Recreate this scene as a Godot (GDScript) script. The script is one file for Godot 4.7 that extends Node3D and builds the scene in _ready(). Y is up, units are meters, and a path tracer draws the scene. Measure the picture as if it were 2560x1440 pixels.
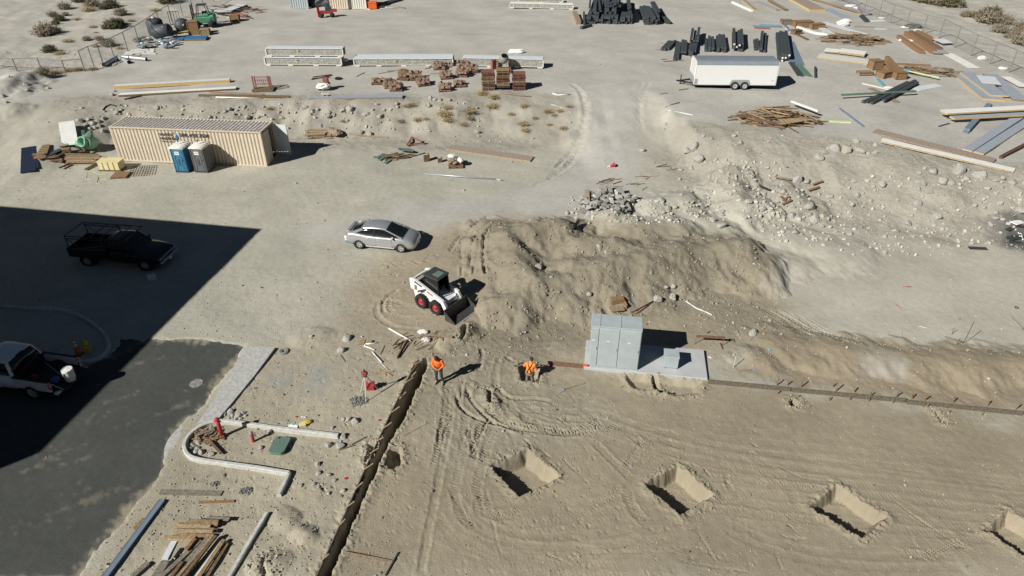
extends Node3D
# A construction yard seen from a drone. y is up, metres. Pixels of the 2560x1440 photograph are turned into
# ground points by Q() and P(): a ray from the camera to the terrain.
const FPX := 1720.0
const PITCH := 33.5
const CAMH := 21.75
const ZN := [[0, 0, 4.0], [600, 0, 4.0], [1200, 0, 4.0], [1800, 0, 3.368], [0, 250, 4.0], [600, 200, 4.0], [1200, 180, 3.789], [1800, 220, 3.368],
	[0, 520, 4.0], [800, 500, 4.5], [1200, 480, 3.368], [1420, 720, 4.0], [0, 820, 4.0], [640, 780, 4.0], [400, 1000, 3.273], [1000, 840, 5.12],
	[1200, 1060, 3.765], [1880, 1060, 3.765], [1900, 700, 3.789], [1880, 540, 3.765], [0, 1100, 4.0]]
var rng := RandomNumberGenerator.new()
var M := {}
var used := {}
var EX := Vector3(0.9897, 0, 0.143)   # the site's own grid: along the slab ...
var EZ := Vector3(-0.143, 0, 0.9897)  # ... and towards the camera
var SITE := -0.1435                   # yaw of that grid

func _ready():
	rng.seed = 7
	set_camera_and_light()
	make_materials()
	make_terrain()
	print("terrain ", Time.get_ticks_msec())
	build_setting()
	build_near()
	print("near ", Time.get_ticks_msec())
	build_vehicles()
	build_people()
	print("vehicles, people ", Time.get_ticks_msec())
	build_yard()
	build_rocks()
	print("done ", Time.get_ticks_msec())

func set_camera_and_light():
	var cam := Camera3D.new()
	cam.name = "camera"
	cam.fov = rad_to_deg(2.0 * atan(720.0 / FPX))
	cam.position = Vector3(0, CAMH, 0)
	cam.rotation_degrees = Vector3(-PITCH, 0, 0)
	cam.near = 0.1
	cam.far = 600.0
	add_child(cam)
	cam.current = true
	var sky_m := ProceduralSkyMaterial.new()
	sky_m.sky_top_color = Color(0.21, 0.28, 0.37)
	sky_m.sky_horizon_color = Color(0.45, 0.49, 0.52)
	sky_m.sky_curve = 0.12
	sky_m.ground_horizon_color = Color(0.45, 0.49, 0.52)
	sky_m.ground_bottom_color = Color(0.30, 0.27, 0.22)
	sky_m.sun_angle_max = 0.0
	var sky := Sky.new()
	sky.sky_material = sky_m
	var env := Environment.new()
	env.background_mode = Environment.BG_SKY
	env.sky = sky
	env.background_energy_multiplier = 0.5
	env.tonemap_mode = Environment.TONE_MAPPER_LINEAR
	env.tonemap_exposure = 1.2
	env.sdfgi_enabled = true
	env.ssao_enabled = true
	env.ssil_enabled = true
	var we := WorldEnvironment.new()
	we.name = "world_environment"
	we.environment = env
	add_child(we)
	var sun := DirectionalLight3D.new()
	sun.name = "sun"
	sun.light_color = Color(1.0, 0.985, 0.945)
	sun.light_energy = 1.6
	sun.light_angular_distance = 0.5
	sun.shadow_enabled = true
	add_child(sun)
	var az := deg_to_rad(38.0)
	var el := deg_to_rad(35.0)
	var dir := Vector3(cos(az) * cos(el), -sin(el), -sin(az) * cos(el))
	sun.look_at_from_position(-dir * 100.0, Vector3.ZERO)

# ---------------------------------------------------------------- naming and parenting
func numbered(called: String) -> String:
	var k: int = used.get(called, 0)
	used[called] = k + 1
	return called if k == 0 else "%s_%03d" % [called, k]

func tag(o, label: String, category: String, group := ""):
	o.set_meta("label", label)
	o.set_meta("category", category)
	if not o.has_meta("kind"):
		o.set_meta("kind", "thing")
	if group != "":
		o.set_meta("group", group)
	return o

func thing(called: String, label: String, category: String, at := Vector3.ZERO, turn := 0.0, group := "") -> Node3D:
	var o := Node3D.new()
	o.name = numbered(called)
	add_child(o)
	o.position = at
	o.rotation.y = turn
	return tag(o, label, category, group)

func part(called: String, mesh: Mesh, m: Material, parent: Node3D, xf := Transform3D.IDENTITY) -> MeshInstance3D:
	var o := MeshInstance3D.new()
	o.mesh = mesh
	o.material_override = m
	o.name = called
	o.transform = xf
	parent.add_child(o, true)
	return o

func solo(called: String, mesh: Mesh, m: Material, label: String, category: String, xf := Transform3D.IDENTITY, group := "") -> MeshInstance3D:
	var o := part(numbered(called), mesh, m, self, xf)
	return tag(o, label, category, group)

func structure(called: String, mesh: Mesh, m: Material) -> MeshInstance3D:
	var o := part(numbered(called), mesh, m, self)
	o.set_meta("kind", "structure")
	return o

# ---------------------------------------------------------------- mesh building
class MB:
	var st := SurfaceTool.new()
	var col := Color.WHITE
	func _init():
		st.begin(Mesh.PRIMITIVE_TRIANGLES)
		st.set_smooth_group(-1)
	func smooth(on: bool):
		st.set_smooth_group(0 if on else -1)
		return self
	func tri(a: Vector3, b: Vector3, c: Vector3):   # counter-clockwise seen from outside
		for p in [a, c, b]:
			st.set_color(col)
			st.set_uv(Vector2(p.x, p.z))
			st.add_vertex(p)
	func quad(a, b, c, d):
		tri(a, b, c)
		tri(a, c, d)
	func box(at: Vector3, size: Vector3, basis := Basis.IDENTITY, bevel := 0.0):
		var h := size * 0.5
		if bevel <= 0.0:
			for s in [[0, 1, 2], [1, 2, 0], [2, 0, 1]]:
				for g in [-1.0, 1.0]:
					var n := Vector3.ZERO
					var u := Vector3.ZERO
					var w := Vector3.ZERO
					n[s[0]] = h[s[0]] * g
					u[s[1]] = h[s[1]]
					w[s[2]] = h[s[2]] * g
					quad(at + basis * (n - u - w), at + basis * (n + u - w), at + basis * (n + u + w), at + basis * (n - u + w))
			return
		var b: float = min(bevel, min(h.x, min(h.y, h.z)) * 0.9)
		for s in [[0, 1, 2], [1, 2, 0], [2, 0, 1]]:
			for g in [-1.0, 1.0]:
				var n := Vector3.ZERO
				var u := Vector3.ZERO
				var w := Vector3.ZERO
				n[s[0]] = h[s[0]] * g
				u[s[1]] = h[s[1]] - b
				w[s[2]] = (h[s[2]] - b) * g
				quad(at + basis * (n - u - w), at + basis * (n + u - w), at + basis * (n + u + w), at + basis * (n - u + w))
		# edges
		for s in [[0, 1, 2], [1, 2, 0], [2, 0, 1]]:
			for g1 in [-1.0, 1.0]:
				for g2 in [-1.0, 1.0]:
					var e := Vector3.ZERO
					e[s[2]] = h[s[2]] - b
					var p := Vector3.ZERO
					p[s[0]] = h[s[0]] * g1
					p[s[1]] = (h[s[1]] - b) * g2
					var q := Vector3.ZERO
					q[s[0]] = (h[s[0]] - b) * g1
					q[s[1]] = h[s[1]] * g2
					if g1 * g2 > 0:
						quad(at + basis * (p - e), at + basis * (q - e), at + basis * (q + e), at + basis * (p + e))
					else:
						quad(at + basis * (q - e), at + basis * (p - e), at + basis * (p + e), at + basis * (q + e))
		for gx in [-1.0, 1.0]:
			for gy in [-1.0, 1.0]:
				for gz in [-1.0, 1.0]:
					var a := Vector3(h.x * gx, (h.y - b) * gy, (h.z - b) * gz)
					var c := Vector3((h.x - b) * gx, h.y * gy, (h.z - b) * gz)
					var d := Vector3((h.x - b) * gx, (h.y - b) * gy, h.z * gz)
					if gx * gy * gz > 0:
						tri(at + basis * a, at + basis * c, at + basis * d)
					else:
						tri(at + basis * a, at + basis * d, at + basis * c)
	func tube(a: Vector3, b: Vector3, r1: float, r2: float, seg := 10, caps := true):
		var ax := (b - a).normalized()
		var u := ax.cross(Vector3.UP if absf(ax.y) < 0.9 else Vector3.RIGHT).normalized()
		var w := ax.cross(u)
		for i in seg:
			var t0 := TAU * i / seg
			var t1 := TAU * (i + 1) / seg
			var d0 := u * cos(t0) + w * sin(t0)
			var d1 := u * cos(t1) + w * sin(t1)
			quad(a + d0 * r1, a + d1 * r1, b + d1 * r2, b + d0 * r2)
			if caps:
				tri(a, a + d1 * r1, a + d0 * r1)
				tri(b, b + d0 * r2, b + d1 * r2)
	func path(pts: Array, r: float, seg := 6):
		for i in pts.size() - 1:
			tube(pts[i], pts[i + 1], r, r, seg, true)
	func lathe(prof: Array, at := Vector3.ZERO, basis := Basis.IDENTITY, seg := 20):  # prof: Vector2(radius, height) upwards
		for k in prof.size() - 1:
			var p: Vector2 = prof[k]
			var q: Vector2 = prof[k + 1]
			for i in seg:
				var t0 := TAU * i / seg
				var t1 := TAU * (i + 1) / seg
				var a := at + basis * Vector3(cos(t0) * p.x, p.y, sin(t0) * p.x)
				var b := at + basis * Vector3(cos(t1) * p.x, p.y, sin(t1) * p.x)
				var c := at + basis * Vector3(cos(t1) * q.x, q.y, sin(t1) * q.x)
				var d := at + basis * Vector3(cos(t0) * q.x, q.y, sin(t0) * q.x)
				if p.x < 0.0001:
					tri(a, d, c)
				elif q.x < 0.0001:
					tri(a, d, b)
				else:
					quad(a, d, c, b)
	func loft(rings: Array, cap := true):   # rings of equal length, closed, counter-clockwise seen from the first end's outside
		var n: int = rings[0].size()
		for k in rings.size() - 1:
			for i in n:
				var j := (i + 1) % n
				quad(rings[k][i], rings[k + 1][i], rings[k + 1][j], rings[k][j])
		if cap:
			for e in [0, rings.size() - 1]:
				var c := Vector3.ZERO
				for p in rings[e]:
					c += p
				c /= n
				for i in n:
					if e == 0:
						tri(c, rings[e][i], rings[e][(i + 1) % n])
					else:
						tri(c, rings[e][(i + 1) % n], rings[e][i])
	func prism(poly: Array, depth: float, xf := Transform3D.IDENTITY):  # poly in xy counter-clockwise, from z=0 to z=depth
		var pv := PackedVector2Array(poly)
		var idx := Geometry2D.triangulate_polygon(pv)
		for i in range(0, idx.size(), 3):
			var a := Vector3(pv[idx[i]].x, pv[idx[i]].y, 0)
			var b := Vector3(pv[idx[i + 1]].x, pv[idx[i + 1]].y, 0)
			var c := Vector3(pv[idx[i + 2]].x, pv[idx[i + 2]].y, 0)
			if (b - a).cross(c - a).z < 0:
				var q := b
				b = c
				c = q
			var dz := Vector3(0, 0, depth)
			tri(xf * (a + dz), xf * (b + dz), xf * (c + dz))
			tri(xf * a, xf * c, xf * b)
		for i in pv.size():
			var a := Vector3(pv[i].x, pv[i].y, 0)
			var b := Vector3(pv[(i + 1) % pv.size()].x, pv[(i + 1) % pv.size()].y, 0)
			var dz := Vector3(0, 0, depth)
			quad(xf * a, xf * b, xf * (b + dz), xf * (a + dz))
	func done() -> ArrayMesh:
		st.index()
		st.generate_normals()
		return st.commit()

func bmesh(size: Vector3, bevel := 0.0) -> ArrayMesh:
	var b := MB.new()
	b.box(Vector3.ZERO, size, Basis.IDENTITY, bevel)
	return b.done()

var unit_box: ArrayMesh
func frame(a: Vector3, b: Vector3, up := Vector3.UP) -> Basis:   # x along a-b, y near up
	var x := (b - a).normalized()
	var z := x.cross(up).normalized()
	return Basis(x, z.cross(x), z)
func bar_xf(a: Vector3, b: Vector3, w: float, t: float, roll := 0.0) -> Transform3D:   # a unit box stretched from a to b, w wide and t thick
	var fr := frame(a, b)
	if roll != 0.0:
		fr = fr * Basis(Vector3.RIGHT, roll)
	return Transform3D(fr * Basis.from_scale(Vector3((b - a).length(), t, w)), (a + b) * 0.5)

# ---------------------------------------------------------------- materials
func noise_tex(freq: float, lo: float, hi: float, oct: int, sd: int, size := 256, stretch := 1) -> ImageTexture:
	var n := FastNoiseLite.new()
	n.seed = sd
	n.frequency = freq
	n.noise_type = FastNoiseLite.TYPE_SIMPLEX_SMOOTH
	n.fractal_octaves = oct
	var im := n.get_seamless_image(size, size)
	im.convert(Image.FORMAT_RGB8)
	for y in size:
		for x in size:
			var v := lerpf(lo, hi, im.get_pixel(x, y).r)
			im.set_pixel(x, y, Color(v, v, v))
	return ImageTexture.create_from_image(im)

func noise_normal(freq: float, oct: int, sd: int, strength: float, size := 256) -> ImageTexture:
	var n := FastNoiseLite.new()
	n.seed = sd
	n.frequency = freq
	n.fractal_octaves = oct
	var im := n.get_seamless_image(size, size)
	im.convert(Image.FORMAT_RGB8)
	im.bump_map_to_normal_map(strength)
	return ImageTexture.create_from_image(im)

func lin(r: float, g: float, b: float) -> Color:
	return Color(r, g, b).linear_to_srgb()

func mat(key: String, r: float, g: float, b: float, rough := 0.8, metal := 0.0, tex := "soft", scale := 1.0) -> StandardMaterial3D:
	var m := StandardMaterial3D.new()
	m.albedo_color = lin(r, g, b)
	m.roughness = rough
	m.metallic = metal
	if tex != "":
		m.albedo_texture = M["tex_" + tex]
		m.uv1_triplanar = true
		m.uv1_world_triplanar = true
		m.uv1_scale = Vector3.ONE * scale
	M[key] = m
	return m

func make_materials():
	unit_box = bmesh(Vector3.ONE)
	M["tex_soft"] = noise_tex(0.006, 0.94, 1.0, 2, 3)
	M["tex_grit"] = noise_tex(0.03, 0.82, 1.0, 5, 5)
	M["tex_dirt"] = noise_tex(0.03, 0.62, 1.0, 5, 9)
	M["nor_grit"] = noise_normal(0.08, 3, 11, 3.0)
	var m := mat("ground", 1, 1, 1, 0.95, 0, "")
	m.vertex_color_use_as_albedo = true
	m.albedo_texture = noise_tex(0.06, 0.88, 1.0, 4, 21, 512)
	m.uv1_triplanar = true
	m.uv1_world_triplanar = true
	m.uv1_scale = Vector3.ONE * 0.35
	m.normal_enabled = true
	m.normal_texture = noise_normal(0.05, 4, 31, 6.0, 512)
	m.normal_scale = 0.28
	m = mat("vcol", 1, 1, 1, 0.85, 0, "")
	m.vertex_color_use_as_albedo = true
	for w in [["wood", .42, .29, .16], ["wood_pale", .58, .44, .28], ["wood_grey", .30, .27, .22], ["wood_dark", .19, .12, .07], ["wood_orange", .38, .225, .115], ["wood_tan", .42, .32, .23], ["wood_brown", .24, .155, .085], ["wood_red", .28, .155, .10], ["wood_form", .21, .18, .135], ["ply", .50, .36, .22], ["particle", .47, .38, .32]]:
		mat(w[0], w[1], w[2], w[3], 0.85, 0, "dirt", 0.9)
	for w in [["white", .78, .78, .76], ["offwhite", .64, .63, .58], ["panel_white", .62, .66, .70], ["panel_grey", .33, .37, .44], ["panel_blue", .17, .22, .30], ["cabinet", .405, .455, .48], ["grey", .28, .29, .29], ["dark", .045, .05, .055], ["black", .012, .012, .013], ["steel_dark", .055, .065, .075], ["foam", .56, .40, .17], ["yellow", .60, .42, .06], ["cream", .72, .64, .36], ["lime", .55, .66, .36], ["blue", .03, .17, .36], ["cyan", .13, .36, .46], ["red", .42, .03, .04], ["redoxide", .29, .11, .09], ["orange", .72, .13, .02], ["green", .08, .28, .17], ["green_pale", .25, .50, .36], ["green_box", .12, .20, .16], ["tan", .60, .52, .41], ["brick", .29, .185, .14], ["plastic_grey", .12, .125, .13], ["plastic_blue", .035, .17, .30]]:
		mat(w[0], w[1], w[2], w[3], 0.6, 0, "soft", 0.8)
	M.cabinet.roughness = 0.4
	mat("rock", .53, .515, .475, 0.9, 0, "dirt", 1.6)
	mat("rock_grey", .38, .38, .37, 0.9, 0, "dirt", 1.6)
	mat("rock_tan", .52, .48, .41, 0.9, 0, "dirt", 1.6)
	mat("concrete", .50, .50, .49, 0.9, 0, "grit", 0.5)
	mat("concrete_old", .36, .35, .33, 0.9, 0, "dirt", 0.7)
	mat("kerb", .60, .60, .575, 0.9, 0, "grit", 0.5)
	mat("galv", .46, .48, .50, 0.4, 0.35, "soft", 0.8)
	mat("chrome", .75, .75, .76, 0.12, 1.0, "")
	mat("foil", .66, .68, .72, 0.2, 0.5, "")
	mat("wire", .20, .20, .195, 0.8, 0, "")
	mat("navy", .016, .024, .05, 0.5, 0, "")
	mat("steel_worn", .16, .155, .15, 0.55, 0.6, "dirt", 1.2)
	mat("rust", .17, .08, .05, 0.9, 0, "dirt", 1.5)
	mat("rubber", .018, .018, .018, 0.85, 0, "")
	mat("glass", .012, .014, .016, 0.05, 0.0, "")
	mat("silver_paint", .47, .48, .50, 0.3, 0.5, "")
	M["silver_paint"].clearcoat_enabled = true
	M["silver_paint"].clearcoat_roughness = 0.05
	mat("white_paint", .74, .74, .745, 0.3, 0.0, "")
	M["white_paint"].clearcoat_enabled = true
	mat("black_paint", .006, .006, .007, 0.2, 0.0, "")
	mat("cloth_green", .03, .05, .05, 0.95, 0, "")

# ---------------------------------------------------------------- terrain
const QUALITY := 1.0
const CX0 := -124.0
const CZ0 := -156.0
const CD := 0.8
const CNX := 310
const CNZ := 186
var cg_h := PackedFloat32Array()
var cg_c := PackedVector4Array()      # colour and roughness of the relief
var bands := []
var nz_fine := FastNoiseLite.new()
var nz_mid := FastNoiseLite.new()
var nz_big := FastNoiseLite.new()
var nz_cell := FastNoiseLite.new()

func ray(px: float, py: float) -> Vector3:
	var c := cos(deg_to_rad(PITCH))
	var s := sin(deg_to_rad(PITCH))
	return Vector3((px - 1280.0) / FPX, -s + (720.0 - py) / FPX * c, -c - (720.0 - py) / FPX * s)
func flat(px: float, py: float, y := 0.0) -> Vector3:   # where a pixel's ray meets the level y
	var d := ray(px, py)
	return Vector3(0, CAMH, 0) + d * ((y - CAMH) / d.y)
func P(px: float, py: float, lift := 0.0) -> Vector3:   # where a pixel's ray meets the ground (or lift above it)
	var d := ray(px, py)
	var o := Vector3(0, CAMH, 0)
	var t: float = (4.5 + lift - CAMH) / d.y
	var t1: float = (-1.5 + lift - CAMH) / d.y
	var dt := (t1 - t) / 48.0
	for i in 48:
		var q := o + d * (t + dt)
		if q.y < ground_y(q.x, q.z) + lift:
			break
		t += dt
	var lo := t
	var hi := t + dt
	for i in 14:
		var md := (lo + hi) * 0.5
		var q := o + d * md
		if q.y < ground_y(q.x, q.z) + lift:
			hi = md
		else:
			lo = md
	var r := o + d * hi
	return Vector3(r.x, ground_y(r.x, r.z) + lift, r.z)
func Q(k: int, x: float, y: float, lift := 0.0) -> Vector3:
	return P(ZN[k][0] + x / ZN[k][2], ZN[k][1] + y / ZN[k][2], lift)
func mpp(at: Vector3) -> float:    # metres per photograph pixel at a point
	var d := at - Vector3(0, CAMH, 0)
	return (-d.y * sin(deg_to_rad(PITCH)) - d.z * cos(deg_to_rad(PITCH))) / FPX

func coarse_h(x: float, z: float) -> float:
	var u := clampf((x - CX0) / CD, 0, CNX - 1.01)
	var v := clampf((z - CZ0) / CD, 0, CNZ - 1.01)
	var i := int(u)
	var j := int(v)
	u -= i
	v -= j
	var k := j * CNX + i
	return lerpf(lerpf(cg_h[k], cg_h[k + 1], u), lerpf(cg_h[k + CNX], cg_h[k + CNX + 1], u), v)
func coarse_c(x: float, z: float) -> Vector4:
	var u := clampf((x - CX0) / CD, 0, CNX - 1.01)
	var v := clampf((z - CZ0) / CD, 0, CNZ - 1.01)
	var i := int(u)
	var j := int(v)
	u -= i
	v -= j
	var k := j * CNX + i
	return cg_c[k].lerp(cg_c[k + 1], u).lerp(cg_c[k + CNX].lerp(cg_c[k + CNX + 1], u), v)
func ground_y(x: float, z: float) -> float:
	for b in bands:
		if z >= b.z0 and z < b.z0 + (b.nz - 1) * b.d:
			var u: float = clampf((x - b.x0) / b.d, 0, b.nx - 1.01)
			var v: float = clampf((z - b.z0) / b.d, 0, b.nz - 1.01)
			var i := int(u)
			var j := int(v)
			u -= i
			v -= j
			var k: int = j * b.nx + i
			return lerpf(lerpf(b.h[k], b.h[k + 1], u), lerpf(b.h[k + b.nx], b.h[k + b.nx + 1], u), v)
	return coarse_h(x, z)

func pl(v: float, pts: Array) -> float:    # piecewise linear through Vector2(x, y)
	if v <= pts[0].x:
		return pts[0].y
	for i in pts.size() - 1:
		if v < pts[i + 1].x:
			return lerpf(pts[i].y, pts[i + 1].y, (v - pts[i].x) / (pts[i + 1].x - pts[i].x))
	return pts[-1].y
func px_poly(a: Array, y := 0.0) -> PackedVector2Array:
	var r := PackedVector2Array()
	for p in a:
		var q := flat(p[0], p[1], y)
		r.append(Vector2(q.x, q.z))
	return r
func inside_by(p: Vector2, poly: PackedVector2Array) -> float:   # distance to the outline, positive inside
	var d := 1e9
	for i in poly.size():
		var a := poly[i]
		var b := poly[(i + 1) % poly.size()]
		var ab := b - a
		var t := clampf((p - a).dot(ab) / ab.length_squared(), 0, 1)
		d = minf(d, (p - a - ab * t).length_squared())
	d = sqrt(d)
	return d if Geometry2D.is_point_in_polygon(p, poly) else -d

var asphalt_poly: PackedVector2Array
var island_poly: PackedVector2Array
const C_LOW := Vector4(0.439, 0.421, 0.359, 0.014)
const C_UP := Vector4(0.462, 0.442, 0.408, 0.012)
const C_PAD := Vector4(0.319, 0.274, 0.202, 0.013)
const C_PILE := Vector4(.262, .230, .174, .030)
const C_GRV := Vector4(0.472, 0.447, 0.384, 0.009)
const C_SLP := Vector4(0.365, 0.341, 0.293, 0.05)
const C_BERM := Vector4(0.299, 0.249, 0.180, 0.025)
const C_WILD := Vector4(0.458, 0.434, 0.391, 0.06)
const C_CHURN := Vector4(0.391, 0.352, 0.276, 0.02)
const C_DAMP := Vector4(0.367, 0.316, 0.237, 0.02)
const C_ROAD := Vector4(0.465, 0.448, 0.415, 0.008)

func make_terrain():
	for s in [[nz_fine, 1, 2.2, 4], [nz_mid, 2, 0.35, 4], [nz_big, 3, 0.06, 3]]:
		s[0].seed = s[1]
		s[0].frequency = s[2]
		s[0].fractal_octaves = s[3]
		s[0].noise_type = FastNoiseLite.TYPE_SIMPLEX_SMOOTH
	nz_cell.seed = 4
	nz_cell.frequency = 2.6
	nz_cell.noise_type = FastNoiseLite.TYPE_SIMPLEX_SMOOTH
	nz_cell.fractal_type = FastNoiseLite.FRACTAL_RIDGED
	nz_cell.fractal_octaves = 2
	# the bank between the lower site and the yard 2 m above it: its crest and its toe
	var crest := []
	var toe := []
	for c in [[-400, 250, 500], [0, 250, 480], [150, 240, 425], [300, 255, 352], [450, 258, 368], [700, 254, 345], [1000, 254, 352], [1250, 240, 352], [1400, 235, 372], [1500, 215, 450], [1620, 220, 470], [1720, 318, 430], [1900, 345, 505], [2200, 385, 565], [2560, 445, 610], [2900, 470, 640]]:
		var a := flat(c[0], c[1], 2.0)
		var b := flat(c[0], c[2], 0.0)
		crest.append(Vector2(a.x, a.z))
		toe.append(Vector2(b.x, b.z))
	asphalt_poly = px_poly([[-300, 845], [110, 905], [200, 912], [262, 893], [285, 862], [272, 836], [375, 842], [560, 850], [622, 862], [560, 955], [500, 1030], [450, 1080], [425, 1135], [420, 1190], [372, 1235], [330, 1275], [290, 1340], [245, 1385], [200, 1460], [-400, 1460]])
	island_poly = px_poly([[-200, 760], [60, 772], [160, 780], [215, 800], [255, 830], [272, 858], [268, 880], [240, 900], [200, 905], [120, 895], [-200, 850]])
	# what lies where: each kind of soil has its own outline on the plan
	var regions := [
		[px_poly([[-700, 262], [0, 262], [150, 250], [300, 262], [700, 262], [1000, 262], [1250, 250], [1400, 245], [1500, 230], [1620, 235], [1720, 326], [1900, 352], [2200, 392], [2560, 452], [3000, 480], [4200, -60], [-1700, -60]], 2.0), C_UP, 1.2],
		[px_poly([[150, 268], [300, 266], [700, 264], [1000, 264], [1250, 252], [1400, 262], [1430, 330], [1330, 350], [1000, 352], [740, 345], [450, 366], [270, 350], [140, 400]], 1.0), C_SLP, 0.8],
		[px_poly([[1660, 330], [1900, 356], [2200, 398], [2560, 455], [2950, 480], [2950, 640], [2560, 606], [2200, 562], [1900, 500], [1700, 430], [1640, 380]], 0.8), C_SLP, 0.8],
		[px_poly([[1470, 130], [1700, 130], [1610, 250], [1590, 420], [1640, 480], [1500, 520], [1000, 560], [700, 560], [1000, 480], [1350, 440], [1470, 330]], 1.0), C_ROAD, 1.0],
		[px_poly([[690, 860], [900, 790], [1120, 830], [1100, 900], [960, 1120], [790, 1460], [180, 1460], [330, 1270], [450, 1080]]), C_CHURN, 0.5],
		[px_poly([[1130, 800], [1300, 850], [1460, 930], [1770, 955], [2000, 985], [2560, 1060], [2900, 1100], [2900, 1460], [800, 1460], [960, 1110], [1070, 890]]), C_PAD, 0.4],
		[px_poly([[880, 690], [1090, 570], [1250, 540], [1450, 560], [1920, 640], [2010, 860], [1480, 935], [1300, 1010], [1130, 1010], [960, 900], [860, 780]]), C_DAMP, 1.6],
		[px_poly([[1090, 880], [1290, 850], [1400, 950], [1560, 1010], [1560, 1090], [1300, 1120], [1180, 1200], [1080, 1200], [1030, 1080]]), Vector4(.315, .280, .215, .030), 0.8],
		[px_poly([[1130, 600], [1200, 550], [1420, 535], [1480, 580], [1650, 580], [1860, 590], [1915, 650], [1900, 720], [1980, 800], [1900, 860], [1750, 780], [1500, 790], [1450, 850], [1250, 880], [1090, 870], [1180, 790], [1210, 700]], 0.4), C_PILE, 1.3],
		[px_poly([[1930, 640], [2560, 600], [2900, 600], [2900, 880], [2450, 870], [2200, 850], [2080, 830], [1950, 720]]), C_GRV, 0.6],
		[px_poly([[1880, 860], [1960, 822], [2150, 850], [2300, 868], [2560, 880], [2900, 890], [2900, 1090], [2300, 1010], [1990, 965], [1850, 925]]), C_BERM, 0.3],
		[px_poly([[735, 940], [780, 915], [840, 912], [852, 950], [830, 980], [770, 985]]), Vector4(.33, .325, .30, .008), 0.25],
		[px_poly([[640, 980], [735, 905], [750, 902], [745, 915], [660, 985]]), Vector4(.34, .335, .31, .01), 0.15],
		[px_poly([[2170, 900], [2240, 905], [2240, 930], [2190, 925]]), Vector4(.42, .41, .38, .01), 0.3],
		[px_poly([[2480, 560], [2560, 545], [2700, 560], [2700, 640], [2520, 610]], 0.4), Vector4(.11, .11, .105, .03), 0.5],
		[px_poly([[-400, 0], [470, 0], [440, 90], [300, 165], [205, 178], [-400, 178]], 2.0), C_WILD, 1.5],
		[px_poly([[2070, 0], [2560, 175], [2900, 320], [2900, -20], [2100, -20]], 2.0), C_WILD, 1.5]]
	cg_h.resize(CNX * CNZ)
	cg_c.resize(CNX * CNZ)
	var boxes := []
	for r in regions:
		var bb := Rect2(r[0][0], Vector2.ZERO)
		for p in r[0]:
			bb = bb.expand(p)
		boxes.append(bb.grow(3.0))
	for j in CNZ:
		var z := CZ0 + j * CD
		for i in CNX:
			var x := CX0 + i * CD
			var wob := nz_mid.get_noise_2d(x * 0.5, 5.0) * 1.6 + nz_mid.get_noise_2d(x * 1.6, z * 1.2) * 0.9
			var zc := pl(x, crest) - 0.6 + wob
			var zt := pl(x, toe) + 0.5 + wob * 0.5
			var t := clampf((zt - z) / (zt - zc), 0, 1)
			var up := smoothstep(0.0, 1.0, t)
			cg_h[j * CNX + i] = 2.0 * up + nz_big.get_noise_2d(x, z) * 0.22 * (0.3 + 0.7 * up)
			var c := C_LOW
			var p := Vector2(x, z)
			for k in regions.size():
				if boxes[k].has_point(p):
					var f: float = regions[k][2]
					var d := inside_by(p, regions[k][0])
					if d > -f:
						c = c.lerp(regions[k][1], smoothstep(-f, f, d))
			cg_c[j * CNX + i] = c
	for b in [[-11.0, -22.5, 25.0, .055], [-22.5, -35.0, 36.0, .07], [-35.0, -51.0, 48.0, .11], [-51.0, -76.0, 64.0, .18], [-76.0, -150.0, 112.0, .38]]:
		var d: float = b[3] / QUALITY
		var nx := int(2 * b[2] / d) + 2
		var nz := int((b[0] - b[1]) / d) + 2
		var h := PackedFloat32Array()
		var mnd := PackedFloat32Array()
		h.resize(nx * nz)
		mnd.resize(nx * nz)
		bands.append({x0 = -b[2], z0 = b[0] - (nz - 1) * d, d = d, nx = nx, nz = nz, h = h, m = mnd})
	stamp_mounds()
	for b in bands:
		var k := 0
		for j in b.nz:
			var z: float = b.z0 + j * b.d
			for i in b.nx:
				var x: float = b.x0 + i * b.d
				var a := coarse_c(x, z).w
				var h: float = coarse_h(x, z) + b.m[k]
				h += a * (nz_fine.get_noise_2d(x, z) * 0.8 + nz_mid.get_noise_2d(x, z) * 2.2)
				if a > 0.02 and b.d < 0.2:
					h += (a - 0.02) * 1.1 * nz_cell.get_noise_2d(x, z)
				b.h[k] = h
				k += 1
	stamp_cuts()
	var am := ArrayMesh.new()
	for b in bands:
		add_band(am, b)
	var g := structure("ground", am, M.ground)
	g.set_surface_override_material(0, null)

func cells(b, x0: float, x1: float, z0: float, z1: float) -> Array:
	return [maxi(0, int((x0 - b.x0) / b.d)), mini(b.nx - 1, int((x1 - b.x0) / b.d) + 1), maxi(0, int((z0 - b.z0) / b.d)), mini(b.nz - 1, int((z1 - b.z0) / b.d) + 1)]

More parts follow.
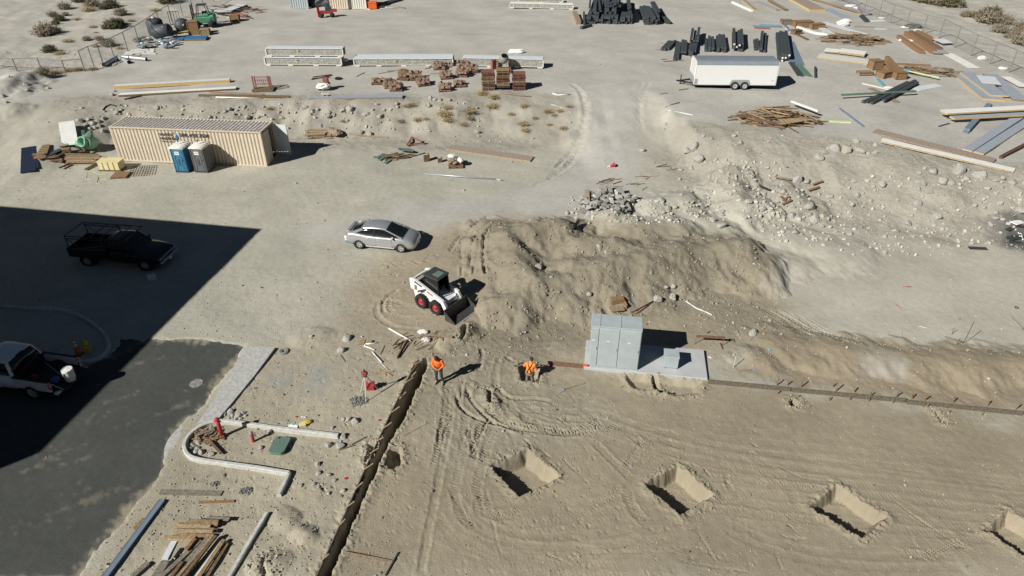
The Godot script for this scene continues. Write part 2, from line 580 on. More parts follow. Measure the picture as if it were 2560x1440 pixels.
# heaps: pixels of the ridge line, its height, slope of the flanks, roundness of the top
const MOUNDS := [[[1490, 660, 1570, 640], 1.3, .44, .3], [[1610, 632, 1690, 612], 1.4, .44, .3], [[1730, 616, 1770, 610], 1.15, .42, .3], [[1810, 606, 1845, 600], 1.45, .5, .25], [[1660, 660], .85, .4, .3], [[1258, 574, 1300, 640, 1335, 690], 1.2, .5, .25], [[1325, 562, 1395, 549], 1.4, .55, .3], [[1455, 602, 1530, 600], 1.3, .5, .3], [[1360, 692, 1420, 690], 1.05, .48, .3], [[1430, 655, 1470, 650], 1.1, .5, .25], [[1345, 705, 1272, 745], .8, .48, .3], [[1850, 605, 1872, 640], 1.05, .42, .4], [[1880, 690], .45, .3, .4], [[1430, 738], .7, .45, .3], [[1610, 690], .75, .35, .4],
	[[1225, 560, 1235, 690], .45, .3, .5], [[1580, 562, 1680, 558], .95, .4, .6], [[1530, 530], .9, .5, .4], [[1740, 540, 1800, 560], .6, .35, .6], [[1640, 500, 1700, 490], .65, .38, .5], [[1835, 405, 1870, 470, 1900, 500], .9, .5, .4], [[1960, 480, 2000, 500], .7, .42, .4], [[1990, 592, 2100, 622], .28, .16, 1.2], [[1960, 640, 1990, 660], .2, .2, .8],
	[[1120, 840, 1165, 824], .32, .45, .25], [[1945, 845, 2060, 866], .4, .32, .5], [[2060, 866, 2180, 882, 2300, 890], .38, .3, .6], [[2300, 890, 2430, 897, 2700, 912], .42, .3, .6], [[1890, 885], .25, .3, .5],
	[[700, 1290, 720, 1300], .16, .4, .15], [[745, 1322, 765, 1330], .18, .5, .12], [[690, 1400, 640, 1412], .15, .4, .2], [[750, 845, 800, 830], .14, .3, .4], [[40, 178, 10, 200], 1.0, .4, .4], [[20, 260], .4, .3, .6], [[1210, 985, 1235, 1010], .14, .5, .2], [[1290, 1040], .1, .5, .2], [[1180, 960], .08, .4, .2]]
func stamp_mounds():
	for m in MOUNDS:
		var ln := PackedVector2Array()
		for i in range(0, m[0].size(), 2):
			var py: float = m[0][i + 1]
			var c := flat(m[0][i], py, m[1] + (2.0 if py < 300 else (1.2 if py < 480 else 0.0)))
			ln.append(Vector2(c.x, c.z))
		if ln.size() == 1:
			ln.append(ln[0] + Vector2(0.01, 0))
		var rad: float = m[1] / m[2] + m[3] + 0.8
		var bb := Rect2(ln[0], Vector2.ZERO)
		for p in ln:
			bb = bb.expand(p)
		bb = bb.grow(rad)
		var q: float = minf(0.22, m[1] * 0.2)
		for b in bands:
			if bb.end.y < b.z0 or bb.position.y > b.z0 + b.nz * b.d:
				continue
			var e := cells(b, bb.position.x, bb.end.x, bb.position.y, bb.end.y)
			for j in range(e[2], e[3] + 1):
				for i in range(e[0], e[1] + 1):
					var x: float = b.x0 + i * b.d
					var z: float = b.z0 + j * b.d
					var pt := Vector2(x, z)
					var d := 1e9
					for s in ln.size() - 1:
						d = minf(d, pt.distance_squared_to(Geometry2D.get_closest_point_to_segment(pt, ln[s], ln[s + 1])))
					d = sqrt(d)
					if d > rad:
						continue
					# slumps and gullies: uneven reach, more so down the flank
					d += nz_big.get_noise_2d(x * 7.0 + m[0][0], z * 5.0) * minf(d, 1.6) * 0.5 + nz_mid.get_noise_2d(x * 3.2, z * 1.4 + m[0][0]) * minf(d, 0.9) * 0.24
					var h: float = m[1] * (1.0 + 0.12 * nz_mid.get_noise_2d(x, z)) - (sqrt(d * d + m[3] * m[3]) - m[3]) * m[2]
					if h > -0.2:
						var k: int = j * b.nx + i
						var o: float = b.m[k]
						var t := clampf(0.5 + 0.5 * (h - o) / q, 0, 1)     # smooth maximum
						b.m[k] = maxf(o, lerpf(o, h, t) + q * t * (1.0 - t)) if h > 0.0 or o > 0.0 else o

# holes: corners as pixels of the rim, depth, width of the crumbling wall
const CUTS := [[[[1227, 1165], [1317, 1126], [1402, 1193], [1298, 1243]], .62, .24], [[[1612, 1214], [1693, 1166], [1782, 1241], [1699, 1291]], .62, .2], [[[2025, 1267], [2090, 1211], [2217, 1294], [2154, 1345]], .52, .2], [[[2462, 1326], [2517, 1278], [2650, 1365], [2600, 1415]], .52, .2],
	[[[1047, 905], [1070, 893], [1072, 915], [1061, 935], [1004, 1058], [963, 1128], [825, 1442], [809, 1490], [780, 1490], [796, 1442], [940, 1136], [977, 1050], [1032, 930]], 1.4, .08],
	[[[1298, 915], [1318, 903], [1350, 925], [1349, 957], [1302, 954]], .55, .09], [[[1629, 940], [1640, 940], [1661, 985], [1640, 980]], .5, .08], [[[1976, 1000], [2000, 1004], [2004, 1018], [1978, 1016]], .4, .08], [[[2334, 1031], [2350, 1037], [2364, 1059], [2350, 1055]], .4, .08],
	[[[975, 1120], [1000, 1118], [1003, 1160], [985, 1172], [962, 1168]], .5, .12], [[[920, 1110], [945, 1105], [935, 1140], [915, 1155]], .5, .1], [[[655, 1400], [665, 1395], [672, 1440], [650, 1440]], .4, .1], [[[1218, 972], [1226, 972], [1230, 1010], [1220, 1008]], .22, .1], [[[1155, 820], [1168, 812], [1166, 845], [1155, 855]], .28, .12],
	[[[1560, 936], [1650, 942], [1752, 955], [1748, 985], [1700, 990], [1580, 970]], .22, .3]]
# wheel tracks: pixels of a rut's middle, width, depth, lug pitch (0 is a smooth furrow)
var TRACKS := []
func zt(k: int, a: Array) -> Array:
	var r := []
	for p in a:
		r.append([ZN[k][0] + p[0] / ZN[k][2], ZN[k][1] + p[1] / ZN[k][2]])
	return r
func stamp_cuts():
	for c in CUTS:
		var poly := px_poly(c[0])
		var bb := Rect2(poly[0], Vector2.ZERO)
		for p in poly:
			bb = bb.expand(p)
		bb = bb.grow(0.5)
		for b in bands:
			if bb.end.y < b.z0 or bb.position.y > b.z0 + b.nz * b.d:
				continue
			var e := cells(b, bb.position.x, bb.end.x, bb.position.y, bb.end.y)
			for j in range(e[2], e[3] + 1):
				for i in range(e[0], e[1] + 1):
					var x: float = b.x0 + i * b.d
					var z: float = b.z0 + j * b.d
					var d := inside_by(Vector2(x, z), poly) + nz_mid.get_noise_2d(x * 2.2, z * 2.2) * 0.11 + nz_fine.get_noise_2d(x * 0.7, z * 0.7) * 0.03
					var k: int = j * b.nx + i
					if d > 0.0:
						b.h[k] -= c[1] * smoothstep(0.0, c[2], d)
					elif d > -0.45:
						b.h[k] += 0.08 * smoothstep(-0.45, -0.06, d) * (0.35 + nz_cell.get_noise_2d(x, z) + 0.6 * nz_mid.get_noise_2d(x * 1.5, z * 1.5))
	var z15 := [[[[1180, 760], [1190, 900], [1330, 1110], [1500, 1165], [1800, 1210], [2200, 1235], [2420, 1170], [2570, 1080]], .34, .05, .15], [[[860, 650], [900, 800], [1000, 930], [1150, 1070], [1400, 1180]], .16, .07, 0], [[[720, 700], [740, 840], [800, 940], [960, 1040], [1100, 1090], [1260, 1130]], .18, .08, 0], [[[600, 600], [590, 900], [540, 1200], [470, 1500]], .28, .06, .14], [[[820, 540], [780, 760], [790, 940]], .14, .05, 0], [[[700, 930], [640, 1080], [560, 1300], [500, 1500]], .14, .05, .14], [[[1190, 900], [1120, 1000], [1040, 1160], [960, 1430], [930, 1600]], .3, .06, .14], [[[1150, 1000], [1080, 1150], [1000, 1320]], .12, .07, 0], [[[900, 1150], [880, 1250], [930, 1400], [960, 1600]], .2, .06, .12], [[[1260, 640], [1330, 740], [1440, 800], [1700, 800], [1950, 850]], .2, .05, 0], [[[1220, 910], [1500, 930], [1800, 960], [2200, 980], [2500, 950]], .3, .025, .14], [[[1280, 190], [1350, 120], [1600, 60], [1900, 40]], .3, .035, .14], [[[1340, 240], [1420, 320], [1480, 320]], .2, .04, 0], [[[1030, 130], [1050, 260], [1010, 420], [980, 480]], .22, .05, 0], [[[800, 90], [900, 60], [960, 0]], .2, .05, 0], [[[440, 620], [560, 820], [600, 900]], .1, .03, 0], [[[2000, 1050], [2150, 1140]], .08, .04, 0], [[[1550, 1290], [1650, 1380], [1680, 1500]], .1, .04, 0]]
	for t in z15:
		TRACKS.append([zt(15, t[0]), t[1], t[2], t[3]])
	var z9 := [[[[1450, 590], [1560, 440], [1750, 300], [1900, 170]], .2, .09, 0], [[[1600, 680], [1590, 480], [1700, 360], [1850, 260], [1990, 220]], .2, .09, 0], [[[1480, 640], [1640, 450], [1700, 420]], .12, .06, 0], [[[1680, 780], [1720, 560], [1800, 400], [1950, 290], [2120, 250]], .2, .09, 0], [[[1860, 900], [1840, 640], [1860, 480], [1960, 340]], .22, .16, 0], [[[1590, 900], [1600, 700]], .2, .07, 0], [[[1720, 880], [1740, 740]], .2, .07, 0], [[[400, 860], [700, 855], [1000, 840]], .3, .022, .15], [[[680, 740], [960, 715], [1150, 690], [1390, 610]], .3, .04, .15], [[[560, 660], [700, 670]], .3, .022, .15], [[[720, 1280], [710, 1150], [800, 1060], [900, 1000]], .25, .05, 0], [[[830, 1270], [760, 1180], [800, 1100]], .25, .05, .13], [[[740, 1290], [900, 1320], [1050, 1330]], .3, .03, .13]]
	for t in z9:
		TRACKS.append([zt(9, t[0]), t[1], t[2], t[3]])
	var z6 := [[[[640, 900], [850, 760], [970, 580], [1010, 420], [960, 300], [860, 210]], .5, .06, 0], [[[720, 800], [900, 620], [990, 440], [940, 290]], .4, .08, 0], [[[500, 960], [700, 880], [900, 740]], .4, .04, 0], [[[1530, 560], [1510, 400], [1540, 290], [1600, 210]], .4, .05, 0], [[[1480, 560], [1490, 320], [1530, 210]], .4, .03, 0]]
	for t in z6:
		TRACKS.append([zt(6, t[0]), t[1], t[2], t[3]])
	var z16 := [[[[1410, 80], [1480, 150], [1540, 200]], .3, .04, .14], [[[1270, 300], [1400, 390], [1450, 440]], .06, .03, 0], [[[570, 240], [670, 320]], .06, .04, 0], [[[780, 290], [820, 370], [960, 490]], .07, .04, 0], [[[10, 600], [60, 800], [120, 860], [300, 850], [420, 800]], .35, .03, .13], [[[1310, 560], [1280, 660], [1180, 730], [1000, 800], [850, 880]], .3, .025, .14], [[[1380, 620], [1440, 800], [1580, 950]], .35, .03, .14], [[[2020, 990], [2100, 1100], [2240, 1330]], .07, .03, 0], [[[1850, 1280], [2100, 1330], [2560, 1400]], .06, .03, 0], [[[1280, 1210], [1560, 1200], [1800, 1210], [2000, 1150]], .06, .025, 0], [[[600, 1220], [760, 1280], [900, 1360]], .06, .03, 0], [[[2560, 820], [2300, 940], [2100, 1050]], .1, .02, 0], [[[2310, 450], [2330, 570], [2400, 660]], .2, .03, .13], [[[2110, 430], [2160, 500]], .08, .05, 0], [[[1880, 1020], [1900, 930], [2100, 850], [2300, 700]], .3, .02, .14], [[[930, 1180], [1110, 1190]], .3, .025, .1], [[[80, 880], [130, 960], [160, 1130], [220, 1250]], .1, .02, 0]]
	for t in z16:
		TRACKS.append([zt(16, t[0]), t[1], t[2], t[3]])
	var z17 := [[[[1330, 710], [1480, 830], [1700, 980], [1860, 1090]], .07, .035, 0], [[[1460, 960], [1520, 1110], [1580, 1190]], .07, .03, 0], [[[1330, 1210], [1500, 1225], [1620, 1240], [1780, 1200], [1950, 1130], [2020, 1180], [2100, 1240]], .3, .03, .14], [[[0, 580], [120, 480], [230, 400], [400, 480], [540, 520], [900, 560]], .1, .02, 0], [[[220, 1120], [240, 1260], [300, 1430]], .07, .03, 0], [[[250, 1000], [330, 1070], [540, 1080]], .07, .03, 0], [[[340, 940], [400, 1000]], .07, .04, 0], [[[0, 870], [90, 740]], .07, .03, 0]]
	for t in z17:
		TRACKS.append([zt(17, t[0]), t[1], t[2], t[3]])
	for e in [[1130, 960, 1120, 1080, 1095, 1200, 1050, 1440], [1172, 950, 1160, 1100, 1140, 1250, 1190, 1330], [1260, 980, 1300, 1040, 1400, 1075, 1500, 1082, 1560, 1055], [1250, 890, 1238, 950, 1262, 1015], [1212, 868, 1180, 930, 1168, 1000], [1300, 868, 1240, 882, 1218, 930], [1390, 858, 1292, 876, 1250, 925], [1105, 1010, 1100, 1110, 1085, 1170], [1240, 1060, 1215, 1130, 1195, 1210, 1200, 1290], [1280, 990, 1350, 1030, 1450, 1050, 1540, 1030], [1210, 1010, 1260, 1060, 1340, 1085], [1085, 870, 1140, 860, 1200, 850, 1290, 840], [1120, 880, 1190, 872, 1290, 862, 1420, 860], [1010, 760, 960, 750, 940, 780, 980, 815, 1060, 825], [1640, 1085, 1600, 1120, 1560, 1180], [1480, 1100, 1540, 1160, 1580, 1200]]:
		var pp := []
		for i in range(0, e.size(), 2):
			pp.append([e[i], e[i + 1]])
		TRACKS.append([pp, .30, .028, .14 if e[0] % 4 < 2 else 0.0])
	for e in [[1450, 1050, 1700, 1140, 2000, 1195, 2560, 1262], [1460, 1020, 1750, 1105, 2100, 1160, 2600, 1225], [1880, 1215, 1700, 1300, 1500, 1380, 1300, 1450], [1960, 1240, 1760, 1350, 1600, 1450], [2560, 1300, 2300, 1352, 2100, 1450], [1120, 1200, 1180, 1290, 1320, 1340, 1560, 1330, 1640, 1290], [1070, 1250, 1150, 1350, 1300, 1400, 1560, 1420], [1400, 1260, 1520, 1250, 1600, 1200], [1800, 1300, 1950, 1360, 2150, 1390, 2400, 1390], [1230, 1280, 1300, 1310, 1450, 1290, 1580, 1230], [1850, 1120, 1950, 1190, 1990, 1260, 1980, 1340], [2240, 1250, 2340, 1310, 2420, 1390]]:
		for o in [0.0, 26.0]:
			var pp := []
			for i in range(0, e.size(), 2):
				pp.append([e[i] + o * .5, e[i + 1] + o])
			TRACKS.append([pp, .34, .009, 0.0 if e[0] % 20 == 0 else .16])
	for k in 9:   # passes of the roller along the pad
		var y := 1050.0 + k * 26.0
		TRACKS.append([[[1580 + k * 12, y], [1900, y + 30], [2250, y + 66], [2620, y + 112]], .32, .007 + .004 * (k % 3), .15])
	for k in 7:
		TRACKS.append([[[1850 + k * 28, 745 + k * 9], [1930 + k * 26, 790 + k * 8], [2000 + k * 30, 845 + k * 5]], .3, .035, .2 if k % 2 == 0 else 0.0])
	for t in TRACKS:
		stamp_track(t)
	# footprints
	for k in 900:
		var px := rng.randf_range(560, 1900)
		var py := rng.randf_range(850, 1440)
		var q := flat(px, py)
		stamp_track([[[px, py], [px + rng.randf_range(-6, 6), py + rng.randf_range(-9, 9)]], .10, rng.randf_range(.012, .035), 0.0])
	# level ground under the paving
	for b in bands:
		if b.z0 > -10.0 or b.z0 + b.nz * b.d < -40.0 and false:
			continue
		var e := cells(b, -40, -8, -36, -8)
		for j in range(e[2], e[3] + 1):
			for i in range(e[0], e[1] + 1):
				var d := inside_by(Vector2(b.x0 + i * b.d, b.z0 + j * b.d), asphalt_poly)
				if d > -1.2:
					var k: int = j * b.nx + i
					var e2 := d + nz_mid.get_noise_2d(b.x0 + i * b.d + 33.0, b.z0 + j * b.d) * 0.4 + nz_fine.get_noise_2d(b.x0 + i * b.d, b.z0 + j * b.d) * 0.12
					b.h[k] = lerpf(lerpf(b.h[k], 0.035, smoothstep(-1.2, -0.2, d)), -0.05, smoothstep(0.0, 0.35, e2))

func stamp_track(t: Array):
	var pts := PackedVector2Array()
	var raw := []
	for p in t[0]:
		var q := flat(p[0], p[1], 0.0 if p[1] > 480 else 1.0)
		raw.append(Vector2(q.x, q.z))
	if raw.size() > 2:
		for i in raw.size() - 1:
			var a: Vector2 = raw[maxi(i - 1, 0)]
			var d: Vector2 = raw[mini(i + 2, raw.size() - 1)]
			for s in 5:
				pts.append(raw[i].cubic_interpolate(raw[i + 1], a, d, s / 5.0))
		pts.append(raw[-1])
	else:
		pts = PackedVector2Array(raw)
	var w: float = t[1]
	var total := 0.0
	for i in pts.size() - 1:
		total += pts[i].distance_to(pts[i + 1])
	var s0 := 0.0
	var reach := w * 1.1 + 0.04
	for i in pts.size() - 1:
		var a := pts[i]
		var ab := pts[i + 1] - a
		var len := ab.length()
		if len < 0.001:
			continue
		var u := ab / len
		var x0 := minf(a.x, pts[i + 1].x) - reach
		var x1 := maxf(a.x, pts[i + 1].x) + reach
		var z0 := minf(a.y, pts[i + 1].y) - reach
		var z1 := maxf(a.y, pts[i + 1].y) + reach
		for b in bands:
			if z1 < b.z0 or z0 > b.z0 + b.nz * b.d:
				continue
			var e := cells(b, x0, x1, z0, z1)
			for jz in range(e[2], e[3] + 1):
				for ix in range(e[0], e[1] + 1):
					var p := Vector2(b.x0 + ix * b.d, b.z0 + jz * b.d) - a
					var along := p.dot(u)
					if along < 0.0 or along >= len:
						continue
					var off := p.x * u.y - p.y * u.x
					off += nz_fine.get_noise_2d(p.x + a.x, p.y + a.y) * w * 0.25
					var r := absf(off) / w
					if r > 1.1:
						continue
					var s := s0 + along
					var ends := smoothstep(0.0, 0.3, s) * smoothstep(0.0, 0.3, total - s) if total > 0.8 else 1.0
					var prof := -1.0 + 1.6 * smoothstep(0.35, 0.62, r) - 0.6 * smoothstep(0.62, 1.1, r)
					if t[3] > 0.0 and r < 0.6:
						prof = -0.35 + 1.0 * sin((s + absf(off) * 0.6) * TAU / t[3])
					b.h[jz * b.nx + ix] += 1.25 * t[2] * prof * ends * (0.75 + 0.5 * nz_mid.get_noise_2d(s * 3.0, a.x))
		s0 += len

func add_band(am: ArrayMesh, b):
	var n: int = b.nx * b.nz
	var vs := PackedVector3Array()
	var ns := PackedVector3Array()
	var cs := PackedColorArray()
	vs.resize(n)
	ns.resize(n)
	cs.resize(n)
	var nx: int = b.nx
	var d: float = b.d
	var k := 0
	for j in b.nz:
		var z: float = b.z0 + j * d
		for i in nx:
			var x: float = b.x0 + i * d
			var h: float = b.h[k]
			var hl: float = b.h[k - 1] if i > 0 else h
			var hr: float = b.h[k + 1] if i < nx - 1 else h
			var hu: float = b.h[k - nx] if j > 0 else h
			var hd: float = b.h[k + nx] if j < b.nz - 1 else h
			vs[k] = Vector3(x, h - (0.02 if j == b.nz - 1 or j == 0 else 0.0), z)
			ns[k] = Vector3((hl - hr) / (2 * d), 1.0, (hu - hd) / (2 * d)).normalized()
			var n1 := nz_mid.get_noise_2d(x * 0.8 + 40, z * 1.1)
			var c := coarse_c(x + n1 * 0.9, z + nz_mid.get_noise_2d(x + 90, z) * 0.9)
			var f := 1.0 + n1 * 0.10 + nz_fine.get_noise_2d(x * 0.9 + 7, z * 0.9) * 0.11 + nz_big.get_noise_2d(x * 2.0, z * 2.6) * 0.12
			cs[k] = Color(c.x * f, c.y * f, c.z * f)
			k += 1
	var ix := PackedInt32Array()
	ix.resize((nx - 1) * (b.nz - 1) * 6)
	k = 0
	for j in b.nz - 1:
		for i in nx - 1:
			var a: int = j * nx + i
			ix[k] = a
			ix[k + 1] = a + 1
			ix[k + 2] = a + nx
			ix[k + 3] = a + 1
			ix[k + 4] = a + nx + 1
			ix[k + 5] = a + nx
			k += 6
	var arr := []
	arr.resize(Mesh.ARRAY_MAX)
	arr[Mesh.ARRAY_VERTEX] = vs
	arr[Mesh.ARRAY_NORMAL] = ns
	arr[Mesh.ARRAY_COLOR] = cs
	arr[Mesh.ARRAY_INDEX] = ix
	am.add_surface_from_arrays(Mesh.PRIMITIVE_TRIANGLES, arr)

# ---------------------------------------------------------------- small builders shared by the things below
func board(called: String, label: String, cat: String, a: Vector3, b: Vector3, w: float, t: float, m: String, grp := "", roll := 0.0) -> MeshInstance3D:
	return solo(called, unit_box, M[m], label, cat, bar_xf(a, b, w, t, roll), grp)
func up(v: Vector3, d: float) -> Vector3:
	return v + Vector3(0, d, 0)
func zboard(called: String, label: String, cat: String, k: int, x1: float, y1: float, x2: float, y2: float, w: float, t: float, m: String, grp := "", lift := 0.0):
	var a := Q(k, x1, y1)
	var b := Q(k, x2, y2)
	return board(called, label, cat, up(a, t * 0.5 + lift), up(b, t * 0.5 + lift), w, t, m, grp)
func rod(called: String, label: String, cat: String, pts: Array, r: float, m: String, grp := ""):
	var b := MB.new()
	b.smooth(true)
	b.path(pts, r, 8)
	return solo(called, b.done(), M[m], label, cat, Transform3D.IDENTITY, grp)
func zrod(called: String, label: String, cat: String, k: int, px: Array, r: float, m: String, grp := "", lift := 0.0):
	var pts := []
	for p in px:
		pts.append(up(Q(k, p[0], p[1]), r + lift))
	return rod(called, label, cat, pts, r, m, grp)
func stake(called: String, label: String, cat: String, base: Vector3, h: float, w: float, m: String, lean: Vector3, grp := ""):
	var b := MB.new()
	b.box(Vector3(0, h * 0.5 - 0.1, 0), Vector3(w, h + 0.2, w * 0.7))
	var x := Transform3D(Basis(Quaternion(Vector3.UP, (Vector3.UP + lean).normalized())), base)
	return solo(called, b.done(), M[m], label, cat, x, grp)
func tone(mk: String) -> String:
	return {"wood": "tan-brown ", "wood_pale": "pale ", "wood_grey": "grey ", "wood_dark": "dark ", "wood_orange": "orange-brown ", "wood_tan": "tan ", "wood_brown": "brown ", "wood_red": "reddish ", "offwhite": "off-white ", "white": "white ", "rust": "rusty ", "dark": "black ", "black": "black ", "panel_white": "pale blue ", "redoxide": "red ", "ply": "yellowish "}.get(mk, "")
func jumble(called: String, label: String, cat: String, grp: String, c: Vector3, rx: float, rz: float, top: float, n: int, len0: float, len1: float, w: float, t: float, ms: Array, dir: float, spread: float):
	# loose sticks heaped about a point: each a thing of its own, resting on those below
	for i in n:
		var rr := sqrt(rng.randf())
		var an := rng.randf() * TAU
		var x := cos(an) * rr * rx
		var z := sin(an) * rr * rz
		var lvl := rng.randf() * top * (1.0 - rr * rr)
		var p := Vector3(c.x + x, 0, c.z + z)
		p.y = ground_y(p.x, p.z) + t * 0.5 + lvl
		var d := dir + rng.randf_range(-spread, spread)
		var L := rng.randf_range(len0, len1) * 0.5
		var v := Vector3(cos(d), rng.randf_range(-0.10, 0.10) * (1.0 if lvl > 0.1 else 0.0), sin(d)) * L
		var mk: String = ms[rng.randi() % ms.size()]
		board(called, tone(mk) + label, cat, p - v, p + v, w * rng.randf_range(0.7, 1.4), t, mk, grp, rng.randf_range(-0.2, 0.2))
func sandwich(called: String, label: String, k: int, x1: float, y1: float, x2: float, y2: float, w: float, t: float, top: String, core: String, lift := 0.0, grp := "", y1up := 0.0):
	# an insulated panel: two thin skins over a foam or wood core; the pixels run along its near edge
	var a := up(Q(k, x1, y1), lift)
	var b := up(Q(k, x2, y2), lift + y1up)
	var fr := frame(a, b)
	var side: Vector3 = fr.z if fr.z.z < 0 else -fr.z
	var L := a.distance_to(b)
	var o := thing(called, label, "panel", (a + b) * 0.5 + side * w * 0.5, 0, grp)
	o.basis = fr
	part("core", bmesh(Vector3(L, t, w)), M[core], o, Transform3D(Basis.IDENTITY, Vector3(0, t * 0.5, 0)))
	part("top_skin", bmesh(Vector3(L - 0.01, 0.012, w - 0.01)), M[top], o, Transform3D(Basis.IDENTITY, Vector3(0, t + 0.006, 0)))
	part("bottom_skin", bmesh(Vector3(L - 0.01, 0.010, w - 0.01)), M[top], o, Transform3D(Basis.IDENTITY, Vector3(0, -0.005, 0)))
	return o
func sweep(pts: Array, prof: Array) -> ArrayMesh:   # prof: Vector2(sideways, up), open strip closed into a ring
	var rings := []
	for i in pts.size():
		var a: Vector3 = pts[maxi(i - 1, 0)]
		var b: Vector3 = pts[mini(i + 1, pts.size() - 1)]
		var d := b - a
		d.y = 0
		d = d.normalized()
		var s := Vector3(-d.z, 0, d.x)
		var ring := []
		for p in prof:
			ring.append(pts[i] + s * p.x + Vector3(0, p.y, 0))
		rings.append(ring)
	var mb := MB.new()
	mb.loft(rings)
	return mb.done()
func smooth_px(px: Array, y: float, steps := 4) -> Array:
	var raw := []
	for p in px:
		raw.append(flat(p[0], p[1], y))
	var r := []
	for i in raw.size() - 1:
		for s in steps:
			r.append(raw[i].cubic_interpolate(raw[i + 1], raw[maxi(i - 1, 0)], raw[mini(i + 2, raw.size() - 1)], float(s) / steps))
	r.append(raw[-1])
	return r

# ---------------------------------------------------------------- paving, kerbs, the building that shades the left
func build_setting():
	var bb := Rect2(asphalt_poly[0], Vector2.ZERO)
	for p in asphalt_poly:
		bb = bb.expand(p)
	var d := 0.14
	var mb := MB.new()
	mb.smooth(true)
	var x0 := maxf(bb.position.x, -44.0)
	var nx := int((bb.end.x - x0) / d) + 1
	var nz := int(bb.size.y / d) + 1
	var pts := {}
	for j in nz + 1:
		for i in nx + 1:
			var x := x0 + i * d
			var z := bb.position.y + j * d
			var p := Vector2(x, z)
			var e := inside_by(p, asphalt_poly)
			if e < -0.9:
				continue
			var n := nz_mid.get_noise_2d(x * 0.9, z * 0.9)
			var n2 := nz_fine.get_noise_2d(x, z)
			var near_road := smoothstep(-24.0, -16.0, x)
			var dust := smoothstep(0.5, 0.0, e + n * 0.5 + n2 * 0.5) * smoothstep(-26.0, -19.0, x)
			dust = maxf(dust, smoothstep(0.30, 0.62, nz_mid.get_noise_2d((x * .55 + z * .83) * 2.2 + 9.0, (z * .55 - x * .83) * 0.5) + n2 * 0.4 - 0.05) * 0.32)
			var a := 0.064 * (1.0 + 0.12 * n + 0.22 * n2)
			var c := Color(a * .96, a * 1.05, a * 1.0).lerp(Color(.33, .295, .225), clampf(dust, 0, 1))
			c = c.lerp(Color(.15, .148, .137), 0.06 + 0.05 * n)
			pts[Vector2i(i, j)] = [Vector3(x, 0.002 * n2, z), c]
	for key in pts:
		var q := [key, key + Vector2i(0, 1), key + Vector2i(1, 1), key + Vector2i(1, 0)]
		if pts.has(q[1]) and pts.has(q[2]) and pts.has(q[3]):
			for t in [[0, 1, 2], [0, 2, 3]]:
				for u in [t[0], t[2], t[1]]:
					mb.st.set_color(pts[q[u]][1])
					mb.st.add_vertex(pts[q[u]][0])
	var am: StandardMaterial3D = mat("asphalt", 1, 1, 1, 0.9, 0, "")
	am.vertex_color_use_as_albedo = true
	am.albedo_texture = M.tex_grit
	am.uv1_triplanar = true
	am.uv1_world_triplanar = true
	am.uv1_scale = Vector3.ONE * 1.3
	structure("asphalt", mb.done(), am)
	# concrete pavement in three slabs
	var pv := Node3D.new()
	pv.name = "pavement"
	pv.set_meta("kind", "structure")
	add_child(pv)
	var rows := [[[612, 866], [688, 868]], [[573, 936], [638, 936]], [[528, 1008], [582, 1004]], [[494, 1058], [541, 1052]]]
	for i in 3:
		var c := []
		for e in [rows[i][0], rows[i][1], rows[i + 1][1], rows[i + 1][0]]:
			c.append(flat(e[0], e[1], 0.11))
		var gap: Vector3 = (c[3] - c[0]).normalized() * 0.006
		var b := MB.new()
		var lo := Vector3(0, -0.4, 0)
		c = [c[0] + gap, c[1] + gap, c[2] - gap, c[3] - gap]
		b.quad(c[0], c[3], c[2], c[1])
		for k in 4:
			var p: Vector3 = c[k]
			var q: Vector3 = c[(k + 1) % 4]
			b.quad(p, q, q + lo, p + lo)
		part("slab", b.done(), M.concrete, pv)
	# kerbs
	var prof := [Vector2(-0.085, -0.25), Vector2(0.085, -0.25), Vector2(0.085, 0.10), Vector2(0.06, 0.135), Vector2(-0.05, 0.135), Vector2(-0.085, 0.11)]
	structure("planter_kerb", sweep(smooth_px([[846, 1091], [690, 1072], [570, 1056], [522, 1060], [485, 1080], [466, 1103], [464, 1127], [486, 1148], [560, 1160], [640, 1171], [724, 1185]], 0.06), prof), M.kerb)
	structure("kerb", sweep(smooth_px([[724, 1185], [714, 1208], [698, 1240]], 0.03), prof), M.kerb)
	structure("kerb", sweep(smooth_px([[668, 1286], [628, 1354], [560, 1470]], 0.0), prof), M.kerb)
	var isl := smooth_px([[-260, 745], [60, 772], [160, 780], [215, 800], [255, 830], [272, 858], [268, 880], [240, 900], [200, 906], [120, 896], [-260, 850]], 0.05)
	structure("island_kerb", sweep(isl, prof), M.kerb)
	var gut := [Vector2(-0.22, -0.2), Vector2(0.22, -0.2), Vector2(0.22, 0.015), Vector2(-0.22, 0.02)]
	structure("gutter", sweep(smooth_px([[470, 1062], [440, 1090], [425, 1120], [428, 1150], [448, 1172]], 0.0), gut), M.concrete)
	# the building whose shadow lies over the left of the site; it stands beyond the frame
	var H := 12.0
	var off := H / tan(deg_to_rad(35.0))
	var A := Vector3(-16.46, 0, -39.92) - Vector3(cos(deg_to_rad(38.0)), 0, -sin(deg_to_rad(38.0))) * off
	var wall_len := 19.9
	var W := 26.0
	var t := thing("building", "tall flat-roofed stucco building standing beside the asphalt", "building", A, -deg_to_rad(9.8))
	mat("stucco", .55, .50, .42, 0.9, 0, "soft", 0.3)
	part("wall", bmesh(Vector3(0.3, H - 0.6, wall_len)), M.stucco, t, Transform3D(Basis.IDENTITY, Vector3(-0.15, (H - 0.6) / 2, wall_len / 2)))
	part("wall", bmesh(Vector3(W - 0.6, H - 0.6, 0.3)), M.stucco, t, Transform3D(Basis.IDENTITY, Vector3(-W / 2, (H - 0.6) / 2, 0.15)))
	part("wall", bmesh(Vector3(0.3, H - 0.6, wall_len)), M.stucco, t, Transform3D(Basis.IDENTITY, Vector3(-W + 0.15, (H - 0.6) / 2, wall_len / 2)))
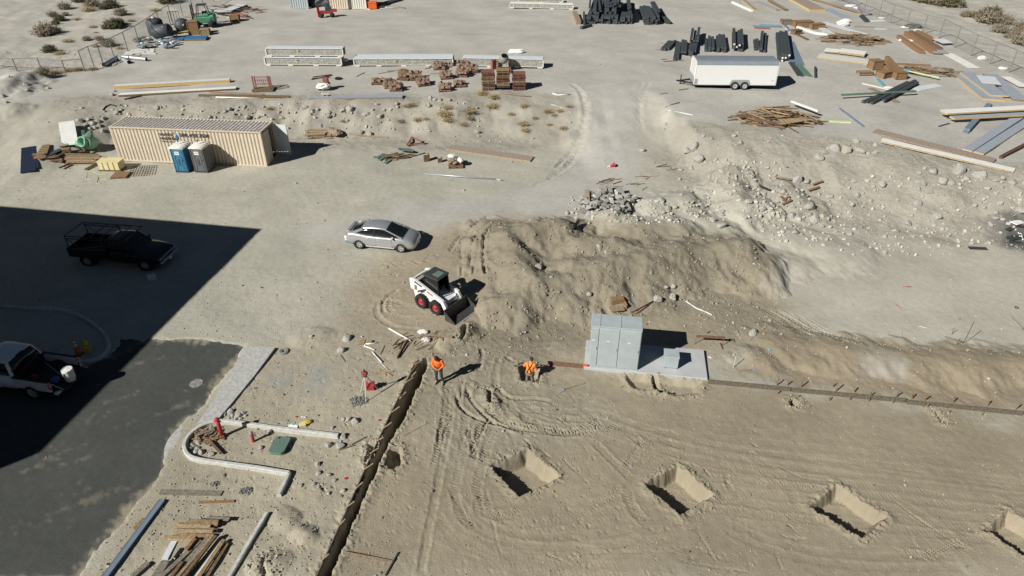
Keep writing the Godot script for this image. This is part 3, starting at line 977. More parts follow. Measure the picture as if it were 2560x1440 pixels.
	part("wall", bmesh(Vector3(W - 0.6, H - 0.6, 0.3)), M.stucco, t, Transform3D(Basis.IDENTITY, Vector3(-W / 2, (H - 0.6) / 2, wall_len - 0.15)))
	part("roof", bmesh(Vector3(W - 0.62, 0.25, wall_len - 0.62)), M.grey, t, Transform3D(Basis.IDENTITY, Vector3(-W / 2, H - 1.0, wall_len / 2)))
	part("parapet", bmesh(Vector3(W, 0.6, wall_len)), M.stucco, t, Transform3D(Basis.IDENTITY, Vector3(-W / 2, H - 0.3, wall_len / 2)))
	for k in 4:
		var wn := part("window", bmesh(Vector3(0.08, 1.6, 2.4)), M.offwhite, t, Transform3D(Basis.IDENTITY, Vector3(0.02, 5.0, 3.0 + k * 4.6)))
		part("pane", bmesh(Vector3(0.02, 1.4, 2.2)), M.glass, wn, Transform3D(Basis.IDENTITY, Vector3(0.045, 0, 0)))
	var dr := part("door", bmesh(Vector3(0.08, 2.2, 1.1)), M.grey, t, Transform3D(Basis.IDENTITY, Vector3(0.02, 1.1, 9.0)))
	part("handle", bmesh(Vector3(0.06, 0.04, 0.14)), M.chrome, dr, Transform3D(Basis.IDENTITY, Vector3(0.07, -0.05, 0.4)))
	var mh := MB.new()
	mh.lathe([Vector2(0, 0.012), Vector2(0.30, 0.012), Vector2(0.31, 0.0), Vector2(0.31, -0.03)], Vector3.ZERO, Basis.IDENTITY, 24)
	solo("manhole_cover", mh.done(), M.concrete_old, "round dusty manhole cover set in the asphalt", "manhole cover", Transform3D(Basis.IDENTITY, up(flat(491, 958, 0.0), 0.004)))

# ---------------------------------------------------------------- the near part of the site
func build_near():
	# slab with the two electrical cabinets
	var S0 := flat(1460, 918, 0.15)
	var sb := MB.new()
	sb.box(Vector3(2.93, -0.3, -1.1), Vector3(5.86, 0.6, 2.2), Basis.IDENTITY, 0.012)
	solo("equipment_slab", sb.done(), mat("pad_concrete", .47, .485, .50, .8, 0, "soft", .5), "pale grey concrete pad under the grey electrical cabinets", "concrete slab", Transform3D(Basis(Vector3.UP, SITE), S0))
	var t := thing("electrical_cabinet", "tall grey three-door electrical cabinet on the concrete pad", "cabinet", S0 + EX * 0.20 - EZ * 0.10, SITE)
	var xs := [0.0, 0.40, 1.36, 2.36]
	for i in 3:
		var w: float = xs[i + 1] - xs[i]
		var cx: float = (xs[i + 1] + xs[i]) * 0.5
		part("body", bmesh(Vector3(w - 0.004, 2.36, 0.98), 0.003), M.cabinet, t, Transform3D(Basis.IDENTITY, Vector3(cx, 1.22, -0.52)))
		var dr := part("door", bmesh(Vector3(w - 0.05, 2.22, 0.03), 0.01), M.cabinet, t, Transform3D(Basis.IDENTITY, Vector3(cx, 1.2, -0.02)))
		part("sign", bmesh(Vector3(0.13, 0.05, 0.004)), M.white, dr, Transform3D(Basis.IDENTITY, Vector3(-0.05, 0.42, 0.019)))
		part("handle", bmesh(Vector3(0.03, 0.14, 0.03), 0.008), M.grey, dr, Transform3D(Basis.IDENTITY, Vector3(w * 0.5 - 0.09, -0.05, 0.03)))
	part("roof", bmesh(Vector3(2.38, 0.05, 1.04), 0.015), M.cabinet, t, Transform3D(Basis.IDENTITY, Vector3(1.18, 2.425, -0.51)))
	for x in [0.40, 1.36]:
		part("roof_seam", bmesh(Vector3(0.02, 0.02, 1.0)), M.cabinet, t, Transform3D(Basis.IDENTITY, Vector3(x, 2.459, -0.51)))
	part("plinth", bmesh(Vector3(2.34, 0.045, 0.94)), M.grey, t, Transform3D(Basis.IDENTITY, Vector3(1.18, 0.022, -0.52)))
	t = thing("junction_cabinet", "small grey square utility box alone on the concrete pad", "cabinet", flat(1658, 921, 0.15), SITE)
	part("body", bmesh(Vector3(0.68, 0.60, 0.62), 0.012), M.cabinet, t, Transform3D(Basis.IDENTITY, Vector3(0.34, 0.36, -0.33)))
	part("lid", bmesh(Vector3(0.73, 0.06, 0.69), 0.015), M.cabinet, t, Transform3D(Basis.IDENTITY, Vector3(0.34, 0.69, -0.33)))
	for x in [0.06, 0.62]:
		part("foot", bmesh(Vector3(0.07, 0.06, 0.6)), M.grey, t, Transform3D(Basis.IDENTITY, Vector3(x, 0.03, -0.33)))
	# form boards
	var fb0 := Q(15, 1890, 372)
	t = thing("form_board", "reddish form board with fluorescent orange end joining hole and pad", "form board", fb0)
	part("plank", unit_box, M.wood_red, t, bar_xf(Vector3(0, .13, 0), up(Q(15, 2340, 412) - fb0, .13), .05, .24))
	part("painted_end", unit_box, M.orange, t, bar_xf(up(Q(15, 2341, 412) - fb0, .14), up(Q(15, 2400, 418) - fb0, .14), .055, .24))
	var fb := [[11, 1400, 955, 2215, 1032], [18, 292, 1058, 1365, 1160], [18, 1378, 1172, 2480, 1282]]
	var fl := ["weathered form board starting at the concrete pad", "middle weathered form board of the staked row", "weathered form board at the far end of the staked row"]
	for i in 3:
		var f = fb[i]
		board("form_board", fl[i], "form board", up(Q(f[0], f[1], f[2]), .13), up(Q(f[0], f[3], f[4]), .13), .07, .22, "wood_form", "weathered form boards")
	for s in [[160, 985], [262, 985], [385, 1005], [690, 1005], [715, 1045], [890, 1055], [1045, 1090], [1285, 1100], [1440, 1115], [1560, 1130], [1830, 1150], [2150, 1185], [2420, 1215]]:
		stake("form_stake", "short stake behind the weathered form boards", "stake", Q(18, s[0], s[1] + 12), rng.randf_range(.28, .5), .05, ["wood", "wood_orange", "wood_grey"][rng.randi() % 3], Vector3(rng.randf_range(-.15, .15), 0, rng.randf_range(-.15, .15)), "stakes behind the form boards")
	for s in [[165, 1100], [360, 1130], [660, 1160], [850, 1155], [1035, 1165], [1258, 1185], [1410, 1195], [1540, 1220], [1580, 1230], [1790, 1280], [2100, 1300], [2390, 1300]]:
		stake("form_stake", "short stake in front of the weathered form boards", "stake", Q(18, s[0], s[1] - 18), rng.randf_range(.14, .26), .045, ["wood", "wood_orange"][rng.randi() % 2], Vector3(rng.randf_range(-.2, .2), 0, rng.randf_range(-.2, .2)), "stakes before the form boards")
	# trench: edge board, cleats and their stakes
	var tb := [[1052, 905], [1028, 936], [976, 1042], [936, 1128], [892, 1226], [848, 1324], [796, 1438], [778, 1480]]
	for i in tb.size() - 1:
		var a := flat(tb[i][0] - 2, tb[i][1], 0.04)
		var b := flat(tb[i + 1][0] - 2, tb[i + 1][1], 0.04)
		board("trench_board", "long grey form board lining the left edge of the trench", "form board", a, b, .035, .2, "wood_grey", "boards lining the trench")
	for c in [[1037, 912, 1056, 900], [1029, 941, 1040, 930], [1014, 957, 1033, 944], [999, 997, 1015, 980], [979, 1031, 999, 1017], [960, 1070, 979, 1056], [940, 1104, 959, 1094], [925, 1134, 947, 1120], [910, 1174, 933, 1159], [890, 1221, 907, 1206], [864, 1270, 886, 1254], [846, 1316, 863, 1298], [803, 1403, 822, 1385]]:
		board("trench_cleat", "short pale cleat nailed across the trench board", "cleat", flat(c[0], c[1], .16), flat(c[2], c[3], .18), .05, .035, "wood_pale", "cleats along the trench")
		stake("trench_stake", "small wooden stake holding a trench cleat", "stake", P(c[0] + 1, c[1] - 1), .26, .04, "wood", Vector3(rng.randf_range(-.1, .1), 0, 0), "stakes along the trench")
	# batter boards, poles and rods standing about
	t = thing("batter_board", "reddish brown board on a thin yellow stake", "batter board", Q(11, 1270, 560))
	part("stake", bmesh(Vector3(.03, .6, .02)), M.wood_orange, t, Transform3D(Basis.IDENTITY, Vector3(0, .26, 0)))
	var q2 := Q(11, 1545, 560) - t.position
	part("plank", unit_box, M.wood_red, t, bar_xf(Vector3(0, .5, 0), Vector3(q2.x, .5, q2.z + .12), .04, .14))
	part("stake", bmesh(Vector3(.03, .6, .02)), M.wood_brown, t, Transform3D(Basis.IDENTITY, Vector3(q2.x - .05, .26, q2.z + .14)))
	stake("marker_post", "thin white marker post standing in bare dirt", "post", Q(11, 1652, 795), .72, .03, "offwhite", Vector3(.02, 0, 0))
	for s in [[18, 1865, 615, .45], [18, 1815, 515, .45]]:
		stake("rebar_stake", "short thin steel rod upright in pale gravel", "rod", Q(s[0], s[1], s[2]), s[3], .02, "rust", Vector3(.03, 0, 0), "short rods in the gravel")
	stake("rebar_stake", "tall thin steel rod upright in pale gravel", "rod", Q(18, 1928, 600), 1.35, .022, "rust", Vector3(.02, 0, 0))
	zboard("plank", "cracked tan board half buried beside the steel rods", "plank", 18, 1750, 540, 1910, 592, .12, .04, "wood_tan")
	zboard("plank", "narrow tan board end on gravel by tall rod", "plank", 18, 1930, 600, 2170, 660, .07, .04, "wood_tan")
	zrod("stick", "thin red plastic stick lying on the gravel", "stick", 18, [[1350, 67], [1432, 67]], .02, "red")
	zrod("stick", "small faded red stick lying askew on gravel", "stick", 18, [[1290, 235], [1335, 272]], .015, "red")
	zrod("stick", "short white stick on pale gravel", "stick", 18, [[1505, 440], [1610, 462]], .015, "offwhite")
	zrod("stick", "long pale lath lying on the brown berm", "lath", 18, [[1740, 920], [1860, 1060]], .018, "wood_pale")
	var ring := MB.new()
	ring.smooth(true)
	for i in 16:
		var a0 := TAU * i / 16
		var a1 := TAU * (i + 1) / 16
		ring.tube(Vector3(cos(a0) * .09, 0, sin(a0) * .09), Vector3(cos(a1) * .09, 0, sin(a1) * .09), .02, .02, 6, false)
	solo("rubber_ring", ring.done(), M.rubber, "small black ring lying alone on the gravel", "ring", Transform3D(Basis.IDENTITY, up(Q(18, 2430, 263), .02)))
	solo("shingle_sheet", bmesh(Vector3(1.1, .02, .35)), M.dark, "flat dark roofing scrap on pale gravel", "roofing scrap", Transform3D(Basis(Vector3.UP, -.1), up(Q(19, 2125, 305), .015)))
	for s in [[2440, 120, .9, .3], [2500, 200, 1.3, .5], [2480, 250, .8, .3], [2550, 100, 1.0, .3], [2430, 210, .5, .3]]:
		solo("shingle_sheet", bmesh(Vector3(s[2], .03, s[3])), M.dark, "torn black roofing felt scattered at foot of the rocks", "roofing scrap", Transform3D(Basis(Vector3.UP, rng.randf_range(-.5, .5)), up(Q(19, s[0], s[1]), .03)), "torn roofing felt")
	solo("white_slab", bmesh(Vector3(.8, .06, .5), .02), M.white, "broken white board beside torn black roofing felt", "board", Transform3D(Basis(Vector3.UP, .4), up(Q(19, 2495, 65), .05)))
	var hose := []
	for i in 11:
		hose.append([2510 + 60 * sin(i * .5) * .6 + i * 3, 190 + i * 8 * (1 if i < 6 else -.4)])
	zrod("hose", "white looped hose on black roofing felt", "hose", 19, hose, .03, "white")
	t = thing("broken_shovel", "wooden shovel lying on gravel with muddy orange blade", "shovel", Q(18, 2500, 470))
	var hd := Q(18, 2380, 355) - t.position
	part("handle", unit_box, M.wood_tan, t, bar_xf(Vector3(0, .04, 0), up(hd, .04), .035, .035))
	part("blade", bmesh(Vector3(.35, .04, .25), .01), M.wood_orange, t, Transform3D(Basis.IDENTITY, Vector3(.1, .03, .05)))
	for s in [["square-bladed shovel lying left of the concrete pad", 15, 2060, 700, 2360, 606], ["shovel lying with its blade towards the gravel", 11, 1880, 816, 1690, 832]]:
		var a := Q(s[1], s[2], s[3])
		var b := Q(s[1], s[4], s[5])
		t = thing("shovel", s[0], "shovel", a)
		var v := b - a
		part("handle", unit_box, M.wood_pale, t, bar_xf(v.normalized() * .12 + Vector3(0, .05, 0), up(v, .03), .035, .03))
		part("blade", bmesh(Vector3(.30, .012, .24), .005), M.galv, t, Transform3D(Basis(Vector3.UP, atan2(-v.z, v.x)), Vector3(0, .035, 0)))
	zrod("pipe_scrap", "bent white plastic pipe lying on dirt above the cabinet", "pipe", 11, [[1175, 135], [1230, 170], [1290, 210], [1370, 240], [1440, 275]], .03, "white")
	zrod("rebar", "dark steel bar leaning to a grey boulder", "bar", 11, [[640, 245], [850, 135]], .025, "rust", "dark bars behind cabinet")
	zrod("rebar", "dark steel bar leaning to a grey boulder", "bar", 11, [[680, 260], [850, 142]], .025, "rust", "dark bars behind cabinet")
	t = thing("step_box", "broken plywood step box behind the tall cabinet", "wooden box", Q(11, 500, 200), .2)
	part("tread", bmesh(Vector3(.75, .04, .5)), M.wood_tan, t, Transform3D(Basis.IDENTITY, Vector3(-.1, .06, .1)))
	part("riser", bmesh(Vector3(.7, .3, .04)), M.wood_orange, t, Transform3D(Basis.IDENTITY, Vector3(.05, .2, -.2)))
	part("side", bmesh(Vector3(.04, .3, .4)), M.wood_orange, t, Transform3D(Basis.IDENTITY, Vector3(.42, .16, 0)))
	part("tread", bmesh(Vector3(.7, .04, .35)), M.wood_orange, t, Transform3D(Basis.IDENTITY, Vector3(.05, .37, -.36)))
	for s in [[1520, 555, 1545, 615, "rust"], [1610, 510, 1625, 530, "rust"], [1655, 515, 1662, 545, "wood_red"], [1400, 690, 1435, 705, "white"], [1390, 455, 1420, 440, "rust"], [520, 1000, 560, 975, "wood_pale"], [1205, 830, 1285, 880, "dark"]]:
		zboard("offcut", "short scrap stick lying near the concrete pad", "stick", 11, s[0], s[1], s[2], s[3], .04, .03, s[4], "scrap sticks by the pad", .02 if s[4] != "dark" else .1)
	var can := MB.new()
	can.smooth(true)
	can.tube(Vector3(-.06, .033, 0), Vector3(.06, .033, .02), .033, .033, 12)
	solo("drink_can", can.done(), M.cyan, "small pale blue drink can on the ground", "can", Transform3D(Basis.IDENTITY, Q(11, 2015, 628)))
	zboard("plank", "pale lath lying left of the pad excavation", "lath", 11, 0, 1005, 165, 955, .05, .03, "wood_pale")
	# around the trench head
	zrod("pipe_scrap", "straight white pipe beside the trench head", "pipe", 13, [[1330, 170], [1545, 292]], .045, "white")
	zrod("pipe_scrap", "white pipe with an elbow below the tan bundle", "pipe", 13, [[1215, 312], [1095, 328], [1085, 345], [1190, 383]], .035, "white")
	zrod("pipe_scrap", "white pipe with socket end near the stake bundle", "pipe", 13, [[1165, 405], [1200, 450], [1260, 512]], .045, "offwhite")
	zrod("rebar", "grey steel rod lying beside white socket pipe", "rod", 13, [[1150, 430], [1330, 585]], .02, "galv")
	t = thing("stake_bundle", "strapped bundle of new tan stakes near a round boulder", "bundle", Q(13, 1090, 310), .05)
	for i in 5:
		for j in 2:
			part("stake", bmesh(Vector3(.72, .045, .045)), M.wood_pale if (i + j) % 2 else M.wood, t, Transform3D(Basis.IDENTITY, Vector3(0, .03 + j * .048, -.1 + i * .048)))
	part("strap", bmesh(Vector3(.03, .12, .27)), M.wood_red, t, Transform3D(Basis.IDENTITY, Vector3(0, .06, 0)))
	for s in [[1185, 607, 1370, 605], [1215, 587, 1370, 600], [1220, 592, 1355, 640], [1185, 630, 1340, 612], [1230, 583, 1300, 640], [1195, 615, 1380, 590]]:
		zboard("wood_stake", "pale pointed stake lying loose by the trench", "stake", 13, s[0], s[1], s[2], s[3], .035, .03, "wood_pale", "loose stakes by the trench", rng.randf() * .05)
	zboard("plank", "dark plank propped beside the trench head", "plank", 13, 1412, 468, 1512, 290, .05, .12, "wood_brown")
	zboard("plank", "grey plank lying across rubble at trench head", "plank", 13, 1650, 245, 1965, 270, .12, .04, "wood_tan", "", .12)
	jumble("wood_scrap", "splintered scrap stick strewn at the trench head", "stick", "scrap at the trench head", Q(13, 1620, 290), 1.4, .8, .2, 22, .3, .9, .03, .03, ["wood_brown", "wood_red", "rust", "wood_tan"], -.6, 1.0)
	for s in [[1700, 292, .42, "offwhite", "lumpy pale sandbag at the trench head"], [1670, 212, .5, "white", "torn white sack among scrap sticks"]]:
		var sk := blob(s[2], .22, .3, 5)
		solo("sack", sk, M[s[3]], s[4], "sack", Transform3D(Basis.IDENTITY, up(Q(13, s[0], s[1]), .08)))
	zboard("stick", "long thin stick lying right of the trench", "stick", 13, 1480, 1240, 1715, 1115, .03, .025, "wood_tan")
	zboard("stick", "bent branch beside the two grey boulders", "stick", 14, 1470, 415, 1590, 375, .04, .03, "wood_brown", "", .03)
	zboard("stick", "branch sticking out above the two grey boulders", "stick", 14, 1570, 370, 1690, 305, .03, .025, "wood_brown", "", .03)
	zboard("offcut", "thin rusty stick beside a round boulder", "stick", 13, 845, 432, 893, 500, .03, .03, "wood_red")
	zboard("offcut", "short dark stick near the trench end", "stick", 13, 1247, 425, 1285, 338, .04, .03, "wood_brown")
	var tyre := MB.new()
	tyre.smooth(true)
	for i in 20:
		var a0 := TAU * i / 20
		var a1 := TAU * (i + 1) / 20
		for r in [[.20, .035, .06], [.12, .05, .04]]:
			tyre.tube(Vector3(cos(a0) * r[0], r[1], sin(a0) * r[0]), Vector3(cos(a1) * r[0], r[1], sin(a1) * r[0]), r[2], r[2], 8, false)
	solo("hose_coil", tyre.done(), M.concrete_old, "dusty grey coil lying at the pavement end", "coil", Transform3D(Basis.IDENTITY, Q(13, 280, 400)))
	# laser level on its tripod, with the red case
	var head := Q(13, 1120, 830)
	t = thing("laser_level", "red surveying laser on a tripod beside a red case", "laser level", head)
	var foot := [Q(13, 1047, 805) - head, Q(13, 1100, 905) - head, Q(13, 1245, 800) - head]
	for f in foot:
		var lb := MB.new()
		lb.tube(f, Vector3(f.x * .08, 1.15, f.z * .08), .016, .024, 8)
		part("leg", lb.done(), M.offwhite, t)
	var hb := MB.new()
	hb.smooth(true)
	hb.tube(Vector3(0, 1.13, 0), Vector3(0, 1.2, 0), .09, .09, 14)
	part("mount", hb.done(), M.dark, t)
	part("body", bmesh(Vector3(.2, .2, .17), .03), M.red, t, Transform3D(Basis.IDENTITY, Vector3(0, 1.3, 0)))
	var hc := MB.new()
	hc.tube(Vector3(0, 1.4, 0), Vector3(0, 1.5, 0), .05, .05, 12)
	part("rotor", hc.done(), M.dark, t)
	for s in [-1, 1]:
		part("handle", bmesh(Vector3(.03, .2, .03), .01), M.dark, t, Transform3D(Basis.IDENTITY, Vector3(.13 * s, 1.32, 0)))
	t = thing("tool_case", "red plastic carrying case behind the tripod", "case", Q(13, 1147, 790), .05)
	part("body", bmesh(Vector3(.38, .34, .22), .03), M.red, t, Transform3D(Basis.IDENTITY, Vector3(0, .17, -.12)))
	part("lid", bmesh(Vector3(.40, .09, .24), .03), M.red, t, Transform3D(Basis.IDENTITY, Vector3(0, .39, -.12)))
	part("handle", bmesh(Vector3(.14, .03, .03), .01), M.offwhite, t, Transform3D(Basis.IDENTITY, Vector3(-.04, .455, -.12)))
	# the planter: standpipes, valve box, scraps
	for s in [[556, 1092, 1.12, .085, "tall red capped standpipe on the planter kerb edge"], [634, 1104, .62, .065, "short red standpipe with grey fitting in the planter"]]:
		t = thing("standpipe", s[4], "standpipe", P(s[0], s[1]))
		var b := MB.new()
		b.smooth(true)
		b.tube(Vector3(0, -.2, 0), Vector3(0, s[2] - .12, 0), s[3], s[3], 18)
		part("pipe", b.done(), M.red, t)
		b = MB.new()
		b.lathe([Vector2(0, 0), Vector2(s[3] * 1.3, 0), Vector2(s[3] * 1.3, .03), Vector2(s[3] * .8, .10), Vector2(0, .12)], Vector3(0, s[2] - .12, 0), Basis.IDENTITY, 16)
		part("cap", b.done(), M.red if s[2] > 1 else M.grey, t)
		b = MB.new()
		b.tube(Vector3(-s[3] * 1.7, s[2] - .2, 0), Vector3(s[3] * 1.7, s[2] - .2, 0), s[3] * .45, s[3] * .45, 10)
		part("outlet", b.done(), M.red if s[2] > 1 else M.grey, t)
	var gc := []
	for c in [[950, 295], [1075, 305], [1005, 440], [885, 425]]:
		gc.append(flat(400 + c[0] / 3.273, 1000 + c[1] / 3.273, .14))
	var gm: Vector3 = (gc[0] + gc[1] + gc[2] + gc[3]) * .25
	var gx: Vector3 = ((gc[1] - gc[0]) + (gc[2] - gc[3])) * .5
	var gz: Vector3 = ((gc[3] - gc[0]) + (gc[2] - gc[1])) * .5
	t = thing("valve_box", "large dark green rounded utility box lid in the planter", "utility box", gm, atan2(-gx.z, gx.x))
	var poly := []
	var hx := gx.length() * .5
	var hz := gz.length() * .5
	for c in [[1, 1], [-1, 1], [-1, -1], [1, -1]]:
		for i in 4:
			var an: float = atan2(c[1], c[0]) - PI / 4 + i * PI / 6
			poly.append(Vector2(c[0] * (hx - .14) + cos(an) * .14, c[1] * (hz - .14) + sin(an) * .14))
	var lb2 := MB.new()
	lb2.prism(poly, .06, Transform3D(Basis(Vector3.RIGHT, -PI / 2), Vector3(0, -.04, 0)))
	part("lid", lb2.done(), M.green_box, t)
	var lb3 := MB.new()
	var p2 := []
	for p in poly:
		p2.append(p * .96)
	lb3.prism(p2, .3, Transform3D(Basis(Vector3.RIGHT, -PI / 2), Vector3(0, -.345, 0)))
	part("box", lb3.done(), M.green_box, t)
	part("bolt", bmesh(Vector3(.07, .02, .07)), M.black, t, Transform3D(Basis.IDENTITY, Vector3(-hx * .5, .03, -hz * .75)))
	jumble("wood_scrap", "broken wood scrap heaped in the rounded planter end", "scrap wood", "scrap wood in the planter", Q(14, 385, 300), .75, .45, .25, 34, .18, .55, .06, .03, ["wood", "wood_orange", "wood_brown", "wood_tan", "wood_red"], .4, 1.4)
	zboard("plank", "wide grey plank on the planter scrap heap", "plank", 14, 315, 325, 450, 275, .13, .04, "wood_grey", "", .25)
	zboard("plank", "brown plank poking from the planter scrap heap", "plank", 14, 410, 350, 505, 455, .10, .05, "wood_brown", "", .1)
	zboard("plank", "thin stick lying in the planter by the short standpipe", "stick", 14, 470, 385, 540, 355, .04, .03, "wood_tan")
	solo("sack", blob(.42, .16, .24, 8), M.yellow, "crumpled yellow sack above the planter kerb", "sack", Transform3D(Basis(Vector3.UP, .2), up(Q(13, 510, 1112), .06)))
	solo("foam_block", bmesh(Vector3(.3, .14, .2), .02), M.cream, "cream foam block under the yellow sack", "foam block", Transform3D(Basis(Vector3.UP, .3), up(Q(13, 470, 1140), .07)))
	solo("white_board", bmesh(Vector3(.42, .03, .18)), M.panel_white, "small white board leaning on the planter kerb", "board", Transform3D(Basis(Vector3.UP, -.1) * Basis(Vector3.RIGHT, .5), up(Q(13, 372, 1165), .1)))
	for s in [[405, 1050, "red"], [385, 1110, "green_pale"], [1235, 1085, "red"], [465, 1050, "offwhite"], [490, 1055, "panel_white"], [360, 1125, "lime"]]:
		solo("litter", blob(.12, .04, .09, s[0]), M[s[2]], "small crumpled piece of coloured litter on the dirt", "litter", Transform3D(Basis(Vector3.UP, s[0]), up(Q(13, s[0], s[1]), .02)), "litter near the planter")
	solo("litter", blob(.14, .05, .1, 3), M.red, "small pink crumpled flag beside the trench", "litter", Transform3D(Basis.IDENTITY, up(Q(14, 1520, 645), .03)))
	# lower left: boards, beam, timber stacks
	zboard("plank", "long weathered plank half sunk in sand", "plank", 14, 0, 755, 505, 768, .24, .05, "wood_grey", "", -.01)
	zboard("plank", "orange plank lying flat below the weathered plank", "plank", 14, 320, 840, 608, 832, .11, .05, "wood_orange")
	zboard("plank", "orange board end peeping out beside the blue beam", "plank", 20, 1340, 890, 1440, 790, .16, .03, "wood_orange", "", -.01)
	zboard("plank", "grey plank with dark end at the frame of sand drift", "plank", 20, 1330, 1380, 1490, 1245, .2, .12, "wood_grey")
	var ba := Q(20, 1632, 612)
	var bb2 := Q(20, 1085, 1345)
	var ext := bb2 + (bb2 - ba) * .12
	t = thing("steel_channel", "long blue-grey steel channel lying on the sand", "steel beam", up(ba, 0))
	var v2 := ext - ba
	var s2: Vector3 = Vector3.UP.cross(v2.normalized()).normalized()
	part("web", unit_box, M.panel_blue, t, bar_xf(Vector3(0, .1, 0), up(v2, .1), .19, .012))
	for s in [-1.0, 1.0]:
		part("flange", unit_box, M.panel_blue, t, bar_xf(Vector3(0, .06, 0) + s2 * .1 * s, up(v2, .06) + s2 * .1 * s, .012, .11))
	part("batten", unit_box, M.wood_grey, t, bar_xf(Vector3(0, .03, 0) - s2 * .16, up(v2, .03) - s2 * .16, .06, .05))
	var yy := [[1700, 2150, 872, .0], [1790, 2190, 862, .12], [1745, 2180, 912, .05], [1750, 2140, 935, .14], [1800, 2140, 962, .05], [1660, 1960, 985, .06], [1690, 2000, 1000, .0], [1900, 2200, 845, .2], [1960, 2190, 835, .1], [1780, 2120, 895, .2]]
	for i in yy.size():
		var e = yy[i]
		board("lumber", tone(["wood_pale", "wood", "ply"][i % 3]) + "lumber offcut stacked crosswise on long timbers", "lumber", up(Q(20, e[0], e[2] + 6), .06 + e[3]), up(Q(20, e[1], e[2] + 14), .06 + e[3]), .12, .06, ["wood_pale", "wood", "ply"][i % 3], "crosswise pale offcuts")
	var dl := [[2010, 1000, 1560, 1420, .16, "wood_grey"], [2090, 990, 1700, 1420, .15, "wood_grey"], [2170, 985, 1820, 1440, .13, "wood_brown"], [2210, 1010, 1900, 1440, .12, "offwhite"], [2250, 1010, 1960, 1440, .14, "wood"], [2130, 1000, 1760, 1440, .12, "wood_tan"], [2280, 1030, 2030, 1440, .12, "wood_brown"], [1960, 1000, 1870, 1110, .14, "wood_orange"], [1840, 1250, 1700, 1440, .12, "wood_red"]]
	for i in dl.size():
		var e = dl[i]
		board("timber", ["", "second-layer ", "top-layer "][i % 3] + tone(e[5]) + "long timber in the stack at the lower kerb", "lumber", up(Q(20, e[0], e[1] + 14), .05 + .09 * (i % 3)), up(Q(20, e[2], e[3] + 14), .05 + .09 * (i % 3)), e[4], .09, e[5], "long timbers stacked by the kerb")
	for e in [[1750, 1010, 1650, 1200, .22, "panel_white"], [1660, 1220, 1540, 1400, .3, "wood_grey"], [1820, 1090, 1640, 1340, .12, "black"]]:
		zboard("timber", tone(e[5]) + "flat board lying left of the long timber stack", "board", 20, e[0], e[1], e[2], e[3], e[4], .06, e[5], "flat boards beside the timbers")
	board("plank", "thin grey plank leaning out above the timber stack", "plank", up(Q(20, 2085, 790), .05), up(Q(20, 2305, 830), .22), .16, .02, "wood_grey")
	zboard("plank", "pinkish plank lying right of the trench foot", "plank", 14, 1500, 1255, 1900, 1330, .13, .05, "wood_tan")
	zboard("dark_bar", "dark straight bar lying at the pinkish plank end", "bar", 14, 1952, 1250, 1845, 1440, .05, .05, "dark")  # a plain square dark bar laid flat on the ground
	# in the shade: island things
	t = thing("traffic_cone", "tall orange and white traffic cone on the shaded island", "traffic cone", P(198, 886))
	cone(t, 0.95, .15)
	t = thing("fire_hydrant", "yellow fire hydrant on the shaded island", "fire hydrant", P(221, 880))
	var b := MB.new()
	b.smooth(true)
	b.lathe([Vector2(.17, 0), Vector2(.17, .05), Vector2(.12, .06), Vector2(.12, .5), Vector2(.16, .52), Vector2(.16, .56), Vector2(.13, .6), Vector2(.09, .70), Vector2(.03, .74), Vector2(0, .75)], Vector3.ZERO, Basis.IDENTITY, 18)
	part("barrel", b.done(), M.yellow, t)
	for s in [[Vector3(.22, .4, 0), .065], [Vector3(-.22, .4, 0), .065], [Vector3(0, .36, .22), .085]]:
		b = MB.new()
		b.tube(Vector3(0, s[0].y, 0), s[0], s[1], s[1], 12)
		part("outlet", b.done(), M.yellow, t)
	for s in [[[350, 995], [560, 1015], [760, 1030], .035], [[415, 992], [540, 1005], [665, 1025], .05], [[240, 1005], [440, 1030], [660, 1045], .05]]:
		zrod("conduit", "blue-grey plastic conduit lying along the shaded island kerb", "pipe", 8, [s[0], s[1], s[2]], s[3], "panel_white", "conduits by the shaded kerb")
	t = thing("plastic_tub", "pale plastic tub lying on its side beside the black pickup", "tub", up(Q(8, 1525, 715), .16), .5)
	b = MB.new()
	b.box(Vector3.ZERO, Vector3(.42, .34, .3), Basis.IDENTITY, .04)
	part("body", b.done(), M.panel_white, t)
	part("rim", bmesh(Vector3(.05, .38, .34), .01), M.panel_white, t, Transform3D(Basis.IDENTITY, Vector3(-.2, 0, 0)))
	solo("jacket", blob(.6, .14, .35, 4), M.orange, "orange safety jacket lying under the black pickup's bumper", "jacket", Transform3D(Basis(Vector3.UP, -.3), up(Q(8, 1490, 592), .08)))
	solo("tool_bag", blob(.5, .18, .3, 6), M.black, "black tool bag on the ground by the orange jacket", "bag", Transform3D(Basis(Vector3.UP, -.1), up(Q(8, 1450, 622), .08)))
	t = thing("traffic_cone", "red traffic cone lying on its side on the haul road", "traffic cone", up(Q(6, 1275, 895), .14))
	t.basis = Basis(Vector3.UP, PI + .25) * Basis(Vector3.BACK, -PI / 2 - .2)
	cone(t, .72, .14)

func cone(t: Node3D, h: float, r: float):
	part("base", bmesh(Vector3(r * 2.5, .035, r * 2.5), .01), M.dark if h > .9 else M.red, t, Transform3D(Basis.IDENTITY, Vector3(0, .018, 0)))
	var b := MB.new()
	b.smooth(true)
	b.lathe([Vector2(r, .035), Vector2(.03, h), Vector2(0, h)], Vector3.ZERO, Basis.IDENTITY, 18)
	part("cone", b.done(), M.orange if h > .9 else M.red, t)
	for e in [[.55, .70], [.78, .88]]:
		var c := MB.new()
		c.lathe([Vector2(lerpf(r, .03, e[0]) + .004, h * e[0]), Vector2(lerpf(r, .03, e[1]) + .004, h * e[1])], Vector3(0, .012, 0), Basis.IDENTITY, 18)
		part("band", c.done(), M.white, t)

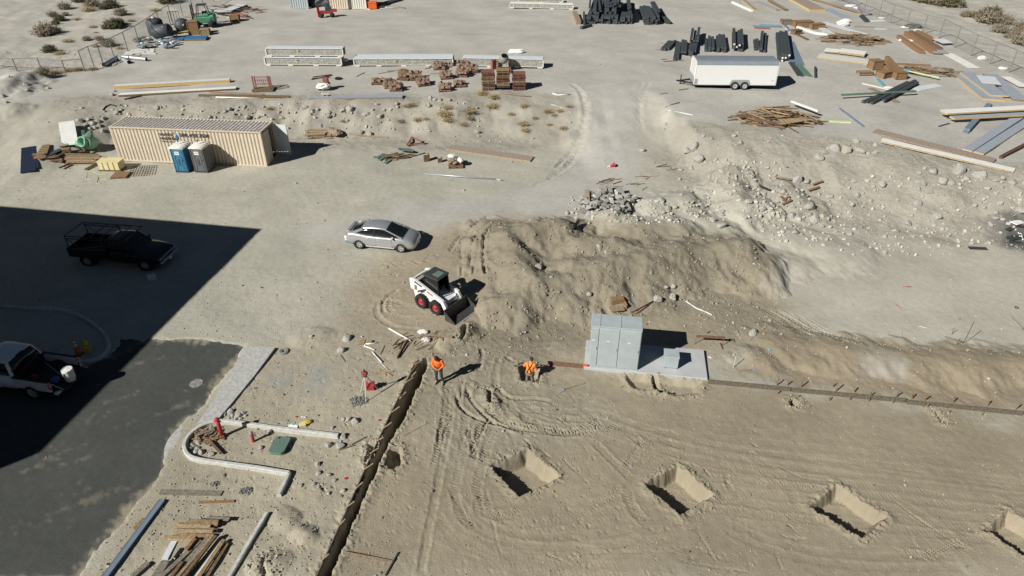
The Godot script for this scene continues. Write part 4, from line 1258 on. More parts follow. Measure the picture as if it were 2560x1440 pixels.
func blob(lx: float, ly: float, lz: float, sd: int) -> ArrayMesh:   # a lumpy, creased soft thing
	var n := FastNoiseLite.new()
	n.seed = sd
	n.frequency = 1.6
	var mb := MB.new()
	var sph := []
	for j in 9:
		var row := []
		for i in 14:
			var th := PI * j / 8.0
			var ph := TAU * i / 14.0
			var p := Vector3(sin(th) * cos(ph), cos(th), sin(th) * sin(ph))
			p = p * (1.0 + 0.35 * n.get_noise_3dv(p * 1.4) + 0.2 * n.get_noise_3dv(p * 4.0))
			row.append(p * Vector3(lx, ly, lz) * 0.55)
		sph.append(row)
	for j in 8:
		for i in 14:
			var k := (i + 1) % 14
			mb.quad(sph[j][i], sph[j][k], sph[j + 1][k], sph[j + 1][i])
	return mb.done()

# ---------------------------------------------------------------- vehicles, container, cabins
func T3(x: float, y: float, z: float, b := Basis.IDENTITY) -> Transform3D:
	return Transform3D(b, Vector3(x, y, z))
func wheel(t: Node3D, at: Vector3, r: float, w: float, rim: Material, spokes := true):
	var o := Node3D.new()
	o.name = "wheel"
	t.add_child(o, true)
	o.position = at
	var side := signf(at.z)
	var bs := Basis(Vector3.RIGHT, PI / 2 * side)      # lathe axis to the outside
	var b := MB.new()
	b.smooth(true)
	b.lathe([Vector2(r * .62, -w * .5), Vector2(r * .93, -w * .5), Vector2(r, -w * .36), Vector2(r, w * .36), Vector2(r * .93, w * .5), Vector2(r * .62, w * .5), Vector2(r * .60, w * .3)], Vector3.ZERO, bs, 28)
	part("tyre", b.done(), M.rubber, o)
	b = MB.new()
	b.lathe([Vector2(r * .62, w * .47), Vector2(r * .56, w * .28), Vector2(r * .2, w * .22), Vector2(r * .16, w * .34), Vector2(0, w * .36)], Vector3.ZERO, bs, 24)
	b.lathe([Vector2(r * .62, -w * .45), Vector2(0, -w * .4)], Vector3.ZERO, bs, 16)
	var rm := part("rim", b.done(), rim, o)
	if spokes:
		for i in 5:
			var a := TAU * i / 5.0
			var sp := part("spoke", bmesh(Vector3(r * .46, r * .14, .03), .008), rim, rm)
			sp.transform = Transform3D(Basis(Vector3.BACK, a), Vector3(cos(a) * r * .36, sin(a) * r * .36, side * w * .40))
func ring_of(x: float, half: Array) -> Array:   # half profile Vector2(z, y) from bottom middle to top middle, mirrored
	var r := []
	for p in half:
		r.append(Vector3(x, p.y, p.x))
	for i in range(half.size() - 1, -1, -1):
		if half[i].x > 0.001:
			r.append(Vector3(x, half[i].y, -half[i].x))
	return r
func body_loft(st: Array) -> ArrayMesh:   # stations: x, half width, bottom y, belt y, top y, crown
	var rings := []
	for s in st:
		rings.append(ring_of(s[0], [Vector2(s[1] * .80, s[2]), Vector2(s[1] * .95, s[2] + .03), Vector2(s[1], s[2] + (s[3] - s[2]) * .45), Vector2(s[1] * .975, s[3]), Vector2(s[1] * .90, s[4] - .01), Vector2(s[1] * .6, s[4] + s[5] * .7), Vector2(.002, s[4] + s[5])]))
	var b := MB.new()
	b.smooth(true)
	b.loft(rings)
	return b.done()
func cabin_loft(st: Array, grow := 0.0) -> ArrayMesh:   # stations: x, base half width, base y, roof half width, roof y
	var rings := []
	for s in st:
		rings.append(ring_of(s[0], [Vector2(s[1] + grow, s[2]), Vector2(lerpf(s[1], s[3], .55) + .02 + grow, lerpf(s[2], s[4], .55)), Vector2(s[3] + grow, s[4] - .05), Vector2(s[3] * .84 + grow, s[4] - .008 + grow), Vector2(.002, s[4] + .02 + grow)]))
	var b := MB.new()
	b.smooth(true)
	b.loft(rings)
	return b.done()
func roof_skin(st: Array, grow: float) -> ArrayMesh:   # a curved sheet over the roof stations, with its edge turned down
	var b := MB.new()
	b.smooth(true)
	var rows := []
	for s in st:
		var half := [Vector2(s[3] + .012, s[4] - .085), Vector2(s[3] + .01 + grow, s[4] - .045 + grow), Vector2(s[3] * .84 + grow, s[4] - .008 + grow), Vector2(s[3] * .45, s[4] + .012 + grow), Vector2(0, s[4] + .02 + grow)]
		var row := []
		for p in half:
			row.append(Vector3(s[0], p.y, p.x))
		for i in range(half.size() - 2, -1, -1):
			row.append(Vector3(s[0], half[i].y, -half[i].x))
		rows.append(row)
	for j in rows.size() - 1:
		for i in rows[j].size() - 1:
			b.quad(rows[j][i], rows[j + 1][i], rows[j + 1][i + 1], rows[j][i + 1])
	return b.done()
func strip(t: Node3D, called: String, a: Vector3, b: Vector3, w: float, th: float, m: Material, both := true):
	part(called, unit_box, m, t, bar_xf(a, b, w, th))
	if both:
		part(called, unit_box, m, t, bar_xf(a * Vector3(1, 1, -1), b * Vector3(1, 1, -1), w, th))

func build_vehicles():
	sedan()
	black_pickup()
	white_pickup()
	skid_steer()
	trailer()
	container()
	cabins()

func dense(st: Array, n := 4) -> Array:   # stations run through a smooth curve
	var r := []
	for i in st.size() - 1:
		for k in n:
			var row := []
			for c in st[i].size():
				row.append(cubic_interpolate(st[i][c], st[i + 1][c], st[maxi(i - 1, 0)][c], st[mini(i + 2, st.size() - 1)][c], float(k) / n))
			r.append(row)
	r.append(st[-1])
	return r

func sedan():
	var a := flat(902, 620)
	var c := flat(1003, 630)
	var f := (c - a).normalized()
	var side := Vector3(-f.z, 0, f.x)      # towards the camera
	var t := thing("sedan", "silver four-door sedan parked on the bare dirt", "car", (a + c) * .5 - side * .76, atan2(-f.z, f.x))
	var st := [[-2.24, .62, .42, .70, .78, .01], [-2.16, .79, .30, .84, .97, .02], [-1.9, .85, .25, .92, 1.04, .03], [-1.4, .875, .22, .94, 1.03, .02], [-.7, .88, .20, .93, .97, .01], [0, .88, .19, .91, .95, .01], [.7, .88, .19, .89, .95, .02], [1.2, .875, .2, .87, .96, .03], [1.6, .86, .22, .82, .90, .04], [1.95, .81, .23, .72, .79, .04], [2.14, .72, .25, .60, .67, .03], [2.25, .52, .30, .48, .53, .02]]
	part("body", body_loft(dense(st)), M.silver_paint, t)
	var cb := [[-1.95, .66, .98, .58, 1.03], [-1.55, .72, .95, .57, 1.20], [-1.15, .76, .93, .565, 1.345], [-.65, .78, .92, .58, 1.43], [-.1, .785, .92, .585, 1.45], [.35, .785, .92, .575, 1.40], [.8, .77, .92, .60, 1.23], [1.25, .74, .93, .65, 1.03], [1.5, .72, .94, .66, .955]]
	part("windows", cabin_loft(dense(cb)), M.glass, t)
	part("roof", roof_skin(dense([[-1.22, 0, 0, .563, 1.325], [-1.0, 0, 0, .568, 1.385], [-.65, 0, 0, .58, 1.43], [-.1, 0, 0, .585, 1.45], [.25, 0, 0, .578, 1.42], [.42, 0, 0, .574, 1.385]]), .008), M.silver_paint, t)
	strip(t, "pillar", Vector3(.38, 1.36, .60), Vector3(1.42, .965, .735), .05, .06, M.silver_paint)
	strip(t, "pillar", Vector3(-1.10, 1.31, .60), Vector3(-1.85, .99, .69), .10, .14, M.silver_paint)
	strip(t, "pillar", Vector3(-.32, 1.39, .61), Vector3(-.36, .93, .80), .03, .05, M.black)
	for s in [-1.0, 1.0]:
		for x in [-1.35, 1.35]:
			wheel(t, Vector3(x, .32, .79 * s), .32, .2, M.galv)
			var ab := MB.new()
			ab.smooth(true)
			ab.tube(Vector3(x, .34, (.60 * s)), Vector3(x, .34, .874 * s), .37, .37, 24, false)
			ab.tube(Vector3(x, .34, (.55 * s)), Vector3(x, .34, .70 * s), .37, .37, 24, true)
			part("wheel_arch", ab.done(), M.black, t)
		var d1 := part("door", bmesh(Vector3(1.02, .56, .02), .008), M.silver_paint, t, T3(.30, .60, .872 * s))
		part("handle", bmesh(Vector3(.17, .03, .03), .01), M.silver_paint, d1, T3(-.36, .17, .02 * s))
		var d2 := part("door", bmesh(Vector3(.72, .52, .02), .008), M.silver_paint, t, T3(-.60, .62, .870 * s))
		part("handle", bmesh(Vector3(.17, .03, .03), .01), M.silver_paint, d2, T3(-.2, .17, .02 * s))
		part("mirror", bmesh(Vector3(.14, .12, .2), .04), M.silver_paint, t, T3(.88, .98, .92 * s))
		part("sill", bmesh(Vector3(1.85, .09, .05), .02), M.silver_paint, t, T3(0, .25, .86 * s))
		var hl := MB.new()
		hl.smooth(true)
		hl.tube(Vector3(1.78, .70, .70 * s), Vector3(2.10, .61, .56 * s), .10, .075, 10)
		part("headlight", hl.done(), M.chrome, t)
		part("taillight", bmesh(Vector3(.12, .16, .26), .03), M.red, t, T3(-2.16, .86, .62 * s))
	part("spoiler", bmesh(Vector3(.2, .03, 1.3), .012), M.silver_paint, t, T3(-2.06, 1.10, 0))
	for s in [-.55, .55]:
		part("spoiler_post", bmesh(Vector3(.08, .09, .04)), M.silver_paint, t, T3(-2.04, 1.05, s))
	part("grille", bmesh(Vector3(.04, .09, .8), .02), M.black, t, T3(2.20, .52, 0))
	part("bumper_intake", bmesh(Vector3(.04, .11, .9), .02), M.black, t, T3(2.19, .33, 0))
	part("number_plate", bmesh(Vector3(.02, .12, .3)), M.white, t, T3(2.27, .43, 0))
	part("number_plate", bmesh(Vector3(.02, .12, .3)), M.white, t, T3(-2.25, .62, 0))
	var k := thing("bucket", "white and pale blue bucket behind the silver sedan", "bucket", Q(9, 310, 470))
	var b := MB.new()
	b.smooth(true)
	b.lathe([Vector2(0, .01), Vector2(.13, 0), Vector2(.14, .2)], Vector3.ZERO, Basis.IDENTITY, 18)
	part("lower", b.done(), M.cyan, k)
	b = MB.new()
	b.smooth(true)
	b.lathe([Vector2(.142, .2), Vector2(.155, .38), Vector2(.165, .39), Vector2(.165, .42), Vector2(0, .43)], Vector3.ZERO, Basis.IDENTITY, 18)
	part("upper", b.done(), M.white, k)

func pickup_common(t: Node3D, paint: Material, L: float, wb: float, bed0: float, bed1: float, hw: float, rim: Material, wr: float):
	# x forward; bed from bed0 (tail) to bed1; cab then bonnet in front
	for s in [-1.0, 1.0]:
		for x in [-wb * .5, wb * .5]:
			wheel(t, Vector3(x, wr, (hw - .10) * s), wr, .24, rim)
			var ab := MB.new()
			ab.smooth(true)
			ab.tube(Vector3(x, wr + .02, (hw - .35) * s), Vector3(x, wr + .02, (hw + .012) * s), wr + .07, wr + .07, 24, false)
			ab.tube(Vector3(x, wr + .02, (hw - .4) * s), Vector3(x, wr + .02, (hw - .23) * s), wr + .07, wr + .07, 24, true)
			part("wheel_arch", ab.done(), M.black, t)
		var q := MB.new()
		q.box(Vector3((bed0 + bed1) * .5, .86, (hw - .05) * s), Vector3(bed1 - bed0, .56, .1), Basis.IDENTITY, .04)
		part("bed_side", q.done(), paint, t)
		part("bed_rail", bmesh(Vector3(bed1 - bed0, .03, .13), .01), M.black, t, T3((bed0 + bed1) * .5, 1.155, (hw - .05) * s))
	part("bed_floor", bmesh(Vector3(bed1 - bed0, .05, 2 * hw - .22)), M.black, t, T3((bed0 + bed1) * .5, .68, 0))
	part("bed_head", bmesh(Vector3(.05, .5, 2 * hw - .22)), M.black, t, T3(bed1 - .03, .92, 0))
	part("chassis", bmesh(Vector3(L * .9, .25, 1.1)), M.black, t, T3(0, .5, 0))

func black_pickup():
	var a := flat(905.0 / 4, 520 + 575.0 / 4)
	var c := flat(1480.0 / 4, 520 + 620.0 / 4)
	var f := (c - a).normalized()
	var side := Vector3(-f.z, 0, f.x)
	var wb := a.distance_to(c)
	var t := thing("pickup_truck", "black extended-cab pickup with a ladder rack in the shade", "pickup truck", (a + c) * .5 - side * .86, atan2(-f.z, f.x))
	var bed0 := -wb * .5 - 1.1
	var bed1 := -.45
	pickup_common(t, M.black_paint, 5.9, wb, bed0, bed1, .98, M.galv, .37)
	var st := [[-.44, .98, .42, 1.1, 1.14, .01], [.4, .985, .40, 1.08, 1.12, .01], [1.15, .985, .40, 1.05, 1.10, .04], [1.8, .97, .42, 1.0, 1.08, .05], [2.45, .94, .44, .93, 1.0, .05], [2.78, .88, .48, .84, .9, .03], [2.86, .80, .52, .78, .82, .02]]
	part("body", body_loft(st), M.black_paint, t)
	var cb := [[-.44, .84, 1.08, .66, 1.70], [-.2, .86, 1.08, .69, 1.76], [.5, .87, 1.08, .69, 1.77], [.75, .86, 1.08, .68, 1.72], [1.1, .84, 1.08, .74, 1.40], [1.42, .82, 1.08, .78, 1.12]]
	part("windows", cabin_loft(cb), M.glass, t)
	part("roof", roof_skin([[-.44, 0, 0, .66, 1.70], [-.2, 0, 0, .69, 1.76], [.5, 0, 0, .69, 1.77], [.72, 0, 0, .68, 1.73]], .01), M.black_paint, t)
	strip(t, "pillar", Vector3(.70, 1.70, .70), Vector3(1.40, 1.11, .82), .06, .06, M.black_paint)
	strip(t, "pillar", Vector3(-.42, 1.66, .68), Vector3(-.42, 1.1, .85), .12, .06, M.black_paint)
	part("tailgate", bmesh(Vector3(.06, .5, 1.84), .02), M.black_paint, t, T3(bed0 + .03, .9, 0))
	part("bumper", bmesh(Vector3(.14, .16, 1.75), .04), M.chrome, t, T3(2.86, .50, 0))
	part("bumper", bmesh(Vector3(.12, .16, 1.75), .04), M.chrome, t, T3(bed0 - .07, .52, 0))
	var g := part("grille", bmesh(Vector3(.06, .2, 1.05), .03), M.chrome, t, T3(2.87, .73, 0))
	part("mesh", bmesh(Vector3(.02, .12, .9)), M.black, g, T3(.032, 0, 0))
	part("number_plate", bmesh(Vector3(.02, .12, .3)), M.white, t, T3(2.945, .47, 0))
	for s in [-1.0, 1.0]:
		part("headlight", bmesh(Vector3(.10, .17, .3), .04), M.chrome, t, T3(2.83, .73, .7 * s))
		part("mirror", bmesh(Vector3(.12, .18, .22), .04), M.black, t, T3(1.12, 1.18, 1.08 * s))
		part("door", bmesh(Vector3(1.2, .6, .02), .008), M.black_paint, t, T3(.55, .78, .985 * s))
	# ladder rack over bed and cab
	var rx0 := bed0 + .15
	var rx1 := 1.05
	for s in [-1.0, 1.0]:
		for y in [1.95, 1.80]:
			part("rack_rail", unit_box, M.dark, t, bar_xf(Vector3(rx0, y, .86 * s), Vector3(rx1 if y > 1.9 else bed1, y, .86 * s), .045, .045))
		for x in [rx0, bed1 - .1]:
			part("rack_post", unit_box, M.dark, t, bar_xf(Vector3(x, 1.15, .90 * s), Vector3(x, 1.97, .86 * s), .045, .045))
		part("rack_brace", unit_box, M.dark, t, bar_xf(Vector3(rx0 + .7, 1.17, .9 * s), Vector3(rx0 + .05, 1.8, .86 * s), .03, .03))
	for x in [rx0, -1.2, bed1 - .1, .4, rx1]:
		part("rack_bar", unit_box, M.dark, t, bar_xf(Vector3(x, 1.98, -.86), Vector3(x, 1.98, .86), .045, .045))
	board("lumber", "pale lath lying in the black pickup's bed", "lath", t.to_global(Vector3(bed0 + .2, .76, .3)), t.to_global(Vector3(bed1 - .2, .95, -.2)), .05, .02, "wood_tan")

func white_pickup():
	var a := flat(0, 940, 1.17)
	var c := flat(107, 956, 1.17)
	var f := (a - c).normalized()     # it faces away to the left
	var w := flat(57, 1011)
	var side := Vector3(f.z, 0, -f.x)     # towards the camera
	var t := thing("pickup_truck", "white pickup with lowered tailgate and black bed liner", "pickup truck", w + f * 1.75 - side * .88 + Vector3(.42, 0, -.42), atan2(-f.z, f.x))
	pickup_common(t, M.white_paint, 5.8, 3.5, -2.86, -.95, .98, M.galv, .40)
	part("body", body_loft([[-.94, .98, .45, 1.12, 1.16, .01], [0, .99, .44, 1.1, 1.14, .01], [1.0, .985, .44, 1.08, 1.14, .04], [2.0, .97, .46, 1.02, 1.14, .05], [2.6, .93, .5, .98, 1.08, .04], [2.85, .85, .55, .88, .95, .02]]), M.white_paint, t)
	part("windows", cabin_loft([[-.94, .86, 1.12, .66, 1.62], [-.72, .87, 1.12, .70, 1.80], [.4, .87, 1.12, .70, 1.82], [.7, .86, 1.12, .70, 1.74], [1.5, .82, 1.12, .78, 1.15]]), M.glass, t)
	part("roof", roof_skin([[-.80, 0, 0, .70, 1.77], [-.7, 0, 0, .70, 1.80], [.4, 0, 0, .70, 1.82], [.68, 0, 0, .70, 1.75]], .012), M.white_paint, t)
	strip(t, "pillar", Vector3(-.75, 1.72, .70), Vector3(-.93, 1.14, .86), .14, .06, M.white_paint)
	strip(t, "pillar", Vector3(.66, 1.72, .70), Vector3(1.46, 1.14, .82), .06, .06, M.white_paint)
	part("tailgate", bmesh(Vector3(.56, .06, 1.6), .02), M.black, t, T3(-3.16, .66, 0))
	part("bumper", bmesh(Vector3(.22, .16, 1.9), .05), M.white_paint, t, T3(-2.98, .50, 0))
	part("brake_light", bmesh(Vector3(.05, .05, .35)), M.black, t, T3(-.80, 1.81, 0))
	for s in [-1.0, 1.0]:
		var tl := part("taillight", bmesh(Vector3(.10, .34, .13), .03), M.red, t, T3(-2.83, .92, .93 * s))
		for y in [-.02, .07]:
			part("lens", bmesh(Vector3(.02, .035, .09)), M.white, tl, T3(-.055, y, 0))
		part("mirror", bmesh(Vector3(.12, .2, .22), .04), M.white_paint, t, T3(1.1, 1.2, 1.1 * s))
		part("door", bmesh(Vector3(1.1, .6, .02), .008), M.white_paint, t, T3(.3, .8, .985 * s))
		part("tailgate_stay", unit_box, M.offwhite, t, bar_xf(Vector3(-2.84, 1.02, .84 * s), Vector3(-3.36, .70, .78 * s), .025, .01))
	# loose things in the bed
	var k := thing("cooler", "white water cooler jug on the white pickup's tailgate", "cooler", t.to_global(Vector3(-3.18, .69, -.10)), t.rotation.y)
	var b := MB.new()
	b.smooth(true)
	b.lathe([Vector2(0, 0), Vector2(.20, 0), Vector2(.225, .05), Vector2(.24, .48), Vector2(.23, .54)], Vector3.ZERO, Basis.IDENTITY, 16)
	part("body", b.done(), M.white, k)
	b = MB.new()
	b.lathe([Vector2(.24, .54), Vector2(.255, .56), Vector2(.24, .64), Vector2(0, .67)], Vector3.ZERO, Basis.IDENTITY, 16)
	part("lid", b.done(), M.white, k)
	part("tap", bmesh(Vector3(.07, .06, .05), .01), M.dark, k, T3(-.20, .12, .08))
	part("handle", bmesh(Vector3(.05, .16, .05), .015), M.white, k, T3(0, .5, -.27))
	board("metal_rail", "long thin metal rail lying in the white pickup's bed", "rail", t.to_global(Vector3(-1.1, .76, .7)), t.to_global(Vector3(-3.2, .80, -.3)), .05, .04, "grey")
	board("metal_rail", "pale metal angle lying on the lowered tailgate", "rail", t.to_global(Vector3(-2.9, .74, .35)), t.to_global(Vector3(-3.1, .74, -.05)), .09, .05, "offwhite")
	solo("tool_box", bmesh(Vector3(.3, .18, .2), .02), M.red, "small red toolbox in the white pickup's bed", "toolbox", T3(0, 0, 0, Basis(Vector3.UP, t.rotation.y)).translated(t.to_global(Vector3(-1.5, .8, -.35))))
	solo("work_bucket", bmesh(Vector3(.34, .2, .34), .05), M.blue, "dark blue crate beside the cooler in the pickup bed", "crate", T3(0, 0, 0, Basis(Vector3.UP, t.rotation.y)).translated(t.to_global(Vector3(-2.6, .82, -.35))))

func skid_steer():
	var t := thing("skid_steer", "white skid-steer loader with red rims and lowered bucket", "skid steer", Vector3(-4.09, 0, -31.22), -deg_to_rad(36.3))
	for s in [-1.0, 1.0]:
		for x in [-.52, .52]:
			var o := Node3D.new()
			o.name = "wheel"
			t.add_child(o, true)
			o.position = Vector3(x, .42, .72 * s)
			var bs := Basis(Vector3.RIGHT, PI / 2 * s)
			var b := MB.new()
			b.lathe([Vector2(.24, -.13), Vector2(.37, -.14), Vector2(.40, -.10), Vector2(.40, .10), Vector2(.37, .14), Vector2(.24, .13), Vector2(.22, .07)], Vector3.ZERO, bs, 26)
			for i in 16:      # lugs
				var an := TAU * i / 16
				for h in [-1.0, 1.0]:
					b.box(Vector3(cos(an + h * .1) * .405, sin(an + h * .1) * .405, h * .065), Vector3(.035, .045, .14), Basis(Vector3.BACK, an + h * .1) * Basis(Vector3.RIGHT, h * .5))
			part("tyre", b.done(), M.rubber, o)
			b = MB.new()
			b.smooth(true)
			b.lathe([Vector2(.24, .11), Vector2(.21, .04), Vector2(.10, .03), Vector2(.09, .07), Vector2(0, .075)], Vector3.ZERO, bs, 22)
			part("rim", b.done(), M.red, o)
	var prof := [Vector2(-1.15, .32), Vector2(.85, .32), Vector2(1.0, .5), Vector2(.95, .75), Vector2(.2, .95), Vector2(-.5, 1.05), Vector2(-1.15, 1.25), Vector2(-1.25, .9)]
	var b := MB.new()
	b.prism(prof, 1.1, T3(0, 0, -.55))
	part("chassis", b.done(), M.white_paint, t)
	part("tailgate", bmesh(Vector3(.08, .75, 1.05), .03), M.redoxide, t, T3(-1.27, .72, 0))
	part("engine_cover", bmesh(Vector3(.62, .10, 1.0), .03), M.dark, t, T3(-.85, 1.22, 0))
	# cab
	for s in [-1.0, 1.0]:
		for p in [[Vector3(.55, .8, .42 * s), Vector3(.45, 1.98, .40 * s)], [Vector3(-.42, 1.0, .42 * s), Vector3(-.45, 1.98, .40 * s)]]:
			part("cab_post", unit_box, M.black, t, bar_xf(p[0], p[1], .07, .07))
		part("cab_rail", unit_box, M.black, t, bar_xf(Vector3(-.42, 1.02, .43 * s), Vector3(.52, .98, .43 * s), .06, .06))
		part("side_screen", bmesh(Vector3(.84, .92, .015)), M.glass, t, T3(.02, 1.5, .415 * s))
	part("rear_window", bmesh(Vector3(.015, .8, .78)), M.glass, t, T3(-.455, 1.5, 0))
	b = MB.new()
	b.prism([Vector2(-.52, 0), Vector2(.50, 0), Vector2(.56, .03), Vector2(.48, .09), Vector2(-.46, .10), Vector2(-.54, .05)], .94, T3(0, 1.96, -.47))
	var roof := part("cab_roof", b.done(), M.dark, t)
	part("roof_hatch", bmesh(Vector3(.45, .02, .5), .008), M.green_box, roof, T3(.18, 2.065, 0))
	part("seat", bmesh(Vector3(.45, .15, .5), .05), M.black, t, T3(-.1, .98, 0))
	part("seat_back", bmesh(Vector3(.12, .6, .5), .05), M.black, t, T3(-.32, 1.3, 0))
	for s in [-.28, .28]:
		part("control_lever", unit_box, M.grey, t, bar_xf(Vector3(.35, .85, s), Vector3(.25, 1.25, s), .03, .03))
	# lift arms
	for s in [-1.0, 1.0]:
		b = MB.new()
		b.prism([Vector2(-1.30, .95), Vector2(-1.02, .95), Vector2(-.98, 1.45), Vector2(-1.2, 1.68), Vector2(-1.34, 1.55)], .14, T3(0, 0, .62 * s - .07))
		part("arm_upright", b.done(), M.white_paint, t)
		b = MB.new()
		b.prism([Vector2(-1.25, 1.52), Vector2(-1.20, 1.38), Vector2(.85, .78), Vector2(1.12, .30), Vector2(1.28, .34), Vector2(1.22, .62), Vector2(1.02, .98), Vector2(-1.12, 1.66)], .13, T3(0, 0, .62 * s - .065))
		var arm := part("lift_arm", b.done(), M.white_paint, t)
		part("decal", bmesh(Vector3(.55, .10, .004)), M.black, arm, T3(-.72, 1.42, (.62 + .068) * s if true else 0.0, Basis(Vector3.BACK, -.285)))
		part("decal", bmesh(Vector3(.42, .09, .004)), M.red, arm, T3(.12, 1.12, (.62 + .068) * s, Basis(Vector3.BACK, -.285)))
		var cy := MB.new()
		cy.tube(Vector3(-.75, .95, .70 * s), Vector3(-.15, 1.28, .70 * s), .05, .05, 10)
		part("lift_cylinder", cy.done(), M.dark, t)
		cy = MB.new()
		cy.tube(Vector3(.95, .9, .45 * s), Vector3(1.22, .42, .45 * s), .04, .04, 10)
		part("tilt_cylinder", cy.done(), M.chrome, t)
	part("cross_tube", unit_box, M.white_paint, t, bar_xf(Vector3(-1.15, 1.55, -.55), Vector3(-1.15, 1.55, .55), .1, .1))
	# bucket, open upwards and to the front
	var bx := 1.30
	var pr := [Vector2(bx, .62), Vector2(bx + .05, .08), Vector2(bx + .12, .03), Vector2(bx + .75, .02)]
	b = MB.new()
	for i in 3:
		var p: Vector2 = pr[i]
		var q: Vector2 = pr[i + 1]
		for e in [0.0, .03]:
			var nrm: Vector2 = Vector2(-(q - p).y, (q - p).x).normalized() * (e)
			var A := Vector3(p.x + nrm.x, p.y + nrm.y, -.92)
			var B := Vector3(q.x + nrm.x, q.y + nrm.y, -.92)
			b.quad(A, A + Vector3(0, 0, 1.84), B + Vector3(0, 0, 1.84), B)
	var bk := part("bucket", b.done(), M.steel_worn, t)
	for s in [-1.0, 1.0]:
		var e := MB.new()
		e.prism([Vector2(bx, .62), Vector2(bx + .04, .06), Vector2(bx + .12, .01), Vector2(bx + .77, .01), Vector2(bx + .72, .10)], .03, T3(0, 0, .93 * s - .015))
		part("side_plate", e.done(), M.steel_worn, bk)
	part("cutting_edge", bmesh(Vector3(.12, .025, 1.88)), M.galv, bk, T3(bx + .78, .012, 0))
	part("top_lip", bmesh(Vector3(.06, .06, 1.88), .01), M.steel_worn, bk, T3(bx, .64, 0))
	part("coupler", bmesh(Vector3(.10, .42, 1.0)), M.black, t, T3(bx - .08, .36, 0))

func trailer():
	var a := P(1733, 221)
	var c := P(1936, 227)
	var f := (c - a).normalized()
	f.y = 0
	f = f.normalized()
	var y0 := ground_y((a.x + c.x) * .5, (a.z + c.z) * .5)
	var t := thing("cargo_trailer", "white enclosed tandem-axle cargo trailer in the upper yard", "trailer", Vector3(a.x, y0, a.z), atan2(-f.z, f.x))
	var L := Vector2(c.x - a.x, c.z - a.z).length()
	var W := 2.35
	var H := 2.62
	var r := .42
	part("side_wall", bmesh(Vector3(L, H - .42 - r, .04)), M.white_paint, t, T3(L / 2, .42 + (H - .42 - r) / 2, -.02))
	part("side_wall", bmesh(Vector3(L, H - .42 - r, .04)), M.white_paint, t, T3(L / 2, .42 + (H - .42 - r) / 2, -W + .02))
	for k in 2:
		var e := MB.new()
		var pp := [Vector2(0, .42), Vector2(W, .42), Vector2(W, H - r)]
		for i in 7:
			var an := PI / 2 * i / 6.0
			pp.append(Vector2(W - r + r * cos(an), H - r + r * .8 * sin(an)))
		for i in 7:
			var an := PI / 2 + PI / 2 * i / 6.0
			pp.append(Vector2(r + r * cos(an), H - r + r * .8 * sin(an)))
		e.prism(pp, .04, Transform3D(Basis(Vector3(0, 0, -1), Vector3.UP, Vector3(1, 0, 0)), Vector3(.03 if k == 0 else L - .07, 0, 0)))
		part("nose" if k == 0 else "rear_door", e.done(), M.white_paint, t)
	# roof sheet with rounded shoulders
	mat("sky_tinted_metal", .34, .38, .44, .35, .35, "soft", .5)  # metal whose base colour is tinted blue-grey to carry the sky's reflection
	var b := MB.new()
	b.smooth(true)
	var pr := []
	for i in 7:
		var an := PI / 2 * i / 6.0
		pr.append(Vector2(-r + r * cos(an), H - r + r * .8 * sin(an)))
	for i in 7:
		var an := PI / 2 + PI / 2 * i / 6.0
		pr.append(Vector2(-W + r + r * cos(an), H - r + r * .8 * sin(an)))
	for i in pr.size() - 1:
		b.quad(Vector3(.05, pr[i].y + .004, pr[i].x), Vector3(L - .05, pr[i].y + .004, pr[i].x), Vector3(L - .05, pr[i + 1].y + .004, pr[i + 1].x), Vector3(.05, pr[i + 1].y + .004, pr[i + 1].x))
	part("roof", b.done(), M.sky_tinted_metal, t)
	part("corner_post", bmesh(Vector3(.12, H - .42 - r, .12), .05), M.white_paint, t, T3(.03, .42 + (H - .42 - r) / 2, -.05))
	part("stone_guard", bmesh(Vector3(.03, .6, W - .1)), M.galv, t, T3(-.015, .75, -W / 2))
	part("stone_guard", bmesh(Vector3(.3, .5, .012)), M.galv, t, T3(.15, .72, .008))
	part("chassis", bmesh(Vector3(L, .12, W - .2)), M.black, t, T3(L / 2, .36, -W / 2))
	part("trim", bmesh(Vector3(L, .05, .02)), M.galv, t, T3(L / 2, .43, .012))
	var wx := (P(1848, 226) - a).dot(f)
	for x in [wx - .44, wx + .44]:
		wheel(t, Vector3(x, .37, .02), .37, .22, M.galv, false)
		wheel(t, Vector3(x, .37, -W - .02), .37, .22, M.galv, false)
	var fd := MB.new()
	fd.prism([Vector2(-.98, .42), Vector2(.98, .42), Vector2(.80, .86), Vector2(.68, .92), Vector2(-.68, .92), Vector2(-.80, .86)], .03, T3(wx, 0, .012))
	part("fender", fd.done(), M.galv, t)
	for s in [-.3, .3]:
		part("tongue", unit_box, M.black, t, bar_xf(Vector3(.1, .40, -W / 2 + s * 2.2), Vector3(-1.2, .42, -W / 2), .1, .12))
	part("coupler", bmesh(Vector3(.25, .12, .12), .02), M.black, t, T3(-1.28, .45, -W / 2))
	part("jack", bmesh(Vector3(.08, 1.0, .08), .01), M.black, t, T3(-1.0, .5, -W / 2))
	part("marker_light", bmesh(Vector3(.14, .03, .02)), M.dark, t, T3(L - .35, .85, .01))
	part("bumper", bmesh(Vector3(.08, .12, W)), M.black, t, T3(L + .02, .38, -W / 2))

